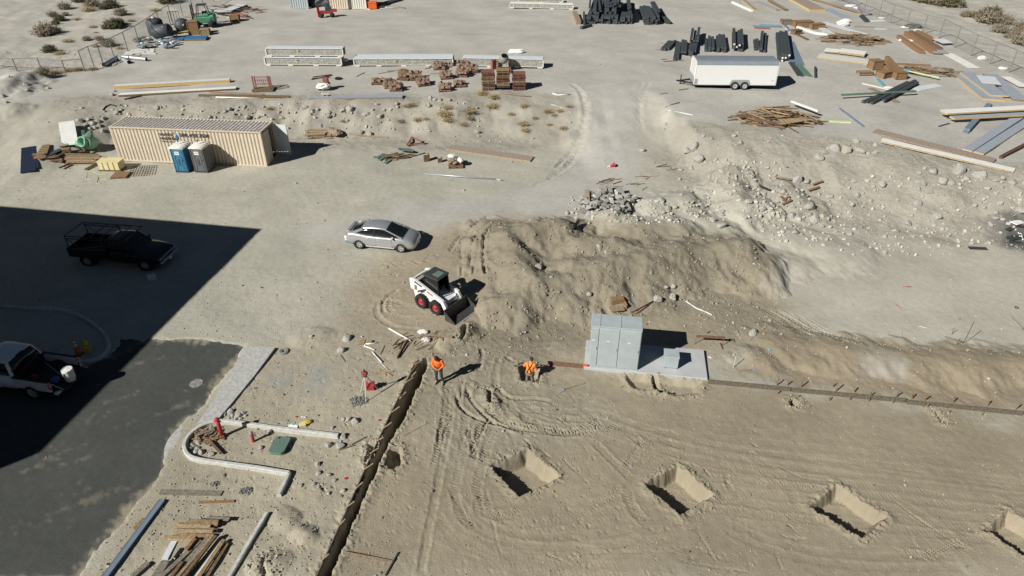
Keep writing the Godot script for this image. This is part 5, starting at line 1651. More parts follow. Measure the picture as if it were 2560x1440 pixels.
func corrugated(L: float, H: float, pitch: float, depth: float) -> ArrayMesh:   # ribs upright along x, facing +z, outer face at z=0
	var b := MB.new()
	var n := int(L / pitch)
	var p := L / n
	for i in n:
		var xs := [i * p, (i + .26) * p, (i + .5) * p, (i + .76) * p, (i + 1.0) * p]
		var zs := [0.0, 0.0, -depth, -depth, 0.0]
		for k in 4:
			b.quad(Vector3(xs[k], 0, zs[k]), Vector3(xs[k + 1], 0, zs[k + 1]), Vector3(xs[k + 1], H, zs[k + 1]), Vector3(xs[k], H, zs[k]))
	return b.done()
func container_box(called: String, label: String, at: Vector3, turn: float, L: float, side: Material, roof: Material, H := 2.59) -> Node3D:
	var t := thing(called, label, "shipping container", at, turn)
	var W := 2.44
	part("side_wall", corrugated(L - .3, H - .34, .28, .045), side, t, T3(.15, .17, -.012))
	part("side_wall", corrugated(L - .3, H - .34, .28, .045), side, t, T3(L - .15, .17, -W + .012, Basis(Vector3.UP, PI)))
	part("end_wall", corrugated(W - .3, H - .34, .28, .045), side, t, T3(.012, .17, -W + .15, Basis(Vector3.UP, -PI / 2)))
	part("roof", corrugated(L - .24, W - .2, .28, .05), roof, t, T3(.12, H - .012, -.1, Basis(Vector3.RIGHT, -PI / 2)))
	part("floor", bmesh(Vector3(L - .2, .1, W - .2)), M.wood_brown, t, T3(L / 2, .13, -W / 2))
	for z in [-.06, -W + .06]:
		part("top_rail", bmesh(Vector3(L - .3, .12, .1), .01), side, t, T3(L / 2, H - .075, z))
		part("bottom_rail", bmesh(Vector3(L - .3, .14, .1), .01), side, t, T3(L / 2, .10, z))
		for x in [.08, L - .08]:
			part("corner_post", bmesh(Vector3(.15, H - .02, .15), .012), side, t, T3(x, H / 2, z - (.015 if z > -1 else -.015)))
	for x in [.08, L - .08]:
		part("end_beam", bmesh(Vector3(.12, .12, W - .3), .01), side, t, T3(x, H - .075, -W / 2))
		part("end_beam", bmesh(Vector3(.12, .14, W - .3), .01), side, t, T3(x, .10, -W / 2))
	return t
func door_leaf(t: Node3D, m: Material, inner: Material, xf: Transform3D):
	var d := part("door", bmesh(Vector3(1.14, 2.5, .05), .01), m, t, xf)
	part("lining", bmesh(Vector3(1.06, 2.42, .012)), inner, d, T3(0, 0, -.03))
	for x in [-.3, .25]:
		var r := MB.new()
		r.tube(Vector3(x, -1.1, .05), Vector3(x, 1.1, .05), .018, .018, 8)
		part("locking_bar", r.done(), M.galv, d)
	for y in [-.55, .1, .75]:
		part("rib", bmesh(Vector3(1.02, .05, .02)), m, d, T3(0, y, .03))

func container():
	var a := flat(299, 402)
	var c := flat(658, 417)
	var f := (c - a).normalized()
	var y0 := ground_y(-25, -51) - .02
	var L := 12.19
	a.y = y0
	var t := container_box("shipping_container", "long tan storage container with dark lettering on its side", a, atan2(-f.z, f.x), L, M.tan, M.roof_tan if M.has("roof_tan") else mat("roof_tan", .78, .72, .67, .6, 0, "dirt", .4), 2.88)
	# right end: one leaf shut, the other swung out
	door_leaf(t, M.tan, M.grey, T3(L - .02, 1.42, -.72, Basis(Vector3.UP, PI / 2)))
	door_leaf(t, M.tan, M.panel_white, T3(L + .52, 1.42, -2.44 + .10, Basis(Vector3.UP, PI - .12)))
	for s in [["mobile", 3.95, 2.42], ["modular", 4.0, 2.10], ["866.459.7600", 5.62, 2.40]]:
		var tm := TextMesh.new()
		var sf := SystemFont.new()
		sf.font_names = PackedStringArray(["Droid Sans"])
		sf.font_weight = 700
		tm.font = sf
		tm.text = s[0]
		tm.font_size = 64
		tm.pixel_size = .0052 if s[1] < 5 else .0062
		tm.depth = .012
		tm.horizontal_alignment = HORIZONTAL_ALIGNMENT_LEFT
		part("lettering", tm, M.dark, t, T3(s[1], s[2], .012))
	var tm2 := TextMesh.new()
	var sf2 := SystemFont.new()
	sf2.font_names = PackedStringArray(["Droid Sans"])
	tm2.font = sf2
	tm2.text = "Portable Storage"
	tm2.font_size = 32
	tm2.pixel_size = .0042
	tm2.depth = .012
	tm2.horizontal_alignment = HORIZONTAL_ALIGNMENT_LEFT
	part("lettering", tm2, M.dark, t, T3(4.0, 1.84, .012))
	var lg := MB.new()
	lg.prism([Vector2(0, -.2), Vector2(.22, -.02), Vector2(.22, .3), Vector2(.0, .12)], .012, T3(5.26, 2.18, .012))
	part("emblem", lg.done(), M.blue, t)
	lg = MB.new()
	lg.prism([Vector2(0, 0), Vector2(.12, .08), Vector2(.12, .24), Vector2(0, .16)], .012, T3(5.1, 2.42, .012))
	part("emblem", lg.done(), M.wood_orange, t)

func cabins():
	for s in [[440, 431, 1.08, "plastic_blue", "blue portable toilet beside a grey one before the container"], [488, 431, 1.08, "plastic_grey", "dark grey portable toilet beside a blue one before the container"]]:
		var at := P(s[0], s[1])
		var t := thing("portable_toilet", s[4], "portable toilet", at, -.13)
		var m: Material = M[s[3]]
		var w: float = s[2]
		part("skid", bmesh(Vector3(w, .10, 1.1)), M.dark, t, T3(w / 2, .05, -.55))
		part("cabin", bmesh(Vector3(w, 1.82, 1.08), .02), m, t, T3(w / 2, 1.01, -.56))
		var d := part("door", bmesh(Vector3(w - .22, 1.68, .04), .015), m, t, T3(w / 2, .97, -.005))
		for x in [-.24, .24]:
			for y in [[-.78, -.35], [-.30, .10], [.15, .42]]:
				var off: float = .05 * (1 if y[0] < -.3 or y[0] > .1 else -1)
				part("rib", unit_box, m, d, bar_xf(Vector3(x + off * signf(x), y[0], .03), Vector3(x - off * signf(x) * .4, y[1], .03), .03, .04))
		for x in [-.06, 0.0, .06]:
			part("rib", bmesh(Vector3(.025, .5, .02)), m, d, T3(x, -.1, .028))
		part("sign", bmesh(Vector3(.36, .26, .012)), M.white, d, T3(-.03, .62, .028))
		var sg := part("sign_print", bmesh(Vector3(.22, .05, .006)), M.red, d, T3(-.03, .64, .036))
		part("handle", bmesh(Vector3(.04, .12, .04), .01), M.black, d, T3(.32, .05, .035))
		for x in [.05, w - .05]:
			part("corner_post", bmesh(Vector3(.09, 1.82, .05), .02), m, t, T3(x, 1.0, .0))
		# arched translucent roof
		var b := MB.new()
		b.smooth(true)
		var pp := []
		pp.append(Vector2(-.05, 0))
		pp.append(Vector2(w + .05, 0))
		for i in 9:
			var an := PI * i / 8.0
			pp.append(Vector2(w / 2 + (w / 2 + .04) * cos(an), .05 + .17 * sin(an)))
		b.prism(pp, 1.2, T3(0, 1.92, -1.16))
		var rf := part("roof", b.done(), M.offwhite, t)
		for z in [-1.0, -.72, -.44, -.16]:
			var rb := MB.new()
			for i in 8:
				var a0 := PI * i / 8.0
				var a1 := PI * (i + 1) / 8.0
				var p0 := Vector3(w / 2 + (w / 2 + .05) * cos(a0), 1.975 + .175 * sin(a0), z)
				var p1 := Vector3(w / 2 + (w / 2 + .05) * cos(a1), 1.975 + .175 * sin(a1), z)
				rb.box((p0 + p1) * .5, Vector3(p0.distance_to(p1), .025, .05), frame(p0, p1))
			part("rib", rb.done(), M.white, rf)
		var vp := MB.new()
		vp.tube(Vector3(.2, 1.97, -1.0), Vector3(.2, 2.25, -1.0), .05, .05, 10)
		part("vent_pipe", vp.done(), M.dark, t)

# ---------------------------------------------------------------- people: one skin over tapered bones, meshed as surface nets
func net(st: SurfaceTool, bones: Array, cell: float, k: float):
	var lo := Vector3.ONE * 1e9
	var hi := -lo
	for b in bones:
		var r: float = maxf(b[2], b[3]) + cell * 3.0
		lo = lo.min(b[0] - Vector3.ONE * r).min(b[1] - Vector3.ONE * r)
		hi = hi.max(b[0] + Vector3.ONE * r).max(b[1] + Vector3.ONE * r)
	var nx := int((hi.x - lo.x) / cell) + 2
	var ny := int((hi.y - lo.y) / cell) + 2
	var nz := int((hi.z - lo.z) / cell) + 2
	var f := PackedFloat32Array()
	f.resize(nx * ny * nz)
	f.fill(1.0)
	var best := PackedFloat32Array()
	best.resize(nx * ny * nz)
	best.fill(9.0)
	var own := PackedInt32Array()
	own.resize(nx * ny * nz)
	for bi in bones.size():
		var b = bones[bi]
		var a: Vector3 = b[0]
		var ab: Vector3 = b[1] - a
		var l2 := maxf(ab.length_squared(), 1e-8)
		var r: float = maxf(b[2], b[3]) + k + cell * 2.0
		var i0 := Vector3i(((a.min(b[1]) - Vector3.ONE * r) - lo) / cell)
		var i1 := Vector3i(((a.max(b[1]) + Vector3.ONE * r) - lo) / cell) + Vector3i.ONE
		i0 = i0.max(Vector3i.ZERO)
		i1 = i1.min(Vector3i(nx - 1, ny - 1, nz - 1))
		for z in range(i0.z, i1.z + 1):
			for y in range(i0.y, i1.y + 1):
				for x in range(i0.x, i1.x + 1):
					var p := lo + Vector3(x, y, z) * cell
					var t := clampf((p - a).dot(ab) / l2, 0, 1)
					var d: float = (p - a - ab * t).length() - lerpf(b[2], b[3], t)
					var id := x + nx * (y + ny * z)
					if d < best[id]:
						best[id] = d
						own[id] = bi
					var o := f[id]
					var h := clampf(0.5 + 0.5 * (o - d) / k, 0, 1)
					f[id] = lerpf(o, d, h) - k * h * (1.0 - h)
	var vid := {}
	var vp := []
	var vc := []
	var corner := [0, 1, nx, nx + 1, nx * ny, nx * ny + 1, nx * ny + nx, nx * ny + nx + 1]
	var cpos := [Vector3(0, 0, 0), Vector3(1, 0, 0), Vector3(0, 1, 0), Vector3(1, 1, 0), Vector3(0, 0, 1), Vector3(1, 0, 1), Vector3(0, 1, 1), Vector3(1, 1, 1)]
	var edges := [[0, 1], [2, 3], [4, 5], [6, 7], [0, 2], [1, 3], [4, 6], [5, 7], [0, 4], [1, 5], [2, 6], [3, 7]]
	for z in nz - 1:
		for y in ny - 1:
			for x in nx - 1:
				var id := x + nx * (y + ny * z)
				var neg := 0
				for c in corner:
					if f[id + c] < 0.0:
						neg += 1
				if neg == 0 or neg == 8:
					continue
				var s := Vector3.ZERO
				var n := 0
				for e in edges:
					var d0: float = f[id + corner[e[0]]]
					var d1: float = f[id + corner[e[1]]]
					if (d0 < 0.0) != (d1 < 0.0):
						s += cpos[e[0]].lerp(cpos[e[1]], d0 / (d0 - d1))
						n += 1
				vid[id] = vp.size()
				vp.append(lo + (Vector3(x, y, z) + s / n) * cell)
				vc.append(bones[own[id]][4])
	var sx := 1
	var sy := nx
	var sz := nx * ny
	for id in vid:
		var x: int = id % nx
		var y: int = (id / nx) % ny
		var z: int = id / (nx * ny)
		if x == 0 or y == 0 or z == 0:
			continue
		for ax in [[sx, sy, sz], [sy, sz, sx], [sz, sx, sy]]:
			var inside: bool = f[id] < 0.0
			if inside == (f[id + ax[0]] < 0.0):
				continue
			var q := [id, id - ax[1], id - ax[1] - ax[2], id - ax[2]]
			if not (vid.has(q[1]) and vid.has(q[2]) and vid.has(q[3])):
				continue
			var o := [0, 2, 1, 0, 3, 2] if inside else [0, 1, 2, 0, 2, 3]
			for u in o:
				var vi: int = vid[q[u]]
				st.set_color(vc[vi])
				st.add_vertex(vp[vi])

func hand_bones(wrist: Vector3, dir: Vector3, palm_n: Vector3, curl: float, skin: Color, thumb_side: float) -> Array:
	var r := []
	var d := dir.normalized()
	var n := (palm_n - d * palm_n.dot(d)).normalized()
	var s := d.cross(n) * thumb_side
	for i in 4:
		r.append([wrist, wrist + d * .075 + s * (.027 - i * .018), .016, .013, skin])
	var lens := [.070, .080, .074, .058]
	for i in 4:
		var p := wrist + d * .08 + s * (.028 - i * .0187)
		var u := d
		for j in 3:
			u = (u * cos(curl) + n * sin(curl)).normalized() if j > 0 else (d * cos(curl * .7) + n * sin(curl * .7)).normalized()
			if j > 0:
				u = u
			var q: Vector3 = p + u * lens[i] * [.45, .32, .27][j]
			r.append([p, q, .0095 - j * .0006, .009 - j * .0006, skin])
			p = q
			var nn := (n * cos(curl) - d * sin(curl)).normalized()
			n = n if j > 1 else nn
			d = d
		n = (palm_n - d * palm_n.dot(d)).normalized()
	var tp := wrist + d * .025 + s * .03
	var t1 := tp + (s * .7 + d * .6 + n * .3).normalized() * .042
	r.append([tp, t1, .0125, .011, skin])
	r.append([t1, t1 + (s * .1 + d * .8 + n * .6).normalized() * .032, .011, .0095, skin])
	return r

func figure(t: Node3D, j: Dictionary, top: Color, legs: Color, boots: Color, skin: Color, hair: Color, hood: bool):
	# j: joints in the figure's own axes, x to its left, z forward
	var st := SurfaceTool.new()
	st.begin(Mesh.PRIMITIVE_TRIANGLES)
	st.set_smooth_group(0)
	var B := []
	B.append([j.pelvis, j.chest, .135, .150, top])
	B.append([j.pelvis + Vector3(.07, .02, 0), j.chest + Vector3(.09, .02, 0), .10, .115, top])
	B.append([j.pelvis + Vector3(-.07, .02, 0), j.chest + Vector3(-.09, .02, 0), .10, .115, top])
	B.append([j.pelvis + Vector3(.06, -.06, 0), j.pelvis + Vector3(-.06, -.06, 0), .125, .125, legs])
	B.append([j.chest, j.neck, .12, .065, top])
	B.append([j.sho_l, j.sho_r, .085, .085, top])
	B.append([j.neck, j.head, .055, .055, skin if not hood else top])
	for s in ["l", "r"]:
		B.append([j["sho_" + s], j["elb_" + s], .072, .055, top])
		B.append([j["elb_" + s], j["wri_" + s], .054, .036, top])
		B.append([j["hip_" + s], j["kne_" + s], .100, .070, legs])
		B.append([j["kne_" + s], j["ank_" + s], .070, .055, legs])
		B.append([j["ank_" + s] + Vector3(0, .02, -.03), j["toe_" + s], .056, .045, boots])
		B.append([j["ank_" + s] + Vector3(0, .06, 0), j["ank_" + s], .06, .058, boots])
	net(st, B, .018, .045)
	# head: skull, jaw, nose, ears, brow
	var h: Vector3 = j.head
	var hf: Vector3 = j.face.normalized()
	var hu := (j.crown as Vector3).normalized()
	var hs := hu.cross(hf).normalized()
	var HB := [[h + hu * .10 - hf * .01, h + hu * .10 + hf * .03, .088, .082, skin], [h + hu * .02 + hf * .03, h + hu * .045 + hf * .055, .055, .05, skin], [h - hu * .06, h + hu * .02, .052, .05, skin], [h + hu * .085 + hf * .10, h + hu * .055 + hf * .125, .011, .016, skin], [h + hu * .012 + hf * .088 - hs * .02, h + hu * .012 + hf * .088 + hs * .02, .012, .012, Color(.30, .12, .09)]]
	for s in [-1.0, 1.0]:
		HB.append([h + hu * .075 + hs * .088 * s, h + hu * .045 + hs * .086 * s, .017, .013, skin])
		HB.append([h + hu * .088 + hf * .094 + hs * .032 * s, h + hu * .088 + hf * .096 + hs * .034 * s, .012, .012, Color(.02, .015, .01)])
	net(st, HB, .010, .018)
	var hb := hand_bones(j.wri_l, j.hand_l, j.palm_l, .55, skin, -1.0)
	net(st, hb, .0048, .006)
	hb = hand_bones(j.wri_r, j.hand_r, j.palm_r, .55, skin, 1.0)
	net(st, hb, .0048, .006)
	st.index()
	st.generate_normals()
	part("body", st.commit(), M.vcol, t)
	var hm := MB.new()
	hm.smooth(true)
	var st2 := SurfaceTool.new()
	st2.begin(Mesh.PRIMITIVE_TRIANGLES)
	st2.set_smooth_group(0)
	if hood:
		net(st2, [[h + hu * .12 - hf * .03, h + hu * .12 + hf * .012, .100, .095, hair], [h + hu * .03 - hf * .05, h - hu * .05 - hf * .05, .085, .08, top], [h - hu * .07 - hf * .05 + hs * .07, h - hu * .07 - hf * .05 - hs * .07, .06, .06, top]], .014, .03)
	else:
		net(st2, [[h + hu * .125 - hf * .025, h + hu * .125 + hf * .02, .094, .088, hair], [h + hu * .11 + hf * .09 - hs * .05, h + hu * .11 + hf * .09 + hs * .05, .014, .014, hair], [h + hu * .10 + hf * .14 - hs * .03, h + hu * .10 + hf * .14 + hs * .03, .012, .012, hair]], .010, .03)
	st2.index()
	st2.generate_normals()
	part("hood" if hood else "cap", st2.commit(), M.vcol, t)

func build_people():
	# both stand with their own z forward
	var skin := Color(.36, .20, .13)
	var at := P(1099, 956)
	var t := thing("person", "person in an orange hooded sweatshirt standing beside the trench", "person", at, -.25)
	var j := {pelvis = Vector3(0, .96, -.02), chest = Vector3(0, 1.28, .03), neck = Vector3(0, 1.46, .06), head = Vector3(0, 1.50, .12), face = Vector3(.05, -.55, .85), crown = Vector3(0, .85, .55),
		sho_l = Vector3(.19, 1.40, .04), sho_r = Vector3(-.19, 1.40, .04), elb_l = Vector3(.29, 1.14, .06), elb_r = Vector3(-.29, 1.14, .06), wri_l = Vector3(.12, 1.02, .27), wri_r = Vector3(-.08, 1.06, .28),
		hand_l = Vector3(-.8, .05, .45), hand_r = Vector3(.8, .05, .45), palm_l = Vector3(-.3, -.2, -.9), palm_r = Vector3(.3, -.2, -.9),
		hip_l = Vector3(.095, .92, -.01), hip_r = Vector3(-.095, .92, -.01), kne_l = Vector3(.13, .50, .04), kne_r = Vector3(-.12, .50, .05), ank_l = Vector3(.15, .10, -.02), ank_r = Vector3(-.13, .10, .02), toe_l = Vector3(.19, .05, .17), toe_r = Vector3(-.16, .05, .21)}
	figure(t, j, Color(.80, .17, .03), Color(.035, .05, .055), Color(.33, .22, .13), skin, Color(.012, .01, .01), true)
	part("tool_belt", lathe_mesh([Vector2(.165, -.05), Vector2(.172, .05)], 20), M.black, t, T3(0, 1.0, -.01))
	for x in [-.17, .17]:
		part("tool_pouch", bmesh(Vector3(.12, .2, .12), .03), M.redoxide if x > 0 else M.black, t, T3(x, .92, .08))
	part("tool_pouch", bmesh(Vector3(.22, .16, .09), .03), M.black, t, T3(0, .98, .19))
	# second worker in the hole, back to the camera
	at = flat(1331, 958, 0.0)
	at.y = ground_y(at.x - .1, at.z - .35) + .0
	at += Vector3(-.12, 0, -.32)
	t = thing("person", "person in orange shirt and dark suspenders standing in a hole", "person", at, PI - .35)
	j = {pelvis = Vector3(0, .96, -.03), chest = Vector3(0, 1.26, .06), neck = Vector3(0, 1.44, .12), head = Vector3(0, 1.49, .17), face = Vector3(0, -.35, .95), crown = Vector3(0, .95, .35),
		sho_l = Vector3(.19, 1.38, .08), sho_r = Vector3(-.19, 1.38, .08), elb_l = Vector3(.33, 1.14, .16), elb_r = Vector3(-.28, 1.13, .12), wri_l = Vector3(.38, 1.06, .40), wri_r = Vector3(-.16, .98, .32),
		hand_l = Vector3(-.2, -.3, .9), hand_r = Vector3(.3, -.3, .9), palm_l = Vector3(-.8, -.2, -.3), palm_r = Vector3(.8, -.2, -.3),
		hip_l = Vector3(.095, .92, -.02), hip_r = Vector3(-.095, .92, -.02), kne_l = Vector3(.14, .50, .05), kne_r = Vector3(-.13, .50, .04), ank_l = Vector3(.17, .10, -.03), ank_r = Vector3(-.15, .10, -.02), toe_l = Vector3(.22, .05, .16), toe_r = Vector3(-.19, .05, .17)}
	figure(t, j, Color(.82, .24, .05), Color(.20, .185, .15), Color(.16, .11, .07), skin, Color(.045, .04, .04), false)
	for s in [-1.0, 1.0]:
		var pts := [Vector3(.10 * s, 1.03, -.175), Vector3(.04 * s, 1.22, -.135), Vector3(-.05 * s, 1.36, -.085), Vector3(-.11 * s, 1.465, .02), Vector3(-.12 * s, 1.46, .10)]
		for i in 4:
			part("suspender", unit_box, M.black, t, bar_xf(pts[i], pts[i + 1], .035, .014, 1.2))
		part("tool_pouch", bmesh(Vector3(.11, .22, .13), .03), M.wood_brown, t, T3(.18 * s, .90, .02))
	part("tool_belt", lathe_mesh([Vector2(.165, -.04), Vector2(.168, .04)], 20), M.wood_brown, t, T3(0, 1.0, -.02))
	var hand := t.to_global(Vector3(.36, 1.03, .46))
	var k := thing("digging_tool", "long-handled digging tool held by the person in the hole", "shovel", hand)
	var foot := Q(15, 1500, 385, .03) - hand
	part("handle", unit_box, M.wood_orange, k, bar_xf(foot, -foot.normalized() * .35, .04, .035))
	part("blade", bmesh(Vector3(.32, .02, .10), .006), M.steel_worn, k, T3(foot.x, foot.y + .01, foot.z, Basis(Vector3.UP, .1)))

func lathe_mesh(prof: Array, seg: int) -> ArrayMesh:
	var b := MB.new()
	b.smooth(true)
	b.lathe(prof, Vector3.ZERO, Basis.IDENTITY, seg)
	return b.done()

# ---------------------------------------------------------------- the storage yard behind
func bundle(called: String, label: String, grp: String, k: int, fx0: float, fx1: float, fy: float, bx: float, by: float, layers: int, w: float, h: float, m: String, lift := 0.0, cap := ""):
	# long members side by side: near ends from pixel fx0 to fx1 at fy, running back to bx, by; each member its own thing
	var a := Q(k, fx0, fy)
	var b := Q(k, fx1, fy)
	var n := maxi(1, int(round(a.distance_to(b) / w)))
	var v := Q(k, bx, by) - (a if n < 2 else a.lerp(b, .5))
	v.y = 0
	for l in layers:
		for i in n:
			if l > 0 and rng.randf() < .12:
				continue
			var p := a.lerp(b, (i + .5) / n)
			p += v.normalized() * rng.randf_range(-.35, .35)
			p.y = maxf(a.y, b.y) + lift + h * (l + .5)
			var o := board(called, label, "steel beam", p, p + v * rng.randf_range(.93, 1.05), w * .92, h * .94, m, grp)
			if cap != "" and rng.randf() < .6:
				part("end_cap", unit_box, M[cap], o, Transform3D(Basis.from_scale(Vector3(.012, .6, .6)), Vector3(-.502, 0, 0)))
func crate(called: String, label: String, at: Vector3, turn: float, s: Vector3, m: String, frame_m := "") -> Node3D:
	var t := thing(called, label, "crate", at, turn)
	part("box", bmesh(s, .015), M[m], t, T3(0, s.y / 2, 0))
	if frame_m != "":
		for x in [-1.0, 1.0]:
			for z in [-1.0, 1.0]:
				part("post", bmesh(Vector3(.07, s.y + .02, .07)), M[frame_m], t, T3(x * (s.x / 2 + .005), s.y / 2, z * (s.z / 2 + .005)))
			part("rail", bmesh(Vector3(.06, .07, s.z)), M[frame_m], t, T3(x * (s.x / 2 + .01), s.y - .04, 0))
		for z in [-1.0, 1.0]:
			part("rail", bmesh(Vector3(s.x, .07, .06)), M[frame_m], t, T3(0, s.y - .04, z * (s.z / 2 + .01)))
			part("rail", bmesh(Vector3(s.x, .07, .06)), M[frame_m], t, T3(0, .06, z * (s.z / 2 + .01)))
	return t
func white_crate(label: String, k: int, x1: float, y1: float, x2: float, y2: float, w: float, h: float, lift := 0.0, top := "panel_white", inner := "offwhite"):
	# a long plastic-wrapped crate on skids with a visible frame
	var a := Q(k, x1, y1)
	var b := Q(k, x2, y2)
	var y := maxf(a.y, b.y) + lift
	var f := b - a
	f.y = 0
	var L := f.length()
	f = f.normalized()
	var t := thing("wrapped_crate", label, "crate", Vector3(a.x, y, a.z), atan2(-f.z, f.x))
	mat("wrap", .50, .49, .45, .5, 0, "dirt", .5)
	part("load", bmesh(Vector3(L - .1, h - .2, w - .1)), M.wrap, t, T3(L / 2, .08 + h / 2, -w / 2))
	part("cover", bmesh(Vector3(L + .04, .07, w + .04), .02), M[top], t, T3(L / 2, h + .015, -w / 2))
	part("end_board", bmesh(Vector3(.04, h - .1, w - .1)), M.wood if inner == "wood" else M[inner], t, T3(L + .005, .06 + h / 2, -w / 2))
	for z in [.0, -w]:
		part("bottom_rail", bmesh(Vector3(L, .06, .06)), M.offwhite, t, T3(L / 2, .14, z))
	var n := maxi(2, int(L / 2.2))
	for i in n + 1:
		var x := L * i / n
		for z in [.01, -w - .01]:
			if i == 0 or i == n:
				part("post", bmesh(Vector3(.09, h - .16, .05)), M.white, t, T3(x, .18 + (h - .16) / 2 - .05, z))
			part("skid", bmesh(Vector3(.5, .11, .1)), M.offwhite, t, T3(clampf(x, .3, L - .3), .055, z))
	for i in int(L / .9):
		part("strap", bmesh(Vector3(.025, h - .18, .012)), M.offwhite if i % 3 else M.white, t, T3(.5 + i * .9, .1 + h / 2, -.042))
	part("tag", bmesh(Vector3(.2, .13, .01)), M.yellow, t, T3(L * .42, h - .16, .035))
	return t
func pallet(label: String, at: Vector3, turn: float, m: String, grp := "", broken := false) -> Node3D:
	var t := thing("pallet", label, "pallet", at, turn, grp)
	for i in 7:
		if broken and (i == 2 or i == 5):
			continue
		part("slat", bmesh(Vector3(1.15, .022, .105)), M[m], t, T3(0, .131, -.48 + i * .16))
	for x in [-.54, 0.0, .54]:
		part("stringer", bmesh(Vector3(.05, .09, 1.05)), M[m], t, T3(x, .075, 0))
	for i in 3:
		part("slat", bmesh(Vector3(1.15, .022, .105)), M[m], t, T3(0, .015, -.46 + i * .46))
	return t
func fence(label: String, posts: Array, h: float, grp := "") -> void:
	var t := thing("chain_link_fence", label, "fence", posts[0], 0, grp)
	var o: Vector3 = posts[0]
	for p in posts:
		var b := MB.new()
		b.tube(p - o - Vector3(0, .2, 0), p - o + Vector3(0, h, 0), .05, .05, 8)
		part("post", b.done(), M.wire, t)
	var w := MB.new()
	for i in posts.size() - 1:
		var a: Vector3 = posts[i] - o
		var c: Vector3 = posts[i + 1] - o
		var b := MB.new()
		b.tube(up(a, h - .03), up(c, h - .03), .035, .035, 6)
		part("top_rail", b.done(), M.wire, t)
		var L := a.distance_to(c)
		var n := int(L / .16)
		for k in range(-int(h / .16), n + 1):
			for s in [0, 1]:
				var x0 := k * .16
				var x1 := x0 + h - .1
				var y0 := .05
				var y1 := h - .05
				if x0 < 0:
					y0 -= x0
					x0 = 0
				if x1 > L:
					y1 -= x1 - L
					x1 = L
				if x1 <= x0:
					continue
				var p0 := a.lerp(c, (x0 if s == 0 else L - x0) / L)
				var p1 := a.lerp(c, (x1 if s == 0 else L - x1) / L)
				w.tube(up(p0, y0), up(p1, y1), .003, .003, 3, false)
	var m := part("chain_link", w.done(), M.wire, t)
	m.set_meta("kind", "stuff")
func shrub_mesh(sd: int, dens: int, leafy: float) -> ArrayMesh:
	var r := RandomNumberGenerator.new()
	r.seed = sd
	var b := MB.new()
	for i in dens:
		var d := Vector3(r.randfn(0, .55), r.randf_range(.25, 1.0), r.randfn(0, .55)).normalized()
		var L := r.randf_range(.55, 1.0)
		var p := Vector3(r.randfn(0, .12), -.05, r.randfn(0, .12))
		var side := d.cross(Vector3(r.randf() - .5, .2, r.randf() - .5)).normalized()
		var q := p + d * L * .55
		var e := q + (d + Vector3(r.randfn(0, .3), r.randfn(.05, .15), r.randfn(0, .3))).normalized() * L * .5
		for s in [[p, q, .014], [q, e, .010]]:
			b.quad(s[0] - side * s[2], s[0] + side * s[2], s[1] + side * s[2] * .6, s[1] - side * s[2] * .6)
		for l in int(10 * leafy):
			var c := q.lerp(e, r.randf()) + Vector3(r.randfn(0, .06), r.randfn(0, .05), r.randfn(0, .06))
			var u := Vector3(r.randf() - .5, r.randf() - .3, r.randf() - .5).normalized() * r.randf_range(.025, .06)
			var v := u.cross(d).normalized() * r.randf_range(.015, .03)
			b.quad(c - u - v, c + u - v, c + u + v, c - u + v)
	return b.done()

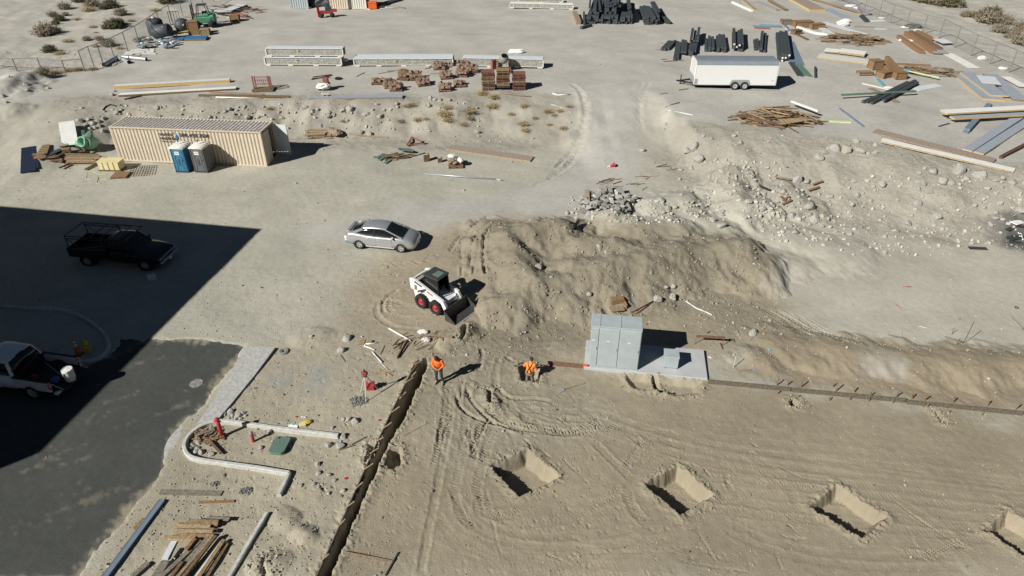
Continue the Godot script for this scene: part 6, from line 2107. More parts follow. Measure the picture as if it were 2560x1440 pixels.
func build_yard():
	var far := "in the storage yard"
	# left fence line
	var lf := []
	for p in [[850, 712], [940, 664], [1030, 634], [1145, 582], [1280, 510], [1395, 445], [1520, 360], [1610, 290], [1720, 215], [1830, 165], [1935, 130], [2040, 70], [2140, 20]]:
		lf.append(Q(0, p[0], p[1]))
	fence("tall chain-link fence along the desert scrub behind the tanks", lf, 2.0)
	var lg := []
	for p in [[-250, 690], [-80, 700], [170, 710], [415, 702], [660, 730], [850, 714]]:
		lg.append(Q(0, p[0], p[1]))
	fence("low wire fence above the dry grass strip", lg, 1.25)
	var rf := []
	for p in [[880, -60], [1000, 10], [1100, 55], [1210, 102], [1330, 147], [1430, 195], [1560, 240], [1700, 290], [1840, 325], [1970, 400], [2110, 470], [2270, 540], [2430, 612], [2600, 690], [2780, 770]]:
		rf.append(Q(3, p[0], p[1]))
	fence("tall chain-link fence beside the panel scraps", rf, 2.2)
	# ducts lying by the left fence
	for s in [["dented steel duct leaning towards the fence corner", 1045, 670, 1180, 592, .21], ["steel duct lying askew between two others", 1180, 590, 1295, 640, .19], ["straight shiny steel duct with dark open end", 1235, 588, 1468, 610, .19]]:
		var a := up(Q(0, s[1], s[2]), s[5])
		var b := up(Q(0, s[3], s[4]), s[5])
		var t := thing("metal_duct", s[0], "duct", a)
		var mb := MB.new()
		mb.smooth(true)
		mb.tube(Vector3.ZERO, b - a, s[5], s[5], 18, false)
		part("pipe", mb.done(), M.galv, t)
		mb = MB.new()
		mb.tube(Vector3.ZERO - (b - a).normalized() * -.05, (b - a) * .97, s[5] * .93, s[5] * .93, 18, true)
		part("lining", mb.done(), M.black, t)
		mb = MB.new()
		mb.tube((b - a) * .5 - (b - a).normalized() * .03, (b - a) * .5 + (b - a).normalized() * .03, s[5] * 1.05, s[5] * 1.05, 18, true)
		part("seam", mb.done(), M.galv, t)
	# tanks
	var at := Q(0, 1575, 345)
	var t := thing("water_tank", "upright black plastic tank by the fence", "tank", at)
	var mb := MB.new()
	mb.smooth(true)
	mb.lathe([Vector2(.9, 0), Vector2(.92, .5), Vector2(.9, 1.5), Vector2(.75, 1.7), Vector2(.3, 1.85), Vector2(0, 1.86)], Vector3.ZERO, Basis.IDENTITY, 24)
	part("shell", mb.done(), M.steel_dark, t)
	part("cap", lathe_mesh([Vector2(.2, 1.85), Vector2(.2, 1.95), Vector2(0, 1.96)], 14), M.offwhite, t)
	t = thing("water_tank", "dark green-black tank lying on its side", "tank", Q(0, 1640, 385))
	mb = MB.new()
	mb.smooth(true)
	mb.lathe([Vector2(0, -1.05), Vector2(.6, -1.02), Vector2(.78, -.85), Vector2(.78, .85), Vector2(.6, 1.02), Vector2(0, 1.05)], Vector3(0, .78, 0), Basis(Vector3.BACK, PI / 2 + .12), 24)
	part("shell", mb.done(), M.steel_dark, t)
	part("outlet", bmesh(Vector3(.12, .12, .2)), M.offwhite, t, T3(.4, 1.4, .45))
	t = thing("water_tank", "round black tank with white outlet between fence and crates", "tank", Q(0, 1840, 318))
	part("shell", lathe_mesh([Vector2(.3, 0), Vector2(.75, .25), Vector2(.9, .75), Vector2(.75, 1.25), Vector2(.35, 1.5), Vector2(0, 1.55)], 24), M.steel_dark, t)
	part("outlet", bmesh(Vector3(.12, .16, .12)), M.offwhite, t, T3(.45, .95, .72))
	t = thing("rack", "black steel rack standing behind the tanks", "rack", Q(0, 1760, 245), .3)
	for i in 5:
		part("bar", bmesh(Vector3(.05, 1.5, .05)), M.black, t, T3(-.6 + i * .3, .75, 0))
	for y in [.05, 1.5]:
		part("rail", bmesh(Vector3(1.3, .06, .06)), M.black, t, T3(0, y, 0))
	crate("plywood_crate", "tall orange plywood crate in front of the green forklift", Q(0, 1950, 340), .2, Vector3(1.1, 1.5, .9), "wood_orange", "wood")
	crate("plywood_crate", "small tan plywood crate beside the tall one", Q(0, 2060, 350), .15, Vector3(.95, .75, .8), "wood", "wood_pale")
	crate("plywood_crate", "orange crate at the scrap heap behind the forklift", Q(0, 2355, 210), .1, Vector3(1.0, .8, .8), "wood_orange", "wood")
	sandwich("panel_stack", "dark blue panels stacked on a wooden base", 0, 1845, 412, 2060, 408, 1.6, .22, "blue", "wood_orange")
	sandwich("panel_stack", "blue panel lying under the yellow sheet", 0, 1700, 408, 1830, 410, 1.2, .15, "blue", "steel_dark")
	zboard("sheet", "folded yellow sheet on blue panels", "sheet", 0, 1760, 375, 1910, 345, .5, .12, "yellow", "", .35)
	t = forklift(Q(0, 2050, 265), .2)
	for s in [[1245, 548, 1560, 540, .3], [1260, 530, 1540, 520, .3], [1300, 505, 1545, 500, .3]]:
		zboard("metal_trim", "long white metal trim below the foil scraps", "trim", 0, s[0], s[1], s[2], s[3], s[4], .12, "white", "white trims below the foil")
	zboard("cardboard", "brown cardboard sheet on foil scraps", "cardboard", 0, 1380, 500, 1530, 475, .5, .06, "wood_tan", "", .3)
	for i in 46:
		var p := Q(0, rng.randf_range(1340, 1780), rng.randf_range(400, 500))
		solo("foil_scrap", blob(rng.randf_range(.4, .9), .18, .35, i), [M.foil, M.foil, M.galv, M.foil, M.panel_blue, M.foil, M.white, M.cyan][i % 8], "crumpled shiny foil duct scrap beside the tanks", "foil scrap", Transform3D(Basis(Vector3.UP, rng.randf() * 6.0), up(p, .12 + rng.randf() * .25)), "foil scraps by the tanks")
	jumble("scrap_bar", "scrap bar in the heap behind the forklift", "scrap", "scrap heap behind the forklift", Q(0, 2280, 130), 4.5, 5.0, .5, 60, .6, 2.6, .14, .06, ["wood_brown", "offwhite", "rust", "wood_tan", "dark", "panel_white", "redoxide"], .1, .8)
	sandwich("insulated_panel", "white panel on the scrap heap behind forklift", 0, 2150, 150, 2320, 140, 1.4, .12, "panel_white", "wood_pale", .2)
	sandwich("insulated_panel", "dark grey panel stack on the scrap heap behind forklift", 0, 2330, 135, 2480, 75, 1.4, .3, "panel_white", "steel_dark", .1)
	# panels along the crest of the bank
	sandwich("insulated_panel", "long white panel with gold edge on the bank crest", 0, 1145, 893, 2300, 828, .55, .28, "panel_white", "foam")
	sandwich("insulated_panel", "long bright white panel nearest the bank slope", 0, 1185, 973, 2362, 905, .62, .14, "white", "wood_brown", .05)
	zboard("plank", "wooden prop under the bright white panel", "plank", 0, 1250, 1000, 1420, 960, .2, .12, "wood_dark")
	zboard("timber_pole", "long brown timber beside the white panels", "timber", 0, 1990, 962, 2900, 975, .2, .16, "wood_brown")
	zboard("timber_pole", "upper brown timber resting beside the white panels", "timber", 0, 2100, 930, 2640, 955, .2, .12, "wood_tan")
	zrod("steel_tube", "white capped tube before the brown timber", "tube", 0, [[2160, 978], [2620, 990]], .06, "white")
	sandwich("insulated_panel", "long blue-grey panel in front of the brick pallets", 1, 690, 1003, 1625, 990, .9, .16, "panel_grey", "wood_tan")
	zboard("paper", "white paper on the long blue-grey panel", "paper", 1, 810, 962, 890, 962, .3, .01, "white", "", .2)
	# cart, mixer scraps
	t = thing("material_cart", "red mesh material cart in front of the white crates", "cart", Q(1, 240, 905), .05)
	part("deck", bmesh(Vector3(1.9, .15, 1.1)), M.wood_brown, t, T3(0, .12, 0))
	for x in [-.8, .6]:
		part("upright", bmesh(Vector3(.1, 1.25, .1)), M.redoxide, t, T3(x, .75, .1))
		part("upright", bmesh(Vector3(.1, 1.0, .1)), M.redoxide, t, T3(x, .65, -.5))
	for y in [.45, .8, 1.1]:
		part("rail", bmesh(Vector3(1.4, .05, .05)), M.redoxide, t, T3(-.1, y, -.5))
	for i in 8:
		part("bar", bmesh(Vector3(.03, .75, .03)), M.redoxide, t, T3(-.75 + i * .18, .7, -.5))
	zrod("wire_hoop", "thin bent wire frame beside the red cart", "wire", 1, [[350, 890], [470, 850], [490, 875], [370, 900]], .02, "rust")
	t = thing("bagged_machine", "red machine half wrapped in white sheeting", "machine", Q(1, 850, 890), .1)
	part("frame", bmesh(Vector3(1.0, .5, .7), .03), M.brick, t, T3(0, .3, 0))
	part("engine", bmesh(Vector3(.5, .6, .5), .05), M.redoxide, t, T3(.15, .7, -.1))
	part("sheeting", blob(1.2, .5, .7, 9), M.white, t, T3(-.1, .35, .3))
	part("wheel", lathe_mesh([Vector2(0, -.08), Vector2(.22, -.08), Vector2(.22, .08), Vector2(0, .08)], 16), M.rubber, t, T3(-.35, .22, .35, Basis(Vector3.RIGHT, PI / 2)))
	for s in [[715, 800, 925, 755], [730, 775, 915, 750], [720, 790, 900, 775]]:
		zboard("angle_iron", "dark angle iron lying behind the wrapped red machine", "bar", 1, s[0], s[1], s[2], s[3], .1, .08, "rust", "angle irons behind the machine")
	var ty := MB.new()
	ty.smooth(true)
	for i in 16:
		var a0 := TAU * i / 16
		var a1 := TAU * (i + 1) / 16
		ty.tube(Vector3(cos(a0), 0, sin(a0)) * .26, Vector3(cos(a1), 0, sin(a1)) * .26, .08, .08, 8, false)
	solo("old_tyre", ty.done(), M.rubber, "old tyre lying flat behind the brick pallets", "tyre", T3(0, 0, 0).translated(up(Q(1, 983, 792), .08)))
	zrod("rebar", "thin steel bar lying left of the brick pallets", "bar", 1, [[1165, 768], [1245, 728]], .03, "rust")
	# white wrapped crates
	white_crate("white-framed long crate at the bottom of the two-high stack", 1, 255, 655, 1020, 668, .95, .78, 0.0, "panel_white", "wood")
	white_crate("white-framed long crate on top of the two-high stack", 1, 285, 652, 1045, 662, .95, .78, .86, "panel_white", "wood")
	solo("plastic_wrap", blob(.7, .3, .5, 12), M.offwhite, "loose plastic wrap hanging at the crate stack end", "plastic", T3(0, 0, 0).translated(up(Q(1, 1050, 640), .4)))
	white_crate("long low white-covered crate behind the brick pallets", 1, 1145, 668, 2130, 662, 1.7, .72, 0.0, "panel_white", "steel_dark")
	white_crate("long white-covered crate left of the haul road", 2, -170, 668, 630, 690, 1.1, .85, 0.0, "panel_white", "wood_grey")
	white_crate("white wrapped crate at the far back of the yard", 2, 300, 88, 930, 98, 1.0, .62, 0.0, "white", "white")
	white_crate("open white crate behind the far wrapped crate", 2, 390, 28, 830, 30, 1.0, .45, 0.0, "offwhite", "white")
	solo("plastic_wrap", blob(1.6, .5, .8, 14), M.white, "heap of white plastic behind the long crate", "plastic", T3(0, 0, 0).translated(up(Q(2, 360, 530), .15)))
	# brick pallets
	var bp := [[1380, 835, .05, 0], [1500, 870, .3, 1], [1560, 900, .1, 1], [1640, 790, -.2, 0], [1760, 790, .2, 1], [1830, 850, .35, 1], [1990, 690, .1, 1], [2080, 650, .0, 1], [2230, 680, .2, 1], [2060, 780, .2, 1], [2050, 905, .05, 1], [2200, 860, .1, 0], [2220, 760, -.1, 1], [2320, 720, .1, 1]]
	for i in bp.size():
		var e = bp[i]
		var p := Q(1, e[0], e[1])
		pallet("red-brown pallet under a jumble of clay blocks", p, e[2], "brick" if e[3] == 1 else "wood_red", "pallets under clay blocks")
		var n := 16 if e[3] == 1 else 7
		for q in n:
			var lx := -.42 + .28 * (q % 4) + rng.randf_range(-.05, .05)
			var lz := -.35 + .35 * ((q / 4) % 3) + rng.randf_range(-.05, .05)
			var ly := .15 + .2 * (q / 12) + rng.randf_range(0, .2)
			var bs := Basis(Vector3.UP, e[2] + rng.randf_range(-.7, .7)) * Basis(Vector3.BACK, rng.randf_range(-.5, .5) * (1.0 if q > 5 else .2))
			solo("clay_block", bmesh(Vector3(.3, .2, .3)) if q % 5 else bmesh(Vector3(.4, .12, .3)), M.brick if q % 4 else M.wood_tan, ("thick " if q % 5 else "flat ") + ("red-brown" if q % 4 else "tan") + " clay block " + ("jumbled on a full pallet" if e[3] == 1 else "left on a nearly empty pallet"), "clay block", Transform3D(bs, p + Vector3(lx, ly + .1, lz).rotated(Vector3.UP, e[2])), "clay blocks jumbled on pallets")
	solo("cardboard_box", blob(1.1, .9, .8, 17), M.wood_brown, "crushed brown cardboard carton among the clay blocks", "carton", T3(0, 0, 0).translated(up(Q(1, 1640, 770), .3)))
	for s in [[1380, 740, 1540, 715], [1470, 715, 1600, 705], [1850, 690, 1960, 670], [1900, 740, 2000, 735], [1880, 690, 1920, 640]]:
		zboard("plank", "loose plank lying between the clay block pallets", "plank", 1, s[0], s[1], s[2], s[3], .14, .06, "wood_tan", "planks between clay blocks")
	# pallet stacks and mixer
	var ps := [[85, 900, 5, "wood_tan", 0], [80, 840, 5, "wood_pale", .55], [75, 790, 4, "redoxide", 1.1], [230, 860, 4, "wood_pale", .3], [230, 820, 3, "redoxide", .8], [215, 790, 5, "wood", 1.1], [385, 890, 3, "redoxide", 0], [380, 850, 3, "wood_pale", .45], [380, 815, 3, "redoxide", .9], [385, 790, 1, "wood_grey", 1.35]]
	for e in ps:
		var p := Q(2, e[0], e[1] - e[4] * 10)
		var base: Vector3 = Q(2, [85, 230, 385][0 if e[0] < 150 else (1 if e[0] < 300 else 2)], 890)
		for i in e[2]:
			pallet("wooden pallet in the three stacks beside the haul road", Vector3(base.x + rng.randf_range(-.06, .06), base.y + e[4] + i * .145, base.z + rng.randf_range(-.06, .06)), rng.randf_range(-.08, .08) + .02, e[3] if i % 3 else "wood_red", "pallets in the three stacks")
	t = thing("cement_mixer", "red-framed cement mixer behind the pallet stacks", "cement mixer", Q(2, 240, 705), .1)
	mb = MB.new()
	mb.smooth(true)
	mb.lathe([Vector2(0, -.4), Vector2(.35, -.35), Vector2(.5, 0), Vector2(.42, .3), Vector2(.28, .45)], Vector3(0, 1.15, 0), Basis(Vector3.RIGHT, .6), 20)
	part("drum", mb.done(), M.grey, t)
	for x in [-.6, .6]:
		part("stand", bmesh(Vector3(.08, 1.1, .08)), M.redoxide, t, T3(x, .55, 0))
	part("axle", bmesh(Vector3(1.3, .06, .06)), M.redoxide, t, T3(0, 1.1, 0))
	part("base", bmesh(Vector3(1.4, .08, .9)), M.redoxide, t, T3(0, .1, 0))
	sandwich("hopper", "red steel hopper plate beside the cement mixer", 2, 125, 700, 165, 690, .3, .9, "redoxide", "redoxide")
	zboard("sheet", "dark sheet lying beside the cement mixer", "sheet", 2, 300, 735, 330, 725, .6, .1, "dark")
	zrod("cable", "thin red cable below the pallet stacks", "cable", 2, [[210, 935], [330, 955], [510, 968]], .03, "redoxide")
	zrod("plastic_scrap", "white plastic strip on the grass bank edge", "strip", 2, [[725, 940], [780, 958], [900, 950]], .06, "white")
	zrod("plastic_scrap", "thin white pipe right of the haul road", "pipe", 2, [[1885, 1110], [2130, 1155]], .04, "white")
	zrod("branch", "dark branch right of the haul road", "branch", 2, [[1855, 1075], [1930, 1045], [1995, 1030]], .04, "wood_brown")
	zrod("plastic_scrap", "white broken lath on the grassy bank", "lath", 2, [[710, 1045], [800, 1075], [910, 1130]], .03, "offwhite")
	zboard("cardboard_box_long", "long brown carton beside the dark steel stack", "carton", 2, 985, 245, 945, 150, .55, .5, "wood_tan")
	# dark steel, far stack
	var g := "dark steel beams in the far stack"
	var lb := "dark steel channel in the bottom tiers of the far stack"
	bundle("steel_beam", lb, g, 2, 1060, 1520, 240, 1330, 100, 3, .3, .3, "steel_dark")
	bundle("steel_beam", "dark steel channel in the second tier of the far stack", "far stack second tier", 2, 1090, 1380, 215, 1260, 85, 2, .3, .28, "steel_dark", .9)
	bundle("steel_beam", "dark steel channel in the top bundle of the far stack", "far stack top bundle", 2, 1235, 1400, 195, 1290, 60, 3, .28, .28, "steel_dark", 1.5)
	for e in [[1075, 1100, 215, 1085, 120], [1130, 1160, 225, 1140, 130], [1180, 1205, 225, 1165, 130], [1465, 1500, 220, 1470, 110]]:
		bundle("steel_beam", "loose dark steel channel lying on top of the far stack", "loose channels on the far stack", 2, e[0], e[1], e[2], e[3], e[4], 1, .25, .25, "steel_dark", 1.5)
	bundle("steel_beam", "dark steel channel in the low right-hand far stack", "dark steel beams in the low far stack", 2, 1640, 1790, 245, 1660, 120, 3, .3, .3, "steel_dark")
	bundle("steel_beam", "dark steel channel in the low right-hand far stack", "dark steel beams in the low far stack", 2, 1740, 1790, 200, 1715, 95, 1, .3, .3, "steel_dark", .9)
	bundle("steel_beam", "dark steel channel leaning off the low far stack", "leaning dark steel beams", 2, 1850, 1900, 240, 1790, 130, 1, .35, .3, "steel_dark", .1)
	zboard("steel_beam", "short dark beam end lying before the far stack", "steel beam", 2, 1010, 292, 1110, 262, .35, .3, "steel_dark")
	zboard("steel_beam", "single dark beam standing left of the far stack", "steel beam", 2, 1042, 270, 1038, 150, .25, .25, "steel_dark", "", .2)
	# dark steel behind the trailer
	var where := ["tilted bundle ahead of the trailer's tongue", "single run above the trailer's nose", "low bundle behind the trailer's nose", "double bundle at the trailer's front corner", "raised bundle behind the trailer's front", "bundle behind the trailer's front half", "bundle behind the trailer's middle", "small bundle behind the trailer's middle", "white-capped bundle behind the trailer's wheels", "short bundle between two capped stacks", "upright-looking bundle by the trailer's rear", "tall white-capped stack at the trailer's rear corner"]
	var wi := 0
	for e in [[2, 1805, 1890, 505, 1925, 425, 1, 0.0], [2, 1930, 1985, 605, 1985, 430, 1, 0.0], [2, 2000, 2060, 555, 2040, 430, 2, 0.0], [2, 2075, 2150, 560, 2140, 440, 2, 0.0], [2, 2085, 2180, 470, 2150, 355, 2, .5], [2, 2240, 2340, 520, 2290, 395, 2, 0.0], [2, 2360, 2460, 520, 2400, 380, 2, 0.0]]:
		bundle("steel_section", "dark steel section in the " + where[wi], "sections: " + where[wi], e[0], e[1], e[2], e[3], e[4], e[5], e[6], .32, .26, "steel_dark", e[7])
		wi += 1
	for e in [[3, -10, 45, 430, 5, 320, 2, 0.0], [3, 100, 190, 430, 140, 300, 3, 0.0], [3, 285, 330, 430, 300, 350, 1, 0.0], [3, 325, 385, 440, 365, 295, 2, 0.0], [3, 480, 585, 515, 510, 310, 3, 0.0]]:
		bundle("steel_section", "dark steel section in the " + where[wi], "sections: " + where[wi], e[0], e[1], e[2], e[3], e[4], e[5], e[6], .32, .26, "steel_dark", e[7], "white" if e[6] == 3 else "")
		wi += 1
	for e in [[600, 705, 550, 570, 340, "panel_blue"], [650, 700, 640, 600, 540, "steel_dark"], [720, 780, 650, 660, 560, "green_box"]]:
		bundle("flat_bar", "blue-dark flat section spilling right of the white trailer", "flat sections by the trailer", 3, e[0], e[1], e[2], e[3], e[4], 1, .35, .1, e[5])
	zboard("steel_beam", "short dark beam alone right of the trailer", "steel beam", 3, 800, 658, 800, 575, .18, .2, "steel_dark")
	for s in [[1760, 500, 1850, 505], [1780, 435, 1850, 440], [1830, 620, 2030, 605], [1810, 600, 1860, 595], [1985, 905, 2080, 892], [1800, 945, 1870, 935]]:
		zboard("dunnage", "pale timber bearer near the dark steel sections", "bearer", 2, s[0], s[1], s[2], s[3], .1, .08, "wood_tan", "timber bearers by the steel")
	# right-hand yard: panels and planks; [zone, x1, y1, x2, y2, width, thickness, top, core, lift, label]
	for s in [[3, 95, 25, 262, 100, .35, .2, "white", "white", .0, "narrow white panel in the top scrap row"], [3, 215, 10, 320, 95, .5, .15, "particle", "foam", .0, "brown-topped panel end beside the narrow white one"], [3, 300, 20, 470, 92, .6, .15, "panel_grey", "wood_tan", .0, "grey panel in the top scrap row"], [3, 400, 10, 540, 92, .5, .2, "wood_tan", "wood_brown", .0, "brown panel end in the top scrap row"],
		[3, 585, 5, 755, 98, 2.2, .25, "particle", "foam", .0, "wide tan panel with yellow foam edge"], [3, 740, -5, 1180, 122, .35, .12, "wood_tan", "wood_orange", .1, "long brown board across grey sheets"], [3, 850, 75, 1010, 152, 1.4, .05, "panel_grey", "panel_grey", .0, "thin blue-grey sheet on the sand"], [3, 930, 20, 1200, 132, .9, .12, "panel_grey", "wood_tan", .0, "long grey panel pointing at the fence"], [3, 1000, -10, 1240, 128, .6, .12, "panel_grey", "wood_orange", .12, "upper grey panel pointing at the fence"],
		[3, 830, 200, 1190, 305, 1.1, .14, "panel_white", "wood_tan", .0, "long pale blue panel below the white bags"], [3, 870, 230, 960, 290, .9, .1, "panel_white", "foam", .0, "short pale panel under the stick pile"], [3, 640, 235, 800, 290, .4, .2, "white", "white", .0, "white panel curving past the crates"], [3, 790, 288, 960, 305, .4, .2, "white", "white", .0, "white panel end reaching the stick pile"],
		[3, 815, 490, 1255, 548, 1.6, .14, "offwhite", "wood_pale", .0, "wide bottom sheet of the white sheet stack"], [3, 870, 450, 1010, 462, 1.3, .10, "white", "wood_pale", .16, "left upper sheet of the white sheet stack"], [3, 990, 462, 1210, 490, 1.5, .20, "white", "wood_pale", .16, "top right sheet of the white sheet stack"],
		[3, 1765, 365, 1920, 465, 1.5, .12, "panel_grey", "wood_orange", .1, "grey sheet with tan edge at the fence"], [3, 1790, 355, 1870, 390, 1.3, .06, "panel_white", "wood_tan", .26, "white sheet lying on the grey fence sheet"], [3, 1955, 455, 2190, 580, 1.2, .08, "white", "wood_tan", .0, "long white sheet along the fence"],
		[3, 2135, 640, 2405, 855, 1.9, .14, "panel_grey", "foam", .0, "large lilac-grey panel with foam edge"], [3, 2150, 635, 2425, 832, 1.5, .12, "panel_grey", "foam", .15, "upper lilac-grey panel of the pair"], [3, 2330, 640, 2600, 860, 1.3, .12, "panel_grey", "wood_orange", .05, "lilac-grey panel closest to the fence corner"], [3, 2300, 680, 2355, 748, 1.6, .06, "panel_white", "wood_tan", .32, "short white panel on the lilac-grey ones"], [3, 2440, 660, 2600, 745, .9, .06, "white", "wood_tan", .1, "white panel beside the fence corner"],
		[3, 1895, 1012, 2620, 972, .9, .12, "white", "foam", .45, "top white panel with yellow edge over crossed beams"], [3, 1960, 1040, 2620, 1005, .6, .12, "panel_grey", "foam", .3, "lower panel with yellow edge over crossed beams"], [7, 2120, 548, 2600, 230, .7, .14, "panel_grey", "foam", .0, "steel-grey panel pointing away with yellow end"], [7, 2215, 572, 2640, 290, .7, .14, "panel_grey", "foam", .0, "second steel-grey panel with yellow end"],
		[7, 1275, 382, 2290, 640, 1.1, .08, "particle", "wood_tan", .0, "very long pinkish brown panel on the bank"], [7, 1345, 468, 2465, 728, .7, .12, "white", "wood_pale", .1, "very long white panel on the bank edge"], [6, -320, 740, 475, 855, 1.0, .1, "particle", "wood_pale", .0, "brown sheet lying flat left of the haul road"]]:
		sandwich("insulated_panel", s[10], s[0], s[1], s[2], s[3], s[4], s[5], s[6], s[7], s[8], s[9])
	bundle("flat_bar", "dark blue-grey plank under the yellow-edged panels", "crossed dark planks", 3, 2040, 2100, 1115, 2230, 900, 3, .45, .1, "panel_blue")
	zboard("rusty_beam", "rusty brown beam at the frame of grey panels", "beam", 7, 2360, 595, 2600, 470, .25, .2, "rust")
	zboard("sheet", "thin pale sheet lying on sand by crossed bars", "sheet", 3, 1640, 755, 1840, 715, .9, .02, "panel_white")
	zboard("sheet", "pale mesh sheet near the fence", "sheet", 3, 1305, 245, 1400, 245, .7, .02, "panel_white")
	zboard("sheet", "pale glassy sheet near the fence bags", "sheet", 3, 1265, 180, 1385, 170, .7, .02, "panel_white")
	bundle("flat_bar", "dark section bundle near the fence bags", "dark sections near the fence bags", 3, 1220, 1260, 190, 1190, 140, 1, .35, .2, "steel_dark")
	zboard("plank", "tan plank alone near the fence", "plank", 3, 1130, 228, 1300, 232, .25, .08, "wood_tan")
	for s in [[1270, 880, 1640, 690], [1230, 870, 1580, 700], [1370, 870, 1655, 715], [1200, 870, 1400, 790]]:
		zboard("steel_bar", "dark steel bar in the crossed heap", "bar", 3, s[0], s[1], s[2], s[3], .28, .15, "steel_dark", "crossed dark bars", rng.randf() * .2)
	zboard("steel_bar", "grey-green bar lying across the dark bars", "bar", 3, 1010, 838, 1635, 806, .2, .12, "green_box", "", .35)
	zboard("plank", "brown plank under the crossed dark bars", "plank", 3, 1265, 745, 1490, 865, .7, .06, "wood_tan")
	zboard("plank", "pale plank above the crossed dark bars", "plank", 3, 1200, 705, 1475, 768, .22, .08, "offwhite")
	zboard("plank", "thin lime-green plank by the brown crates", "plank", 3, 1460, 602, 1835, 682, .16, .08, "lime", "", .3)
	zboard("plank", "lime-green plank beside the big stick pile", "plank", 7, 832, 278, 1105, 292, .3, .08, "lime")
	zboard("steel_bar", "straight grey bar beside the big stick pile", "bar", 7, 1005, 178, 1205, 328, .14, .12, "panel_blue")
	zboard("strip", "cyan plastic strip above the crossed bars", "strip", 3, 1325, 665, 1400, 742, .3, .08, "cyan")
	for s in [[280, 225, 520, 232, "panel_blue"], [290, 240, 420, 245, "redoxide"], [330, 212, 510, 222, "cyan"], [560, 240, 610, 285, "panel_white"], [640, 290, 740, 340, "wood_brown"], [545, 215, 590, 270, "panel_blue"]]:
		zboard("plank", "coloured plank beside the small orange crates", "plank", 3, s[0], s[1], s[2], s[3], .3, .12, s[4], "planks beside orange crates")
	var cr := [[690, 225, .1, 2.2, .7, 1.0, "wood_orange", "long orange-brown crate with open slats"], [810, 240, .2, 1.6, .6, .8, "wood_orange", "shorter orange crate against the pale panel"], [555, 200, 0.0, 1.2, .5, .8, "wood_grey", "grey weathered crate behind the coloured planks"], [640, 285, .4, 1.0, .5, .7, "wood_red", "small red-brown crate behind coloured planks"],
		[1300, 580, .2, 1.0, .9, .9, "wood_orange", "tall brown crate standing on end"], [1370, 650, .5, 1.0, .6, .9, "wood_orange", "brown crate tilted beside the standing one"], [1490, 655, .1, 1.0, .7, 1.3, "wood_orange", "brown crate under the long trough"], [1215, 630, .1, 1.3, .35, .7, "wood_tan", "low open brown tray"]]
	for e in cr:
		crate("wooden_crate", e[7], Q(3, e[0], e[1]), e[2], Vector3(e[3], e[4], e[5]), e[6], "wood_brown")
	for s in [[1500, 320, 1700, 455, .5, .35], [1560, 300, 1790, 450, .5, .5], [1600, 290, 1850, 440, .5, .45], [1650, 290, 1770, 350, .4, .5], [1395, 520, 1500, 640, .4, .6], [1350, 560, 1460, 640, .4, .4], [1490, 545, 1770, 560, .35, .15]]:
		zboard("timber_trough", "long orange-brown timber trough beside the fence crates", "timber", 3, s[0], s[1], s[2], s[3], s[4], s[5], ["wood_orange", "wood_red", "wood_orange"][int(s[0]) % 3], "brown timber troughs")
	for s in [[1030, 215, 1.4, .7], [1060, 190, 1.0, .5], [1100, 60, 1.5, .4], [1150, 75, .8, .3], [1660, 265, 1.0, .3], [1560, 235, 1.2, .2], [1360, 155, .8, .2], [2205, 500, .9, .4], [2240, 740, .9, .2], [2230, 715, .7, .2], [2380, 585, .9, .3], [1590, 350, .9, .25], [1530, 345, .7, .25], [1420, 745, 1.0, .2]]:
		solo("plastic_bag", blob(s[2], s[3], s[2] * .6, int(s[0])), M.white, "crumpled white plastic near the fence panels", "plastic", T3(0, 0, 0).translated(up(Q(3, s[0], s[1]), s[3] * .35)), "white plastic in the yard")
	solo("tarp", blob(.8, .3, .6, 44), M.cyan, "bright blue tarp scrap among the brown crates", "tarp", T3(0, 0, 0).translated(up(Q(3, 1565, 620), .25)))
	solo("mesh_roll", blob(2.0, .6, 1.0, 45), M.plastic_grey, "dark grey mesh roll at the fence", "mesh roll", T3(0, 0, 0).translated(up(Q(3, 1620, 235), .15)))
	jumble("stick", "thin wooden stick in the fence-side stick pile", "stick", "sticks in the fence-side pile", Q(3, 1110, 340), 3.4, 2.2, .8, 75, 1.0, 2.6, .09, .07, ["wood_tan", "wood_brown", "wood", "wood_dark"], .15, .7)
	jumble("stick", "splintered stick behind the brown crates", "stick", "sticks behind the brown crates", Q(3, 1740, 600), 3.0, 1.8, .4, 48, .8, 2.0, .1, .06, ["wood_tan", "wood_grey", "wood_brown", "wood_dark"], .9, .7)
	jumble("plank", "broken plank in the spread behind brown crates", "plank", "planks behind the brown crates", Q(3, 1830, 600), 2.5, 1.5, .2, 14, .8, 2.0, .25, .06, ["wood_orange", "wood_brown", "wood_tan"], .5, .8)
	jumble("stick", "wooden lath in the big stick pile", "stick", "laths in the big stick pile", Q(7, 480, 270), 3.4, 2.2, 1.0, 100, 1.0, 2.6, .10, .06, ["wood_tan", "wood", "wood_brown", "wood_red", "wood_dark", "wood_pale"], .5, .9)
	for i in 14:
		zboard("plank", "parallel tan slat across the big stick pile", "slat", 7, 420 + i * 12, 235 + i * 4, 520 + i * 18, 345 - i * 3, .12, .06, "wood_pale" if i % 2 else "wood", "tan slats across the pile", .35)
	zboard("strip", "white metal edge along the big stick pile", "strip", 7, 590, 165, 815, 250, .2, .12, "white", "", .5)
	zboard("plank", "board with blocks left of the big stick pile", "plank", 7, 100, 262, 240, 272, .4, .25, "wood_tan")
	zboard("steel_bar", "thin bar in front of the yellow-edged panels", "bar", 3, 1840, 1068, 1930, 1042, .12, .06, "dark")
	# far buildings of the yard
	container_box("far_container", "grey shipping container with double doors at the back", flat(727, 23, ground_y(-28, -97)), 0.0, 2.44, M.cabinet, M.cabinet)
	container_box("far_container", "tan shipping container side-on at the back", flat(826, 23.5, ground_y(-23, -97)), 0.0, 2.45, M.tan, M.tan)
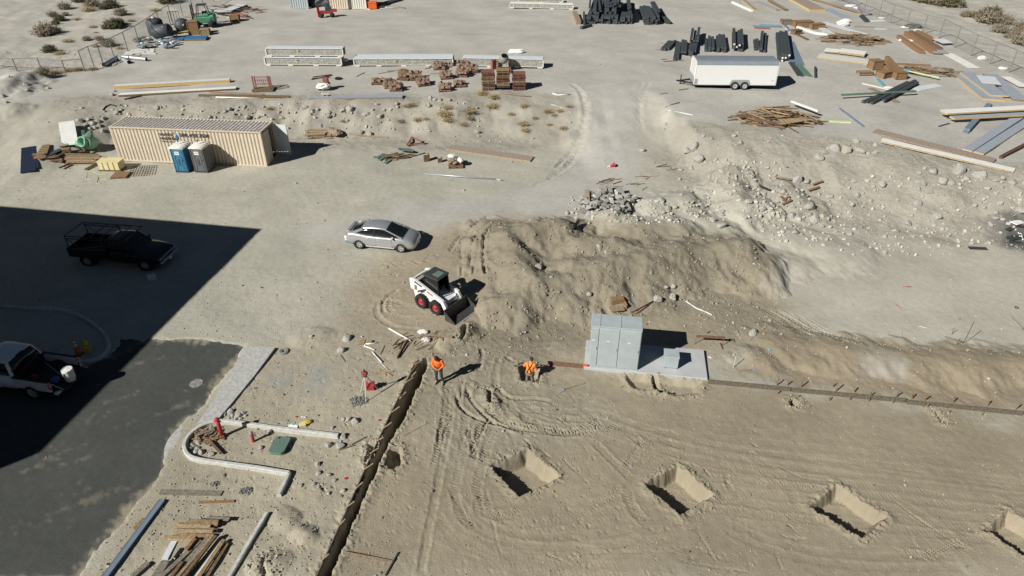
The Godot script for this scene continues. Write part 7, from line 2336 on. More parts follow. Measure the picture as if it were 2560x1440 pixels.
	container_box("far_container", "off-white shipping container beside the orange box", flat(872, 23.5, ground_y(-20, -97)), 0.0, 2.44, M.offwhite, M.offwhite)
	t = thing("job_box", "orange steel job box beside the off-white container", "job box", Q(1, 1330, 90), .1)
	part("body", bmesh(Vector3(1.1, .7, .8), .02), M.orange, t, T3(0, .42, 0))
	part("lid", bmesh(Vector3(1.14, .2, .84), .04), M.orange, t, T3(0, .86, 0))
	for x in [-.4, .4]:
		part("foot", bmesh(Vector3(.1, .1, .7)), M.dark, t, T3(x, .05, 0))
	t = thing("red_machine", "red power trowel machine in front of the far containers", "machine", Q(1, 870, 170), .2)
	part("frame", bmesh(Vector3(1.6, .3, .8), .04), M.red, t, T3(0, .6, 0))
	part("mast", unit_box, M.red, t, bar_xf(Vector3(-.9, .1, .5), Vector3(-1.0, 1.3, .3), .3, .2))
	part("engine", bmesh(Vector3(.8, .6, .7), .05), M.dark, t, T3(.3, .95, 0))
	part("hood", bmesh(Vector3(.7, .3, .6), .06), M.red, t, T3(1.0, .8, .1))
	for x in [-.6, .7]:
		part("wheel", lathe_mesh([Vector2(0, -.1), Vector2(.3, -.1), Vector2(.3, .1), Vector2(0, .1)], 16), M.rubber, t, T3(x, .3, .45, Basis(Vector3.RIGHT, PI / 2)))
	solo("tarp_heap", blob(3.2, 2.0, 1.6, 51), M.steel_dark, "dark tarp heap between the far containers", "tarp", T3(0, 0, 0).translated(up(Q(1, 810, 60), .6)))
	jumble("scrap_bar", "scrap board lying right of the orange job box", "scrap", "scraps by the job box", Q(1, 1450, 80), 2.6, 1.2, .1, 14, .6, 2.0, .2, .05, ["wood_tan", "wood_pale", "white"], .3, .9)
	zboard("dark_rack", "long dark steel rack behind the orange job box", "rack", 1, 1400, 60, 1600, 5, .8, .3, "steel_dark")
	for s in [[720, 20, 700, 85], [760, 70, 770, 85]]:
		zboard("plank", "pale board leaning by the grey far container", "plank", 1, s[0], s[1] + 30, s[2], s[3], .2, .15, "offwhite", "pale boards by the far container")
	# lower yard around the tan container
	var w0 := Q(4, 720, 458)
	t = thing("leaning_sheet", "white sheet leaning beside the green drum", "panel", w0, .3)
	t.basis = Basis(Vector3.UP, .45) * Basis(Vector3.RIGHT, -1.05)
	part("sheet", bmesh(Vector3(1.15, 2.6, .06)), M.white, t, T3(-.1, 1.3, 0))
	part("edge", bmesh(Vector3(1.19, .05, .08)), M.offwhite, t, T3(-.1, 2.6, 0))
	t = thing("green_drum", "pale green mixing drum with round open mouth", "drum", Q(4, 900, 495), .2)
	mb = MB.new()
	mb.smooth(true)
	mb.lathe([Vector2(0, -.75), Vector2(.42, -.7), Vector2(.6, -.3), Vector2(.6, .15), Vector2(.42, .45), Vector2(.42, .62), Vector2(.36, .62), Vector2(.36, .2), Vector2(0, .1)], Vector3(0, .62, 0), Basis(Vector3.UP, -.5) * Basis(Vector3.RIGHT, 1.15), 24)
	part("drum", mb.done(), M.green_pale, t)
	part("chute", bmesh(Vector3(.55, .5, .5), .15), M.green_pale, t, T3(-.75, .5, -.1))
	for x in [-.25, .35]:
		part("bracket", unit_box, M.green_pale, t, bar_xf(Vector3(x, .9, -.3), Vector3(x + .1, 1.5, -.35), .08, .2))
	part("mouth", lathe_mesh([Vector2(.34, 0), Vector2(.0, -.02)], 20), M.green_box, t, T3(.12, .78, .42, Basis(Vector3.UP, -.5) * Basis(Vector3.RIGHT, 1.15)))
	for s in [[290, 480, 285, 730, 1.0, .05, "navy", "dark sheet standing left of the wood slats"], [330, 560, 330, 700, .8, .04, "navy", "dark sheet leaning under the wood slats"], [440, 580, 620, 500, .5, .06, "steel_dark", "dark sheet beside the wood slats"], [560, 570, 660, 520, .6, .06, "steel_dark", "dark sheet behind the plank stack"]]:
		zboard("dark_sheet", s[7], "sheet", 4, s[1 - 1], s[1], s[2], s[3], s[4], s[5], s[6], "", .05)
	for i in 8:
		zboard("wood_lath", "tan slat of the broken panel left of the container", "slat", 4, 345 + i * 12, 600 - i * 18, 465 + i * 6, 590 - i * 18, .3, .05, "wood_tan" if i % 2 else "wood", "tan slats left of the container", .12)
	jumble("wood_scrap", "dark scrap board beside the wood slats", "scrap wood", "dark scraps left of the container", Q(4, 500, 590), 1.3, .6, .25, 14, .5, 1.2, .15, .06, ["wood_brown", "wood_dark", "wood_orange"], .2, .6)
	crate("cardboard_carton", "small open cardboard carton beside dark sheets", Q(4, 675, 525), .4, Vector3(.55, .35, .45), "wood_orange")
	jumble("wood_scrap", "dark scrap board by the green drum", "scrap wood", "dark scraps by the drum", Q(4, 720, 500), .8, .5, .2, 10, .4, 1.0, .15, .06, ["wood_dark", "black", "wood_brown"], .2, .8)
	for i in 16:
		zboard("lumber", "tan stud in the lumber stack before the container", "lumber", 4, 665 + (i % 3) * 12, 580 + (i % 4) * 20, 950 + (i % 5) * 22, 588 + (i % 4) * 18, .14, .09, ["wood", "wood_tan", "wood_pale"][i % 3], "studs stacked before the container", .1 + .1 * (i / 5))
	for s in [[590, 685, 690, 640], [640, 695, 720, 650], [850, 700, 960, 640], [870, 705, 1000, 640], [900, 548, 975, 510]]:
		zboard("lumber", "dark stud lying loose below the lumber stack", "lumber", 4, s[0], s[1], s[2], s[3], .12, .08, "wood_brown", "loose dark studs")
	t = thing("foam_bundle", "cream foam block bundle with dark straps", "foam bundle", Q(4, 1100, 715), -.05)
	for i in 4:
		part("block", bmesh(Vector3(.36, .62, .9), .02), M.cream, t, T3(-.62 + i * .42, .42, -.45))
	part("base", bmesh(Vector3(1.8, .1, .9)), M.wood_brown, t, T3(0, .05, -.45))
	part("top_sheet", bmesh(Vector3(1.75, .04, .92)), M.cream, t, T3(0, .75, -.45))
	pallet("tan wooden pallet lying flat before the container", Q(4, 1210, 760), .1, "wood_orange")
	var ms0 := Q(4, 1400, 710)
	t = thing("steel_mesh", "rusty steel mesh sheet lying before the portable toilets", "wire mesh", ms0)
	for i in 17:
		var wa := Q(4, 1275 + i * 27, 765 - i * 1.5, .015) if i < 11 else Q(4, 1275 + (i - 11) * 12, 762 - (i - 11) * 20, .03)
		var wb := Q(4, 1330 + i * 24, 655, .015) if i < 11 else Q(4, 1480 + (i - 11) * 18, 755 - (i - 11) * 20, .03)
		var wm := MB.new()
		wm.tube(wa - ms0, wb - ms0, .012, .012, 6)
		part("wire", wm.done(), M.rust, t)
	for s in [[[870, 725], [862, 790], [925, 800]], [[925, 715], [985, 745], [1085, 745]], [[985, 770], [965, 835], [1010, 835]], [[1010, 795], [1100, 795], [1120, 760]]]:
		zrod("cable", "pale green cable loop on the dirt by foam blocks", "cable", 4, s, .015, "lime", "pale cable loops")
	zrod("hose", "curved black hose on the rocky slope", "hose", 4, [[1030, 105], [1060, 70], [1110, 50], [1165, 65]], .05, "rubber")
	pallet("broken pallet at the foot of the grassy bank", Q(5, 790, 560), .05, "wood_tan", "", true)
	for i in 7:
		zboard("wood_lath", "weathered slat at the foot of the grassy bank", "slat", 5, 655, 505 + i * 15, 915, 510 + i * 13, .13, .05, "wood_tan" if i % 2 else "wood_pale", "weathered slats below the bank", .12 + .02 * (i % 3))
	zboard("plywood", "ply sheet lying on the weathered slats", "sheet", 5, 680, 565, 860, 560, .5, .04, "ply", "", .22)
	solo("carton", blob(1.5, .5, .9, 61), M.wood_tan, "torn cardboard carton beside the weathered slats", "carton", Transform3D(Basis(Vector3.UP, -.8), up(Q(5, 950, 540), .2)))
	zboard("plank", "thin pale plank below two white rocks", "plank", 5, 1090, 540, 1480, 580, .2, .06, "wood_pale")
	t = thing("trailer_hitch", "red triangular steel trailer hitch lying on dirt", "trailer hitch", Q(5, 1740, 640))
	var o := t.position
	for e in [[1720, 585, 1670, 670], [1720, 585, 1835, 645], [1670, 670, 1835, 645], [1720, 590, 1700, 660]]:
		part("bar", unit_box, M.redoxide, t, bar_xf(up(Q(5, e[0], e[1]) - o, .15), up(Q(5, e[2], e[3]) - o, .15), .08, .08))
	part("hitch", bmesh(Vector3(.25, .15, .15)), M.black, t, T3(Q(5, 1830, 645).x - o.x, .15, Q(5, 1830, 645).z - o.z))
	for i in 6:
		zboard("dark_sheet", "dark strip in the bundle beside the red frame", "strip", 5, 1585 + i * 6, 690 + i * 8, 1700 + i * 8, 700 + i * 8, .25, .06, "green_box" if i % 2 else "steel_dark", "dark strips by the red frame", .05 * i)
	jumble("wood_scrap", "brown scrap board below the dark strips", "scrap wood", "brown scraps below the strips", Q(5, 1560, 770), 1.4, .7, .3, 16, .6, 1.4, .2, .06, ["wood_brown", "wood_tan", "wood_dark"], -.4, .4)
	for s in [[1370, 790, 1440, 745], [1395, 810, 1475, 750], [1450, 840, 1510, 800]]:
		zboard("plank", "green-grey plank lying beside the brown scraps", "plank", 5, s[0], s[1], s[2], s[3], .25, .1, "green_box", "green-grey planks")
	zrod("steel_tube", "grey tube lying between brown scraps and blocks", "tube", 5, [[1690, 775], [1850, 735]], .05, "grey")
	for s in [[1868, 815, .45, .55, "brown wooden stand casting a square shadow"], [2000, 825, .35, .35, "small brown block stand with a dark post"]]:
		t = thing("form_stand", s[4], "stand", Q(5, s[0], s[1]), .3)
		part("plate", bmesh(Vector3(s[2], s[3], .06)), M.wood_brown, t, T3(0, s[3] / 2, 0))
		part("leg", bmesh(Vector3(.06, s[3], s[2])), M.wood_brown, t, T3(s[2] / 2, s[3] / 2, -s[2] / 2))
	pallet("reddish pallet carrying tan paper bags", Q(5, 2160, 860), .05, "wood_red")
	for i in 7:
		solo("paper_bag", blob(.55, .3, .4, 70 + i), M.wood_tan if i < 5 else M.white, "tan paper bag on the reddish pallet", "bag", Transform3D(Basis(Vector3.UP, i), Q(5, 2160, 860) + Vector3(-.35 + .35 * (i % 3), .3 + .22 * (i / 3), -.2 + .2 * (i % 2))), "paper bags on the pallet")
	zrod("steel_tube", "long straight grey pipe lying on the dirt track", "pipe", 5, [[1840, 945], [2560, 1000], [2620, 1010]], .055, "galv")
	jumble("debris", "thin dry stick by the fallen cone", "stick", "dry sticks by the fallen cone", Q(6, 1240, 1040), .8, .4, .05, 9, .6, 1.2, .05, .04, ["wood_tan", "wood_brown"], -.5, .3)
	for e in [[1590, 1010], [1520, 1080], [1760, 910], [1300, 1110]]:
		jumble("debris", "scattered dry stick at the rubble edge", "stick", "dry sticks at the rubble edge", Q(6, e[0], e[1]), .9, .5, .03, 4, .5, 1.3, .04, .03, ["wood_tan", "wood_brown", "wood_dark"], -.4, .6)
	for s in [[775, 830, 860, 800, "wood_orange"], [740, 880, 830, 850, "wood_orange"], [510, 930, 560, 990, "wood_red"], [520, 1000, 600, 960, "wood_brown"], [540, 960, 580, 930, "wood_red"], [330, 840, 420, 880, "dark"], [460, 770, 600, 790, "wood_tan"]]:
		zboard("plank", "broken plank sticking out of the rock spoil", "plank", 7, s[0], s[1], s[2], s[3], .16, .06, s[4], "planks in the rock spoil", .15)
	# shrubs
	var sm := [shrub_mesh(1, 260, .5), shrub_mesh(2, 300, 1.0), shrub_mesh(3, 240, .12)]
	mat("shrub_grey", .24, .205, .15, 1.0, 0, "")
	mat("shrub_olive", .115, .11, .06, 1.0, 0, "")
	mat("shrub_dry", .38, .295, .165, 1.0, 0, "")
	var sl := ["grey-brown leafless desert shrub outside the fence", "dark olive desert shrub outside the fence", "tuft of dry golden grass"]
	var sh := [[0, 470, 350, 130, 0], [0, 560, 330, 70, 0], [0, 600, 205, 60, 1], [0, 560, 245, 45, 1], [0, 650, 90, 75, 0], [0, 530, 165, 60, 0], [0, 800, 20, 80, 1], [0, 1110, 80, 90, 1], [0, 930, 70, 90, 0], [0, 1040, 90, 55, 1], [0, 1680, 25, 110, 1], [0, 1140, 280, 100, 1], [0, 1190, 250, 70, 1], [0, 1210, 150, 80, 0], [0, 1060, 290, 45, 1], [0, 500, 520, 75, 1], [0, 1090, 465, 90, 0], [0, 1000, 405, 55, 0], [0, 870, 405, 50, 0], [0, 540, 735, 110, 2], [0, 680, 710, 70, 2], [0, 780, 705, 90, 2], [0, 930, 700, 70, 2], [0, 440, 740, 80, 0], [0, 890, 110, 110, 2], [0, 680, 420, 80, 2], [0, 1310, 215, 60, 2], [0, 960, 330, 35, 2], [0, 1200, 490, 60, 2], [0, 600, 545, 90, 2], [0, 960, 470, 60, 2], [0, 1450, 380, 60, 2], [0, 770, 200, 60, 2], [0, 930, 275, 60, 2], [0, 1550, 110, 70, 2], [0, 660, 155, 40, 0], [0, 1380, 420, 50, 0],
		[3, 1720, 20, 90, 1], [3, 1830, 40, 100, 0], [3, 1920, 50, 110, 1], [3, 2000, 60, 70, 0], [3, 2070, 140, 60, 0], [3, 2160, 150, 60, 1], [3, 2240, 190, 120, 0], [3, 2280, 140, 90, 1], [3, 2350, 270, 80, 0], [3, 2400, 200, 80, 0], [3, 2540, 250, 90, 0], [3, 2520, 370, 90, 0], [3, 2430, 320, 50, 0], [3, 1640, 5, 60, 1], [3, 2480, 290, 60, 0],
		[5, 1710, 255, 80, 2], [5, 1660, 265, 60, 2], [5, 2050, 350, 130, 2], [5, 2080, 410, 90, 2], [5, 2290, 320, 110, 2], [5, 2290, 385, 70, 2], [5, 1600, 415, 60, 2], [5, 1780, 405, 80, 2], [5, 2080, 285, 80, 2], [5, 2500, 275, 70, 2], [5, 2230, 450, 70, 2], [5, 300, 290, 60, 2], [5, 1030, 415, 50, 2], [5, 2420, 140, 80, 2], [5, 2540, 180, 80, 2], [5, 1860, 395, 50, 2],
		[6, 130, 330, 90, 2], [6, 420, 330, 70, 2], [6, 300, 405, 60, 2], [6, 640, 380, 80, 2], [6, 760, 375, 60, 2], [6, 700, 415, 50, 2], [6, 410, 500, 90, 2], [6, 430, 560, 70, 2], [6, 790, 540, 70, 2], [6, 130, 245, 90, 2], [6, 660, 505, 50, 2], [6, 840, 330, 50, 2], [6, 520, 440, 50, 2], [6, 30, 215, 70, 2]]
	for e in sh:
		var p := Q(e[0], e[1], e[2])
		var s: float = e[3] / ZN[e[0]][2] * mpp(p) * (1.1 if e[4] < 2 else 1.0)
		var bank: bool = e[0] == 5 or e[0] == 6
		var nm: String = ["desert_shrub", "desert_shrub", "dry_grass"][e[4]]
		var lbl: String = sl[e[4]] + (" on the bank slope" if bank else (" near the left fence" if e[4] == 2 else (" beside the tanks" if e[0] == 0 else " beyond the panel scraps")))
		lbl = ("large " if e[3] >= 90 else ("small " if e[3] <= 55 else "")) + lbl
		solo(nm, sm[e[4]], [M.shrub_grey, M.shrub_olive, M.shrub_dry][e[4]], lbl, "shrub" if e[4] < 2 else "grass tuft", Transform3D(Basis(Vector3.UP, rng.randf() * 6.28) * Basis.from_scale(Vector3(s, s * (1.0 if e[4] < 2 else .5), s)), p), ("dry tufts on the bank" if bank else ("dry tufts by the left fence" if e[4] == 2 else ("shrubs beyond the left fence" if e[0] == 0 else "shrubs beyond the right fence"))) + ["", " dark", ""][e[4]])

func forklift(at: Vector3, turn: float) -> Node3D:
	var t := thing("forklift", "green forklift parked beside the left fence", "forklift", at, turn)
	part("chassis", bmesh(Vector3(2.2, .7, 1.3), .08), M.green, t, T3(.2, .85, 0))
	part("counterweight", bmesh(Vector3(.7, .9, 1.3), .15), M.green, t, T3(1.1, .95, 0))
	part("hood", bmesh(Vector3(1.0, .4, 1.0), .1), M.green, t, T3(.6, 1.35, 0))
	for z in [-.55, .55]:
		part("cab_post", unit_box, M.dark, t, bar_xf(Vector3(.8, 1.3, z), Vector3(.55, 2.5, z), .08, .08))
		part("cab_post", unit_box, M.dark, t, bar_xf(Vector3(-.6, 1.1, z), Vector3(-.35, 2.5, z), .08, .08))
		part("mast", unit_box, M.black, t, bar_xf(Vector3(-1.1, .2, z * .8), Vector3(-1.05, 2.6, z * .8), .12, .14))
		part("fork", bmesh(Vector3(1.1, .05, .12)), M.black, t, T3(-1.7, .15, z * .6))
		for x in [-.7, .95]:
			part("wheel", lathe_mesh([Vector2(0, -.14), Vector2(.4, -.14), Vector2(.42, 0), Vector2(.4, .14), Vector2(0, .14)], 20), M.rubber, t, T3(x, .42, z * 1.2, Basis(Vector3.RIGHT, PI / 2)))
	part("roof", bmesh(Vector3(1.1, .08, 1.2), .03), M.dark, t, T3(.1, 2.52, 0))
	part("seat", bmesh(Vector3(.5, .5, .5), .08), M.black, t, T3(.25, 1.5, 0))
	part("gas_tank", bmesh(Vector3(.4, .4, .9), .18), M.green_pale, t, T3(1.2, 1.7, 0))
	return t

# ---------------------------------------------------------------- rocks
func rock_mesh(sd: int) -> ArrayMesh:
	var n := FastNoiseLite.new()
	n.seed = sd
	n.frequency = .9
	n.fractal_octaves = 3
	var r := RandomNumberGenerator.new()
	r.seed = sd
	var planes := []
	for i in 12:
		planes.append([Vector3(r.randfn(0, 1), r.randfn(0, 1), r.randfn(0, 1)).normalized(), r.randf_range(.29, .42)])
	var mb := MB.new()
	var g := []
	for j in 11:
		var row := []
		for i in 16:
			var th := PI * j / 10.0
			var ph := TAU * i / 16.0
			var p := Vector3(sin(th) * cos(ph), cos(th), sin(th) * sin(ph))
			p *= .5 * (1.0 + .34 * n.get_noise_3dv(p * 1.3))
			for q in planes:
				var d: float = p.dot(q[0]) - q[1]
				if d > 0:
					p -= q[0] * d * .95
			row.append(p)
		g.append(row)
	mb.smooth(sd % 3 == 1)
	for j in 10:
		for i in 16:
			var k := (i + 1) % 16
			mb.quad(g[j][i], g[j][k], g[j + 1][k], g[j + 1][i])
	return mb.done()
const ROCKS := {
	0: [35, 970, 50, 70, 1030, 50, 90, 770, 30, 480, 885, 45, 275, 905, 40, 1125, 955, 55, 1140, 915, 35, 260, 850, 60],
	4: [820, 85, 50, 1050, 120, 35, 1165, 130, 60, 1215, 100, 35, 1565, 85, 60, 1830, 65, 30, 1820, 150, 40, 2250, 115, 45, 2300, 100, 60, 2100, 175, 45, 2480, 180, 60, 2170, 130, 30, 2440, 85, 35, 490, 225, 25, 800, 215, 70, 880, 200, 60, 930, 240, 60, 980, 220, 55, 1040, 190, 60, 1030, 310, 50, 900, 290, 45, 950, 280, 40, 990, 260, 45, 860, 250, 40],
	5: [1905, 190, 60, 1950, 200, 50, 2000, 205, 50, 2090, 205, 45, 1895, 265, 55, 1370, 240, 50, 1570, 240, 40, 1575, 270, 35, 1030, 310, 70, 1105, 305, 95, 895, 325, 45, 890, 362, 60, 935, 350, 45, 1250, 350, 60, 1275, 340, 55, 1395, 370, 55, 1330, 300, 35, 1440, 305, 40, 780, 300, 40, 660, 280, 70, 625, 290, 40, 425, 385, 50, 75, 378, 60, 240, 270, 40, 390, 320, 35, 155, 310, 25, 45, 285, 35, 1075, 415, 50, 1215, 528, 60, 1295, 550, 65, 2370, 525, 50, 2385, 565, 30, 1505, 485, 25, 560, 1035, 30, 2235, 1105, 35, 185, 375, 40],
	6: [1540, 745, 55, 1960, 750, 80, 2030, 720, 95, 2070, 835, 100, 1755, 500, 55, 1740, 550, 40, 2120, 610, 45, 2190, 635, 40, 2400, 610, 40, 1900, 930, 45, 2005, 915, 50, 950, 1225, 55, 1070, 1235, 50, 1710, 1220, 80, 1780, 1290, 60, 1850, 1285, 50, 1890, 1020, 40, 1950, 1100, 40, 2125, 1195, 60, 1905, 1165, 40, 2095, 1275, 65, 2195, 1135, 35, 2275, 1080, 40, 2375, 1165, 40, 2280, 1340, 60, 2200, 1400, 70, 825, 1340, 50, 500, 630, 40, 855, 480, 30, 300, 855, 30, 2050, 1105, 25, 2005, 1135, 35],
	7: [172, 465, 50, 125, 408, 45, 830, 595, 85, 888, 550, 55, 912, 510, 45, 975, 525, 105, 1062, 530, 100, 1140, 455, 60, 1180, 535, 85, 1305, 485, 55, 1300, 550, 45, 1245, 555, 35, 555, 662, 35, 650, 780, 95, 735, 795, 60, 235, 965, 75, 360, 900, 70, 270, 750, 50, 300, 840, 45, 230, 720, 40, 530, 880, 65, 445, 990, 40, 610, 1000, 55, 755, 1010, 110, 605, 1085, 85, 360, 1020, 65, 930, 915, 50, 785, 1115, 90, 595, 1165, 45, 630, 1220, 65, 680, 1235, 40, 855, 1170, 50, 1100, 1235, 55, 1110, 1085, 35, 1155, 905, 55, 1360, 815, 75, 1720, 680, 40, 1680, 720, 40, 1790, 715, 90, 1690, 800, 100, 1670, 855, 55, 1875, 785, 95, 1945, 800, 60, 2010, 695, 120, 2085, 690, 35, 2185, 740, 120, 2080, 775, 60, 2380, 760, 50, 2455, 800, 75, 2250, 850, 55, 2315, 890, 45, 1655, 975, 80, 1820, 1090, 75, 1895, 1055, 40, 1580, 1145, 75, 1870, 1190, 45, 1475, 1205, 60, 1700, 1250, 45, 1625, 1255, 35, 1925, 1250, 40, 2140, 990, 45, 2320, 1050, 55, 2320, 1100, 55, 2275, 1155, 45, 2360, 970, 50, 2530, 1040, 100, 1770, 880, 50, 1830, 905, 30, 1205, 885, 25, 1370, 990, 30, 1110, 990, 60, 1220, 970, 30, 1290, 830, 40, 1130, 790, 40, 1230, 780, 35, 1070, 830, 35, 90, 900, 40, 340, 965, 30, 480, 960, 35, 660, 970, 40, 20, 1070, 45],
	10: [490, 630, 75, 600, 718, 40, 1005, 465, 55, 1060, 510, 40, 1250, 725, 25, 850, 852, 30, 915, 858, 50, 1570, 805, 40, 1630, 800, 55, 1495, 905, 80, 1620, 890, 70, 2305, 605, 25, 2440, 1085, 35, 2300, 1195, 90, 2030, 290, 80, 1960, 240, 50],
	13: [910, 275, 100, 860, 390, 90, 550, 245, 40, 1000, 1095, 85, 920, 1075, 60, 875, 1080, 50, 840, 1340, 105, 870, 1250, 75, 730, 1340, 75, 760, 1160, 40, 140, 1200, 55, 50, 1360, 45],
	14: [1300, 600, 50, 1385, 615, 45, 1430, 660, 40, 1260, 690, 40, 1300, 715, 30, 1330, 695, 28, 1290, 530, 48, 1495, 745, 48, 1380, 765, 38, 825, 390, 36, 580, 105, 60, 640, 130, 60, 560, 150, 40, 680, 110, 40, 620, 160, 35, 530, 110, 35, 600, 130, 45, 660, 155, 35, 700, 130, 30, 280, 370, 50, 320, 350, 52, 290, 430, 50, 340, 430, 55, 420, 445, 60, 250, 400, 35, 310, 400, 40, 165, 400, 22, 740, 440, 24, 1410, 230, 36, 725, 1370, 60, 1150, 705, 40],
	16: [1420, 397, 50]}
func rock_label(x: float, y: float, d: float, tone: int, form: int, k: int) -> String:
	var size := "huge" if d >= 100 else ("large" if d >= 75 else ("medium" if d >= 50 else ("small" if d >= 38 else "very small")))
	var colour: String = ["pale", "whitish", "dark grey", "pale", "tan"][tone]
	var shape: String = ["angular", "rounded", "smooth"][form % 3]
	var place := "beside the left spoil heap"
	if k == 4:
		place = "in the rubble by the white leaning panel" if x < 1100 and y > 180 else ("on the slope behind the container roof" if x > 1400 else "on the slope beside the black hose")
	elif k == 5:
		place = "on the crest below the clay blocks" if y < 280 and x > 1300 else ("at the foot of the grassy bank" if y > 400 else ("on the bank behind the container" if x < 700 else "midway down the grassy bank"))
	elif k == 6:
		place = "at the edge of the concrete heap" if y > 1180 and x < 1200 else ("on the bare track" if x < 1600 else ("between the haul road and the rock spoil" if y < 960 else "on the spoil right of the concrete heap"))
	elif k == 7:
		place = "below the very long white panel" if x > 1600 and y < 920 else ("on the upper bank near the stick pile" if y < 640 else ("in the rock spoil with broken planks" if x < 1000 else "on the lower bank above the gravel"))
	elif k == 10:
		place = "at the pile's foot behind the tall cabinet" if y > 780 else "on the brown dirt pile"
	elif k == 13:
		place = "above the trampled dirt near the stake bundle" if y < 500 else "on trampled dirt beside the planter's open end"
	elif k == 14:
		place = "in the planter's rubble end" if x < 500 else ("at the pavement's end by the tall standpipe" if y < 200 else "on trampled dirt left of the trench")
	elif k == 16:
		place = "alone between two footing pits"
	return "%s %s %s rock %s" % [size, shape, colour, place]
func build_rocks():
	var rm := []
	for i in 9:
		rm.append(rock_mesh(i + 1))
	var names := {0: "rocks by the left spoil heap", 4: "rocks above the tan container", 5: "rocks on the grassy bank", 6: "rocks along the haul road", 7: "rocks on the right bank", 10: "rocks on the dirt pile", 13: "rocks near the trench", 14: "rocks in and round the planter", 16: "rocks by the footing pits"}
	for k in ROCKS:
		var a: Array = ROCKS[k]
		for i in range(0, a.size(), 3):
			var p := Q(k, a[i], a[i + 1])
			var s: float = a[i + 2] / ZN[k][2] * mpp(p) * 1.08
			var bs := Basis.from_euler(Vector3(rng.randf_range(-.4, .4), rng.randf() * 6.28, rng.randf_range(-.4, .4))) * Basis.from_scale(Vector3(s * 1.1, s * rng.randf_range(.7, .95), s * rng.randf_range(.8, 1.0)))
			p.y += s * .07
			var big: bool = a[i + 2] >= 85
			var m: int = (a[i] * 7 + a[i + 1]) % 5
			solo("boulder" if s > .35 else "stone", rm[(i / 3 + k) % 9], [M.rock, M.rock, M.rock_grey, M.rock, M.rock_tan][m], rock_label(a[i], a[i + 1], a[i + 2], m, (i / 3 + k) % 9, k), "boulder" if s > .35 else "stone", Transform3D(bs, p), names[k])
	# broken concrete heap
	var c := Q(6, 1220, 1270)
	for i in 85:
		var rr := sqrt(rng.randf())
		var an := rng.randf() * TAU
		var p := Vector3(c.x + cos(an) * rr * 2.1, 0, c.z + sin(an) * rr * 2.3)
		p.y = ground_y(p.x, p.z) + (1.0 - rr * rr) * .65 * rng.randf_range(.6, 1.0) + .04
		var s := rng.randf_range(.22, .62)
		var mb := MB.new()
		var pts := []
		var n := rng.randi_range(4, 6)
		for q in n:
			var aa := TAU * q / n + rng.randf_range(-.3, .3)
			pts.append(Vector2(cos(aa), sin(aa)) * s * rng.randf_range(.35, .6))
		mb.prism(pts, rng.randf_range(.07, .16))
		solo("concrete_chunk", mb.done(), [M.concrete, M.concrete_old, M.rock, M.concrete_old][i % 4], "jagged chunk in the broken concrete heap", "concrete chunk", Transform3D(Basis.from_euler(Vector3(rng.randf_range(-2.4, -.6), rng.randf() * 6.28, rng.randf_range(-.6, .6))), p), "chunks in the concrete heap")
	for e in [[1310, 1330, 1400, 1345, .45, "long broken concrete slab on the right of the heap"], [1150, 1135, 1180, 1200, .5, "upright broken slab at the top of the heap"], [1215, 1125, 1235, 1180, .35, "narrow upright slab at the top of the heap"], [1010, 1170, 1015, 1260, .35, "tan slab leaning on the left of the heap"]]:
		var a := Q(6, e[0], e[1] - (180 if e[0] == 1310 else 0))
		var b := Q(6, e[2], e[3])
		board("concrete_slab", e[5], "concrete slab", up(a, .45), up(b, .25), e[4], .12, "concrete_old" if e[0] != 1010 else "wood_tan", "", .3)
	var vp := MB.new()
	vp.smooth(true)
	vp.tube(Q(10, 785, 305, .12), Q(10, 825, 250, .2), .11, .11, 14)
	solo("black_pipe", vp.done(), M.black, "short black pipe sticking out of the dirt pile", "pipe")
	# gravel and stones nobody could count
	for e in [["small_stones", "scattered small pale stones across the ground", 5200, .010, .032], ["dark_pebbles", "scattered dark pebbles and clods across the ground", 3600, .010, .030]]:
		var mm := MultiMesh.new()
		mm.transform_format = MultiMesh.TRANSFORM_3D
		mm.use_colors = true
		mm.mesh = rm[4]
		var xf := []
		var tries := 0
		while xf.size() < e[2] and tries < e[2] * 6:
			tries += 1
			var px := rng.randf_range(0, 2560)
			var py := 130.0 + 1310.0 * pow(rng.randf(), .85)
			var q := flat(px, py, 2.0 if py < 250 else (1.0 if py < 400 else 0.0))
			var w := coarse_c(q.x, q.z).w
			if rng.randf() > .08 + w * 16.0 or px > 1000 and py > 900 and rng.randf() < .75 or Geometry2D.is_point_in_polygon(Vector2(q.x, q.z), asphalt_poly) and rng.randf() > .15:
				continue
			var s := rng.randf_range(e[3], e[4]) * (1.0 + 22.0 * w) * (1.0 if rng.randf() < .93 else 1.9)
			q.y = ground_y(q.x, q.z) + s * .25
			xf.append(Transform3D(Basis.from_euler(Vector3(rng.randf() * 6, rng.randf() * 6, 0)) * Basis.from_scale(Vector3(s * 2.0, s * 1.2, s * 1.6)), q))
		mm.instance_count = xf.size()
		for i in xf.size():
			mm.set_instance_transform(i, xf[i])
			var v := rng.randf_range(.8, 1.1)
			mm.set_instance_color(i, Color(.43 * v, .41 * v, .365 * v) if e[0] == "small_stones" else Color(.20 * v, .18 * v, .145 * v))
		var o := MultiMeshInstance3D.new()
		o.multimesh = mm
		o.material_override = M.vcol
		o.name = e[0]
		add_child(o)
		o.set_meta("kind", "stuff")
		tag(o, e[1], "stones")
	var rb := MultiMesh.new()
	rb.transform_format = MultiMesh.TRANSFORM_3D
	rb.use_colors = true
	rb.mesh = rm[8]
	var rx := []
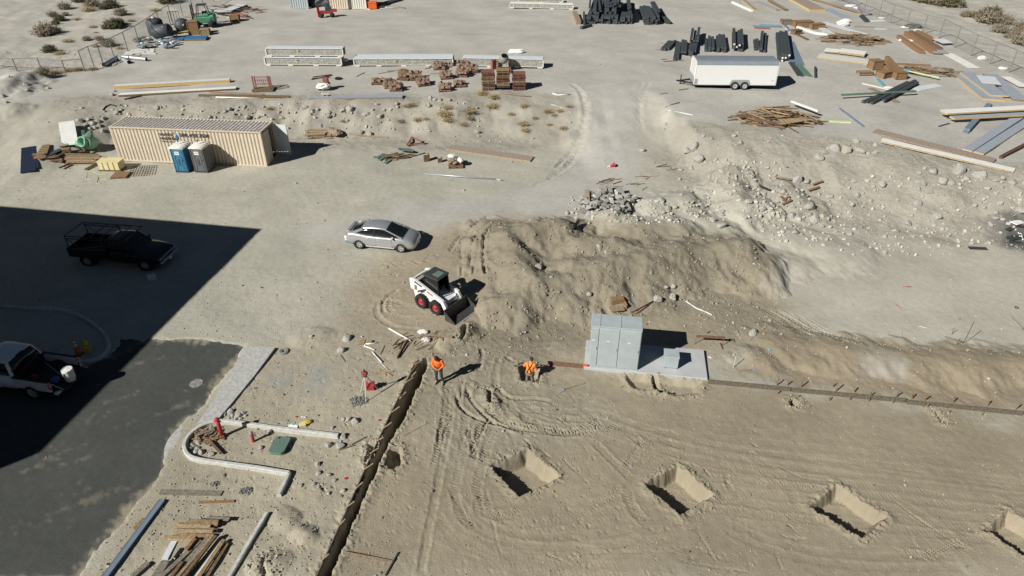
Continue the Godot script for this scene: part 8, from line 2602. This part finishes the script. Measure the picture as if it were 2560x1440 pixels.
	for e in [[1560, 1760, 500, 560, 220], [1760, 1960, 400, 560, 420], [1900, 2100, 470, 620, 260], [2100, 2560, 440, 640, 420], [1420, 1600, 490, 560, 160], [280, 740, 258, 330, 220], [740, 1200, 258, 330, 160]]:
		for i in e[4]:
			var q := P(rng.randf_range(e[0], e[1]), rng.randf_range(e[2], e[3]))
			var s := .05 + .22 * pow(rng.randf(), 3.0)
			rx.append(Transform3D(Basis.from_euler(Vector3(rng.randf() * 6, rng.randf() * 6, rng.randf() * 6)) * Basis.from_scale(Vector3(s * 1.4, s, s * 1.1)), q + Vector3(0, s * .15, 0)))
	rb.instance_count = rx.size()
	for i in rx.size():
		rb.set_instance_transform(i, rx[i])
		var v := rng.randf_range(.72, 1.1)
		rb.set_instance_color(i, Color(.46 * v, .44 * v, .395 * v))
	var ro := MultiMeshInstance3D.new()
	ro.multimesh = rb
	ro.material_override = M.vcol
	ro.name = "rubble"
	add_child(ro)
	ro.set_meta("kind", "stuff")
	tag(ro, "fine angular rubble strewn over the rocky banks", "rubble")
	var cl := MultiMesh.new()
	cl.transform_format = MultiMesh.TRANSFORM_3D
	cl.use_colors = true
	cl.mesh = rm[5]
	var cx := []
	for i in 2200:
		var px := rng.randf_range(1170, 1930)
		var py := rng.randf_range(545, 850)
		var q := P(px, py)
		var cc := coarse_c(q.x, q.z)
		if cc.x > .30:
			continue
		var s := .014 + .10 * pow(rng.randf(), 5.0)
		cx.append([Transform3D(Basis.from_euler(Vector3(rng.randf() * 6, rng.randf() * 6, 0)) * Basis.from_scale(Vector3.ONE * s * 2.0), q), cc])
	for c2 in CUTS:
		var poly := px_poly(c2[0])
		for i in 130:
			var k := rng.randi() % poly.size()
			var v := poly[k].lerp(poly[(k + 1) % poly.size()], rng.randf()) + Vector2(rng.randfn(0, .22), rng.randfn(0, .22))
			if inside_by(v, poly) > -.02:
				continue
			var s := .012 + .045 * pow(rng.randf(), 2.5)
			cx.append([Transform3D(Basis.from_euler(Vector3(rng.randf() * 6, rng.randf() * 6, 0)) * Basis.from_scale(Vector3.ONE * s * 2.0), Vector3(v.x, ground_y(v.x, v.y) + s * .3, v.y)), coarse_c(v.x, v.y)])
	cl.instance_count = cx.size()
	for i in cx.size():
		cl.set_instance_transform(i, cx[i][0])
		var v := rng.randf_range(.8, 1.12)
		cl.set_instance_color(i, Color(cx[i][1].x * v, cx[i][1].y * v, cx[i][1].z * v))
	var co := MultiMeshInstance3D.new()
	co.multimesh = cl
	co.material_override = M.vcol
	co.name = "dirt_clods"
	add_child(co)
	co.set_meta("kind", "stuff")
	tag(co, "loose clods of earth on the dirt pile and round the pits", "clods")
	var gm := MultiMesh.new()
	gm.transform_format = MultiMesh.TRANSFORM_3D
	gm.mesh = rm[2]
	var spots := []
	for e in [[13, 1030, 890, .32, 240], [14, 700, 750, .2, 120], [14, 445, 690, .13, 60]]:
		var cc := Q(e[0], e[1], e[2])
		for i in e[4]:
			var rr: float = sqrt(rng.randf()) * e[3]
			var an := rng.randf() * TAU
			var s := rng.randf_range(.03, .07)
			var q := Vector3(cc.x + cos(an) * rr * 1.4, 0, cc.z + sin(an) * rr)
			q.y = ground_y(q.x, q.z) + .02 + .1 * (1.0 - rr / e[3]) * rng.randf()
			spots.append(Transform3D(Basis.from_euler(Vector3(rng.randf() * 6, rng.randf() * 6, 0)) * Basis.from_scale(Vector3.ONE * s), q))
	gm.instance_count = spots.size()
	for i in spots.size():
		gm.set_instance_transform(i, spots[i])
	var go := MultiMeshInstance3D.new()
	go.multimesh = gm
	go.material_override = M.rock_grey
	go.name = "gravel_spill"
	add_child(go)
	go.set_meta("kind", "stuff")
	tag(go, "small spills of dark grey gravel on the trampled dirt", "gravel")
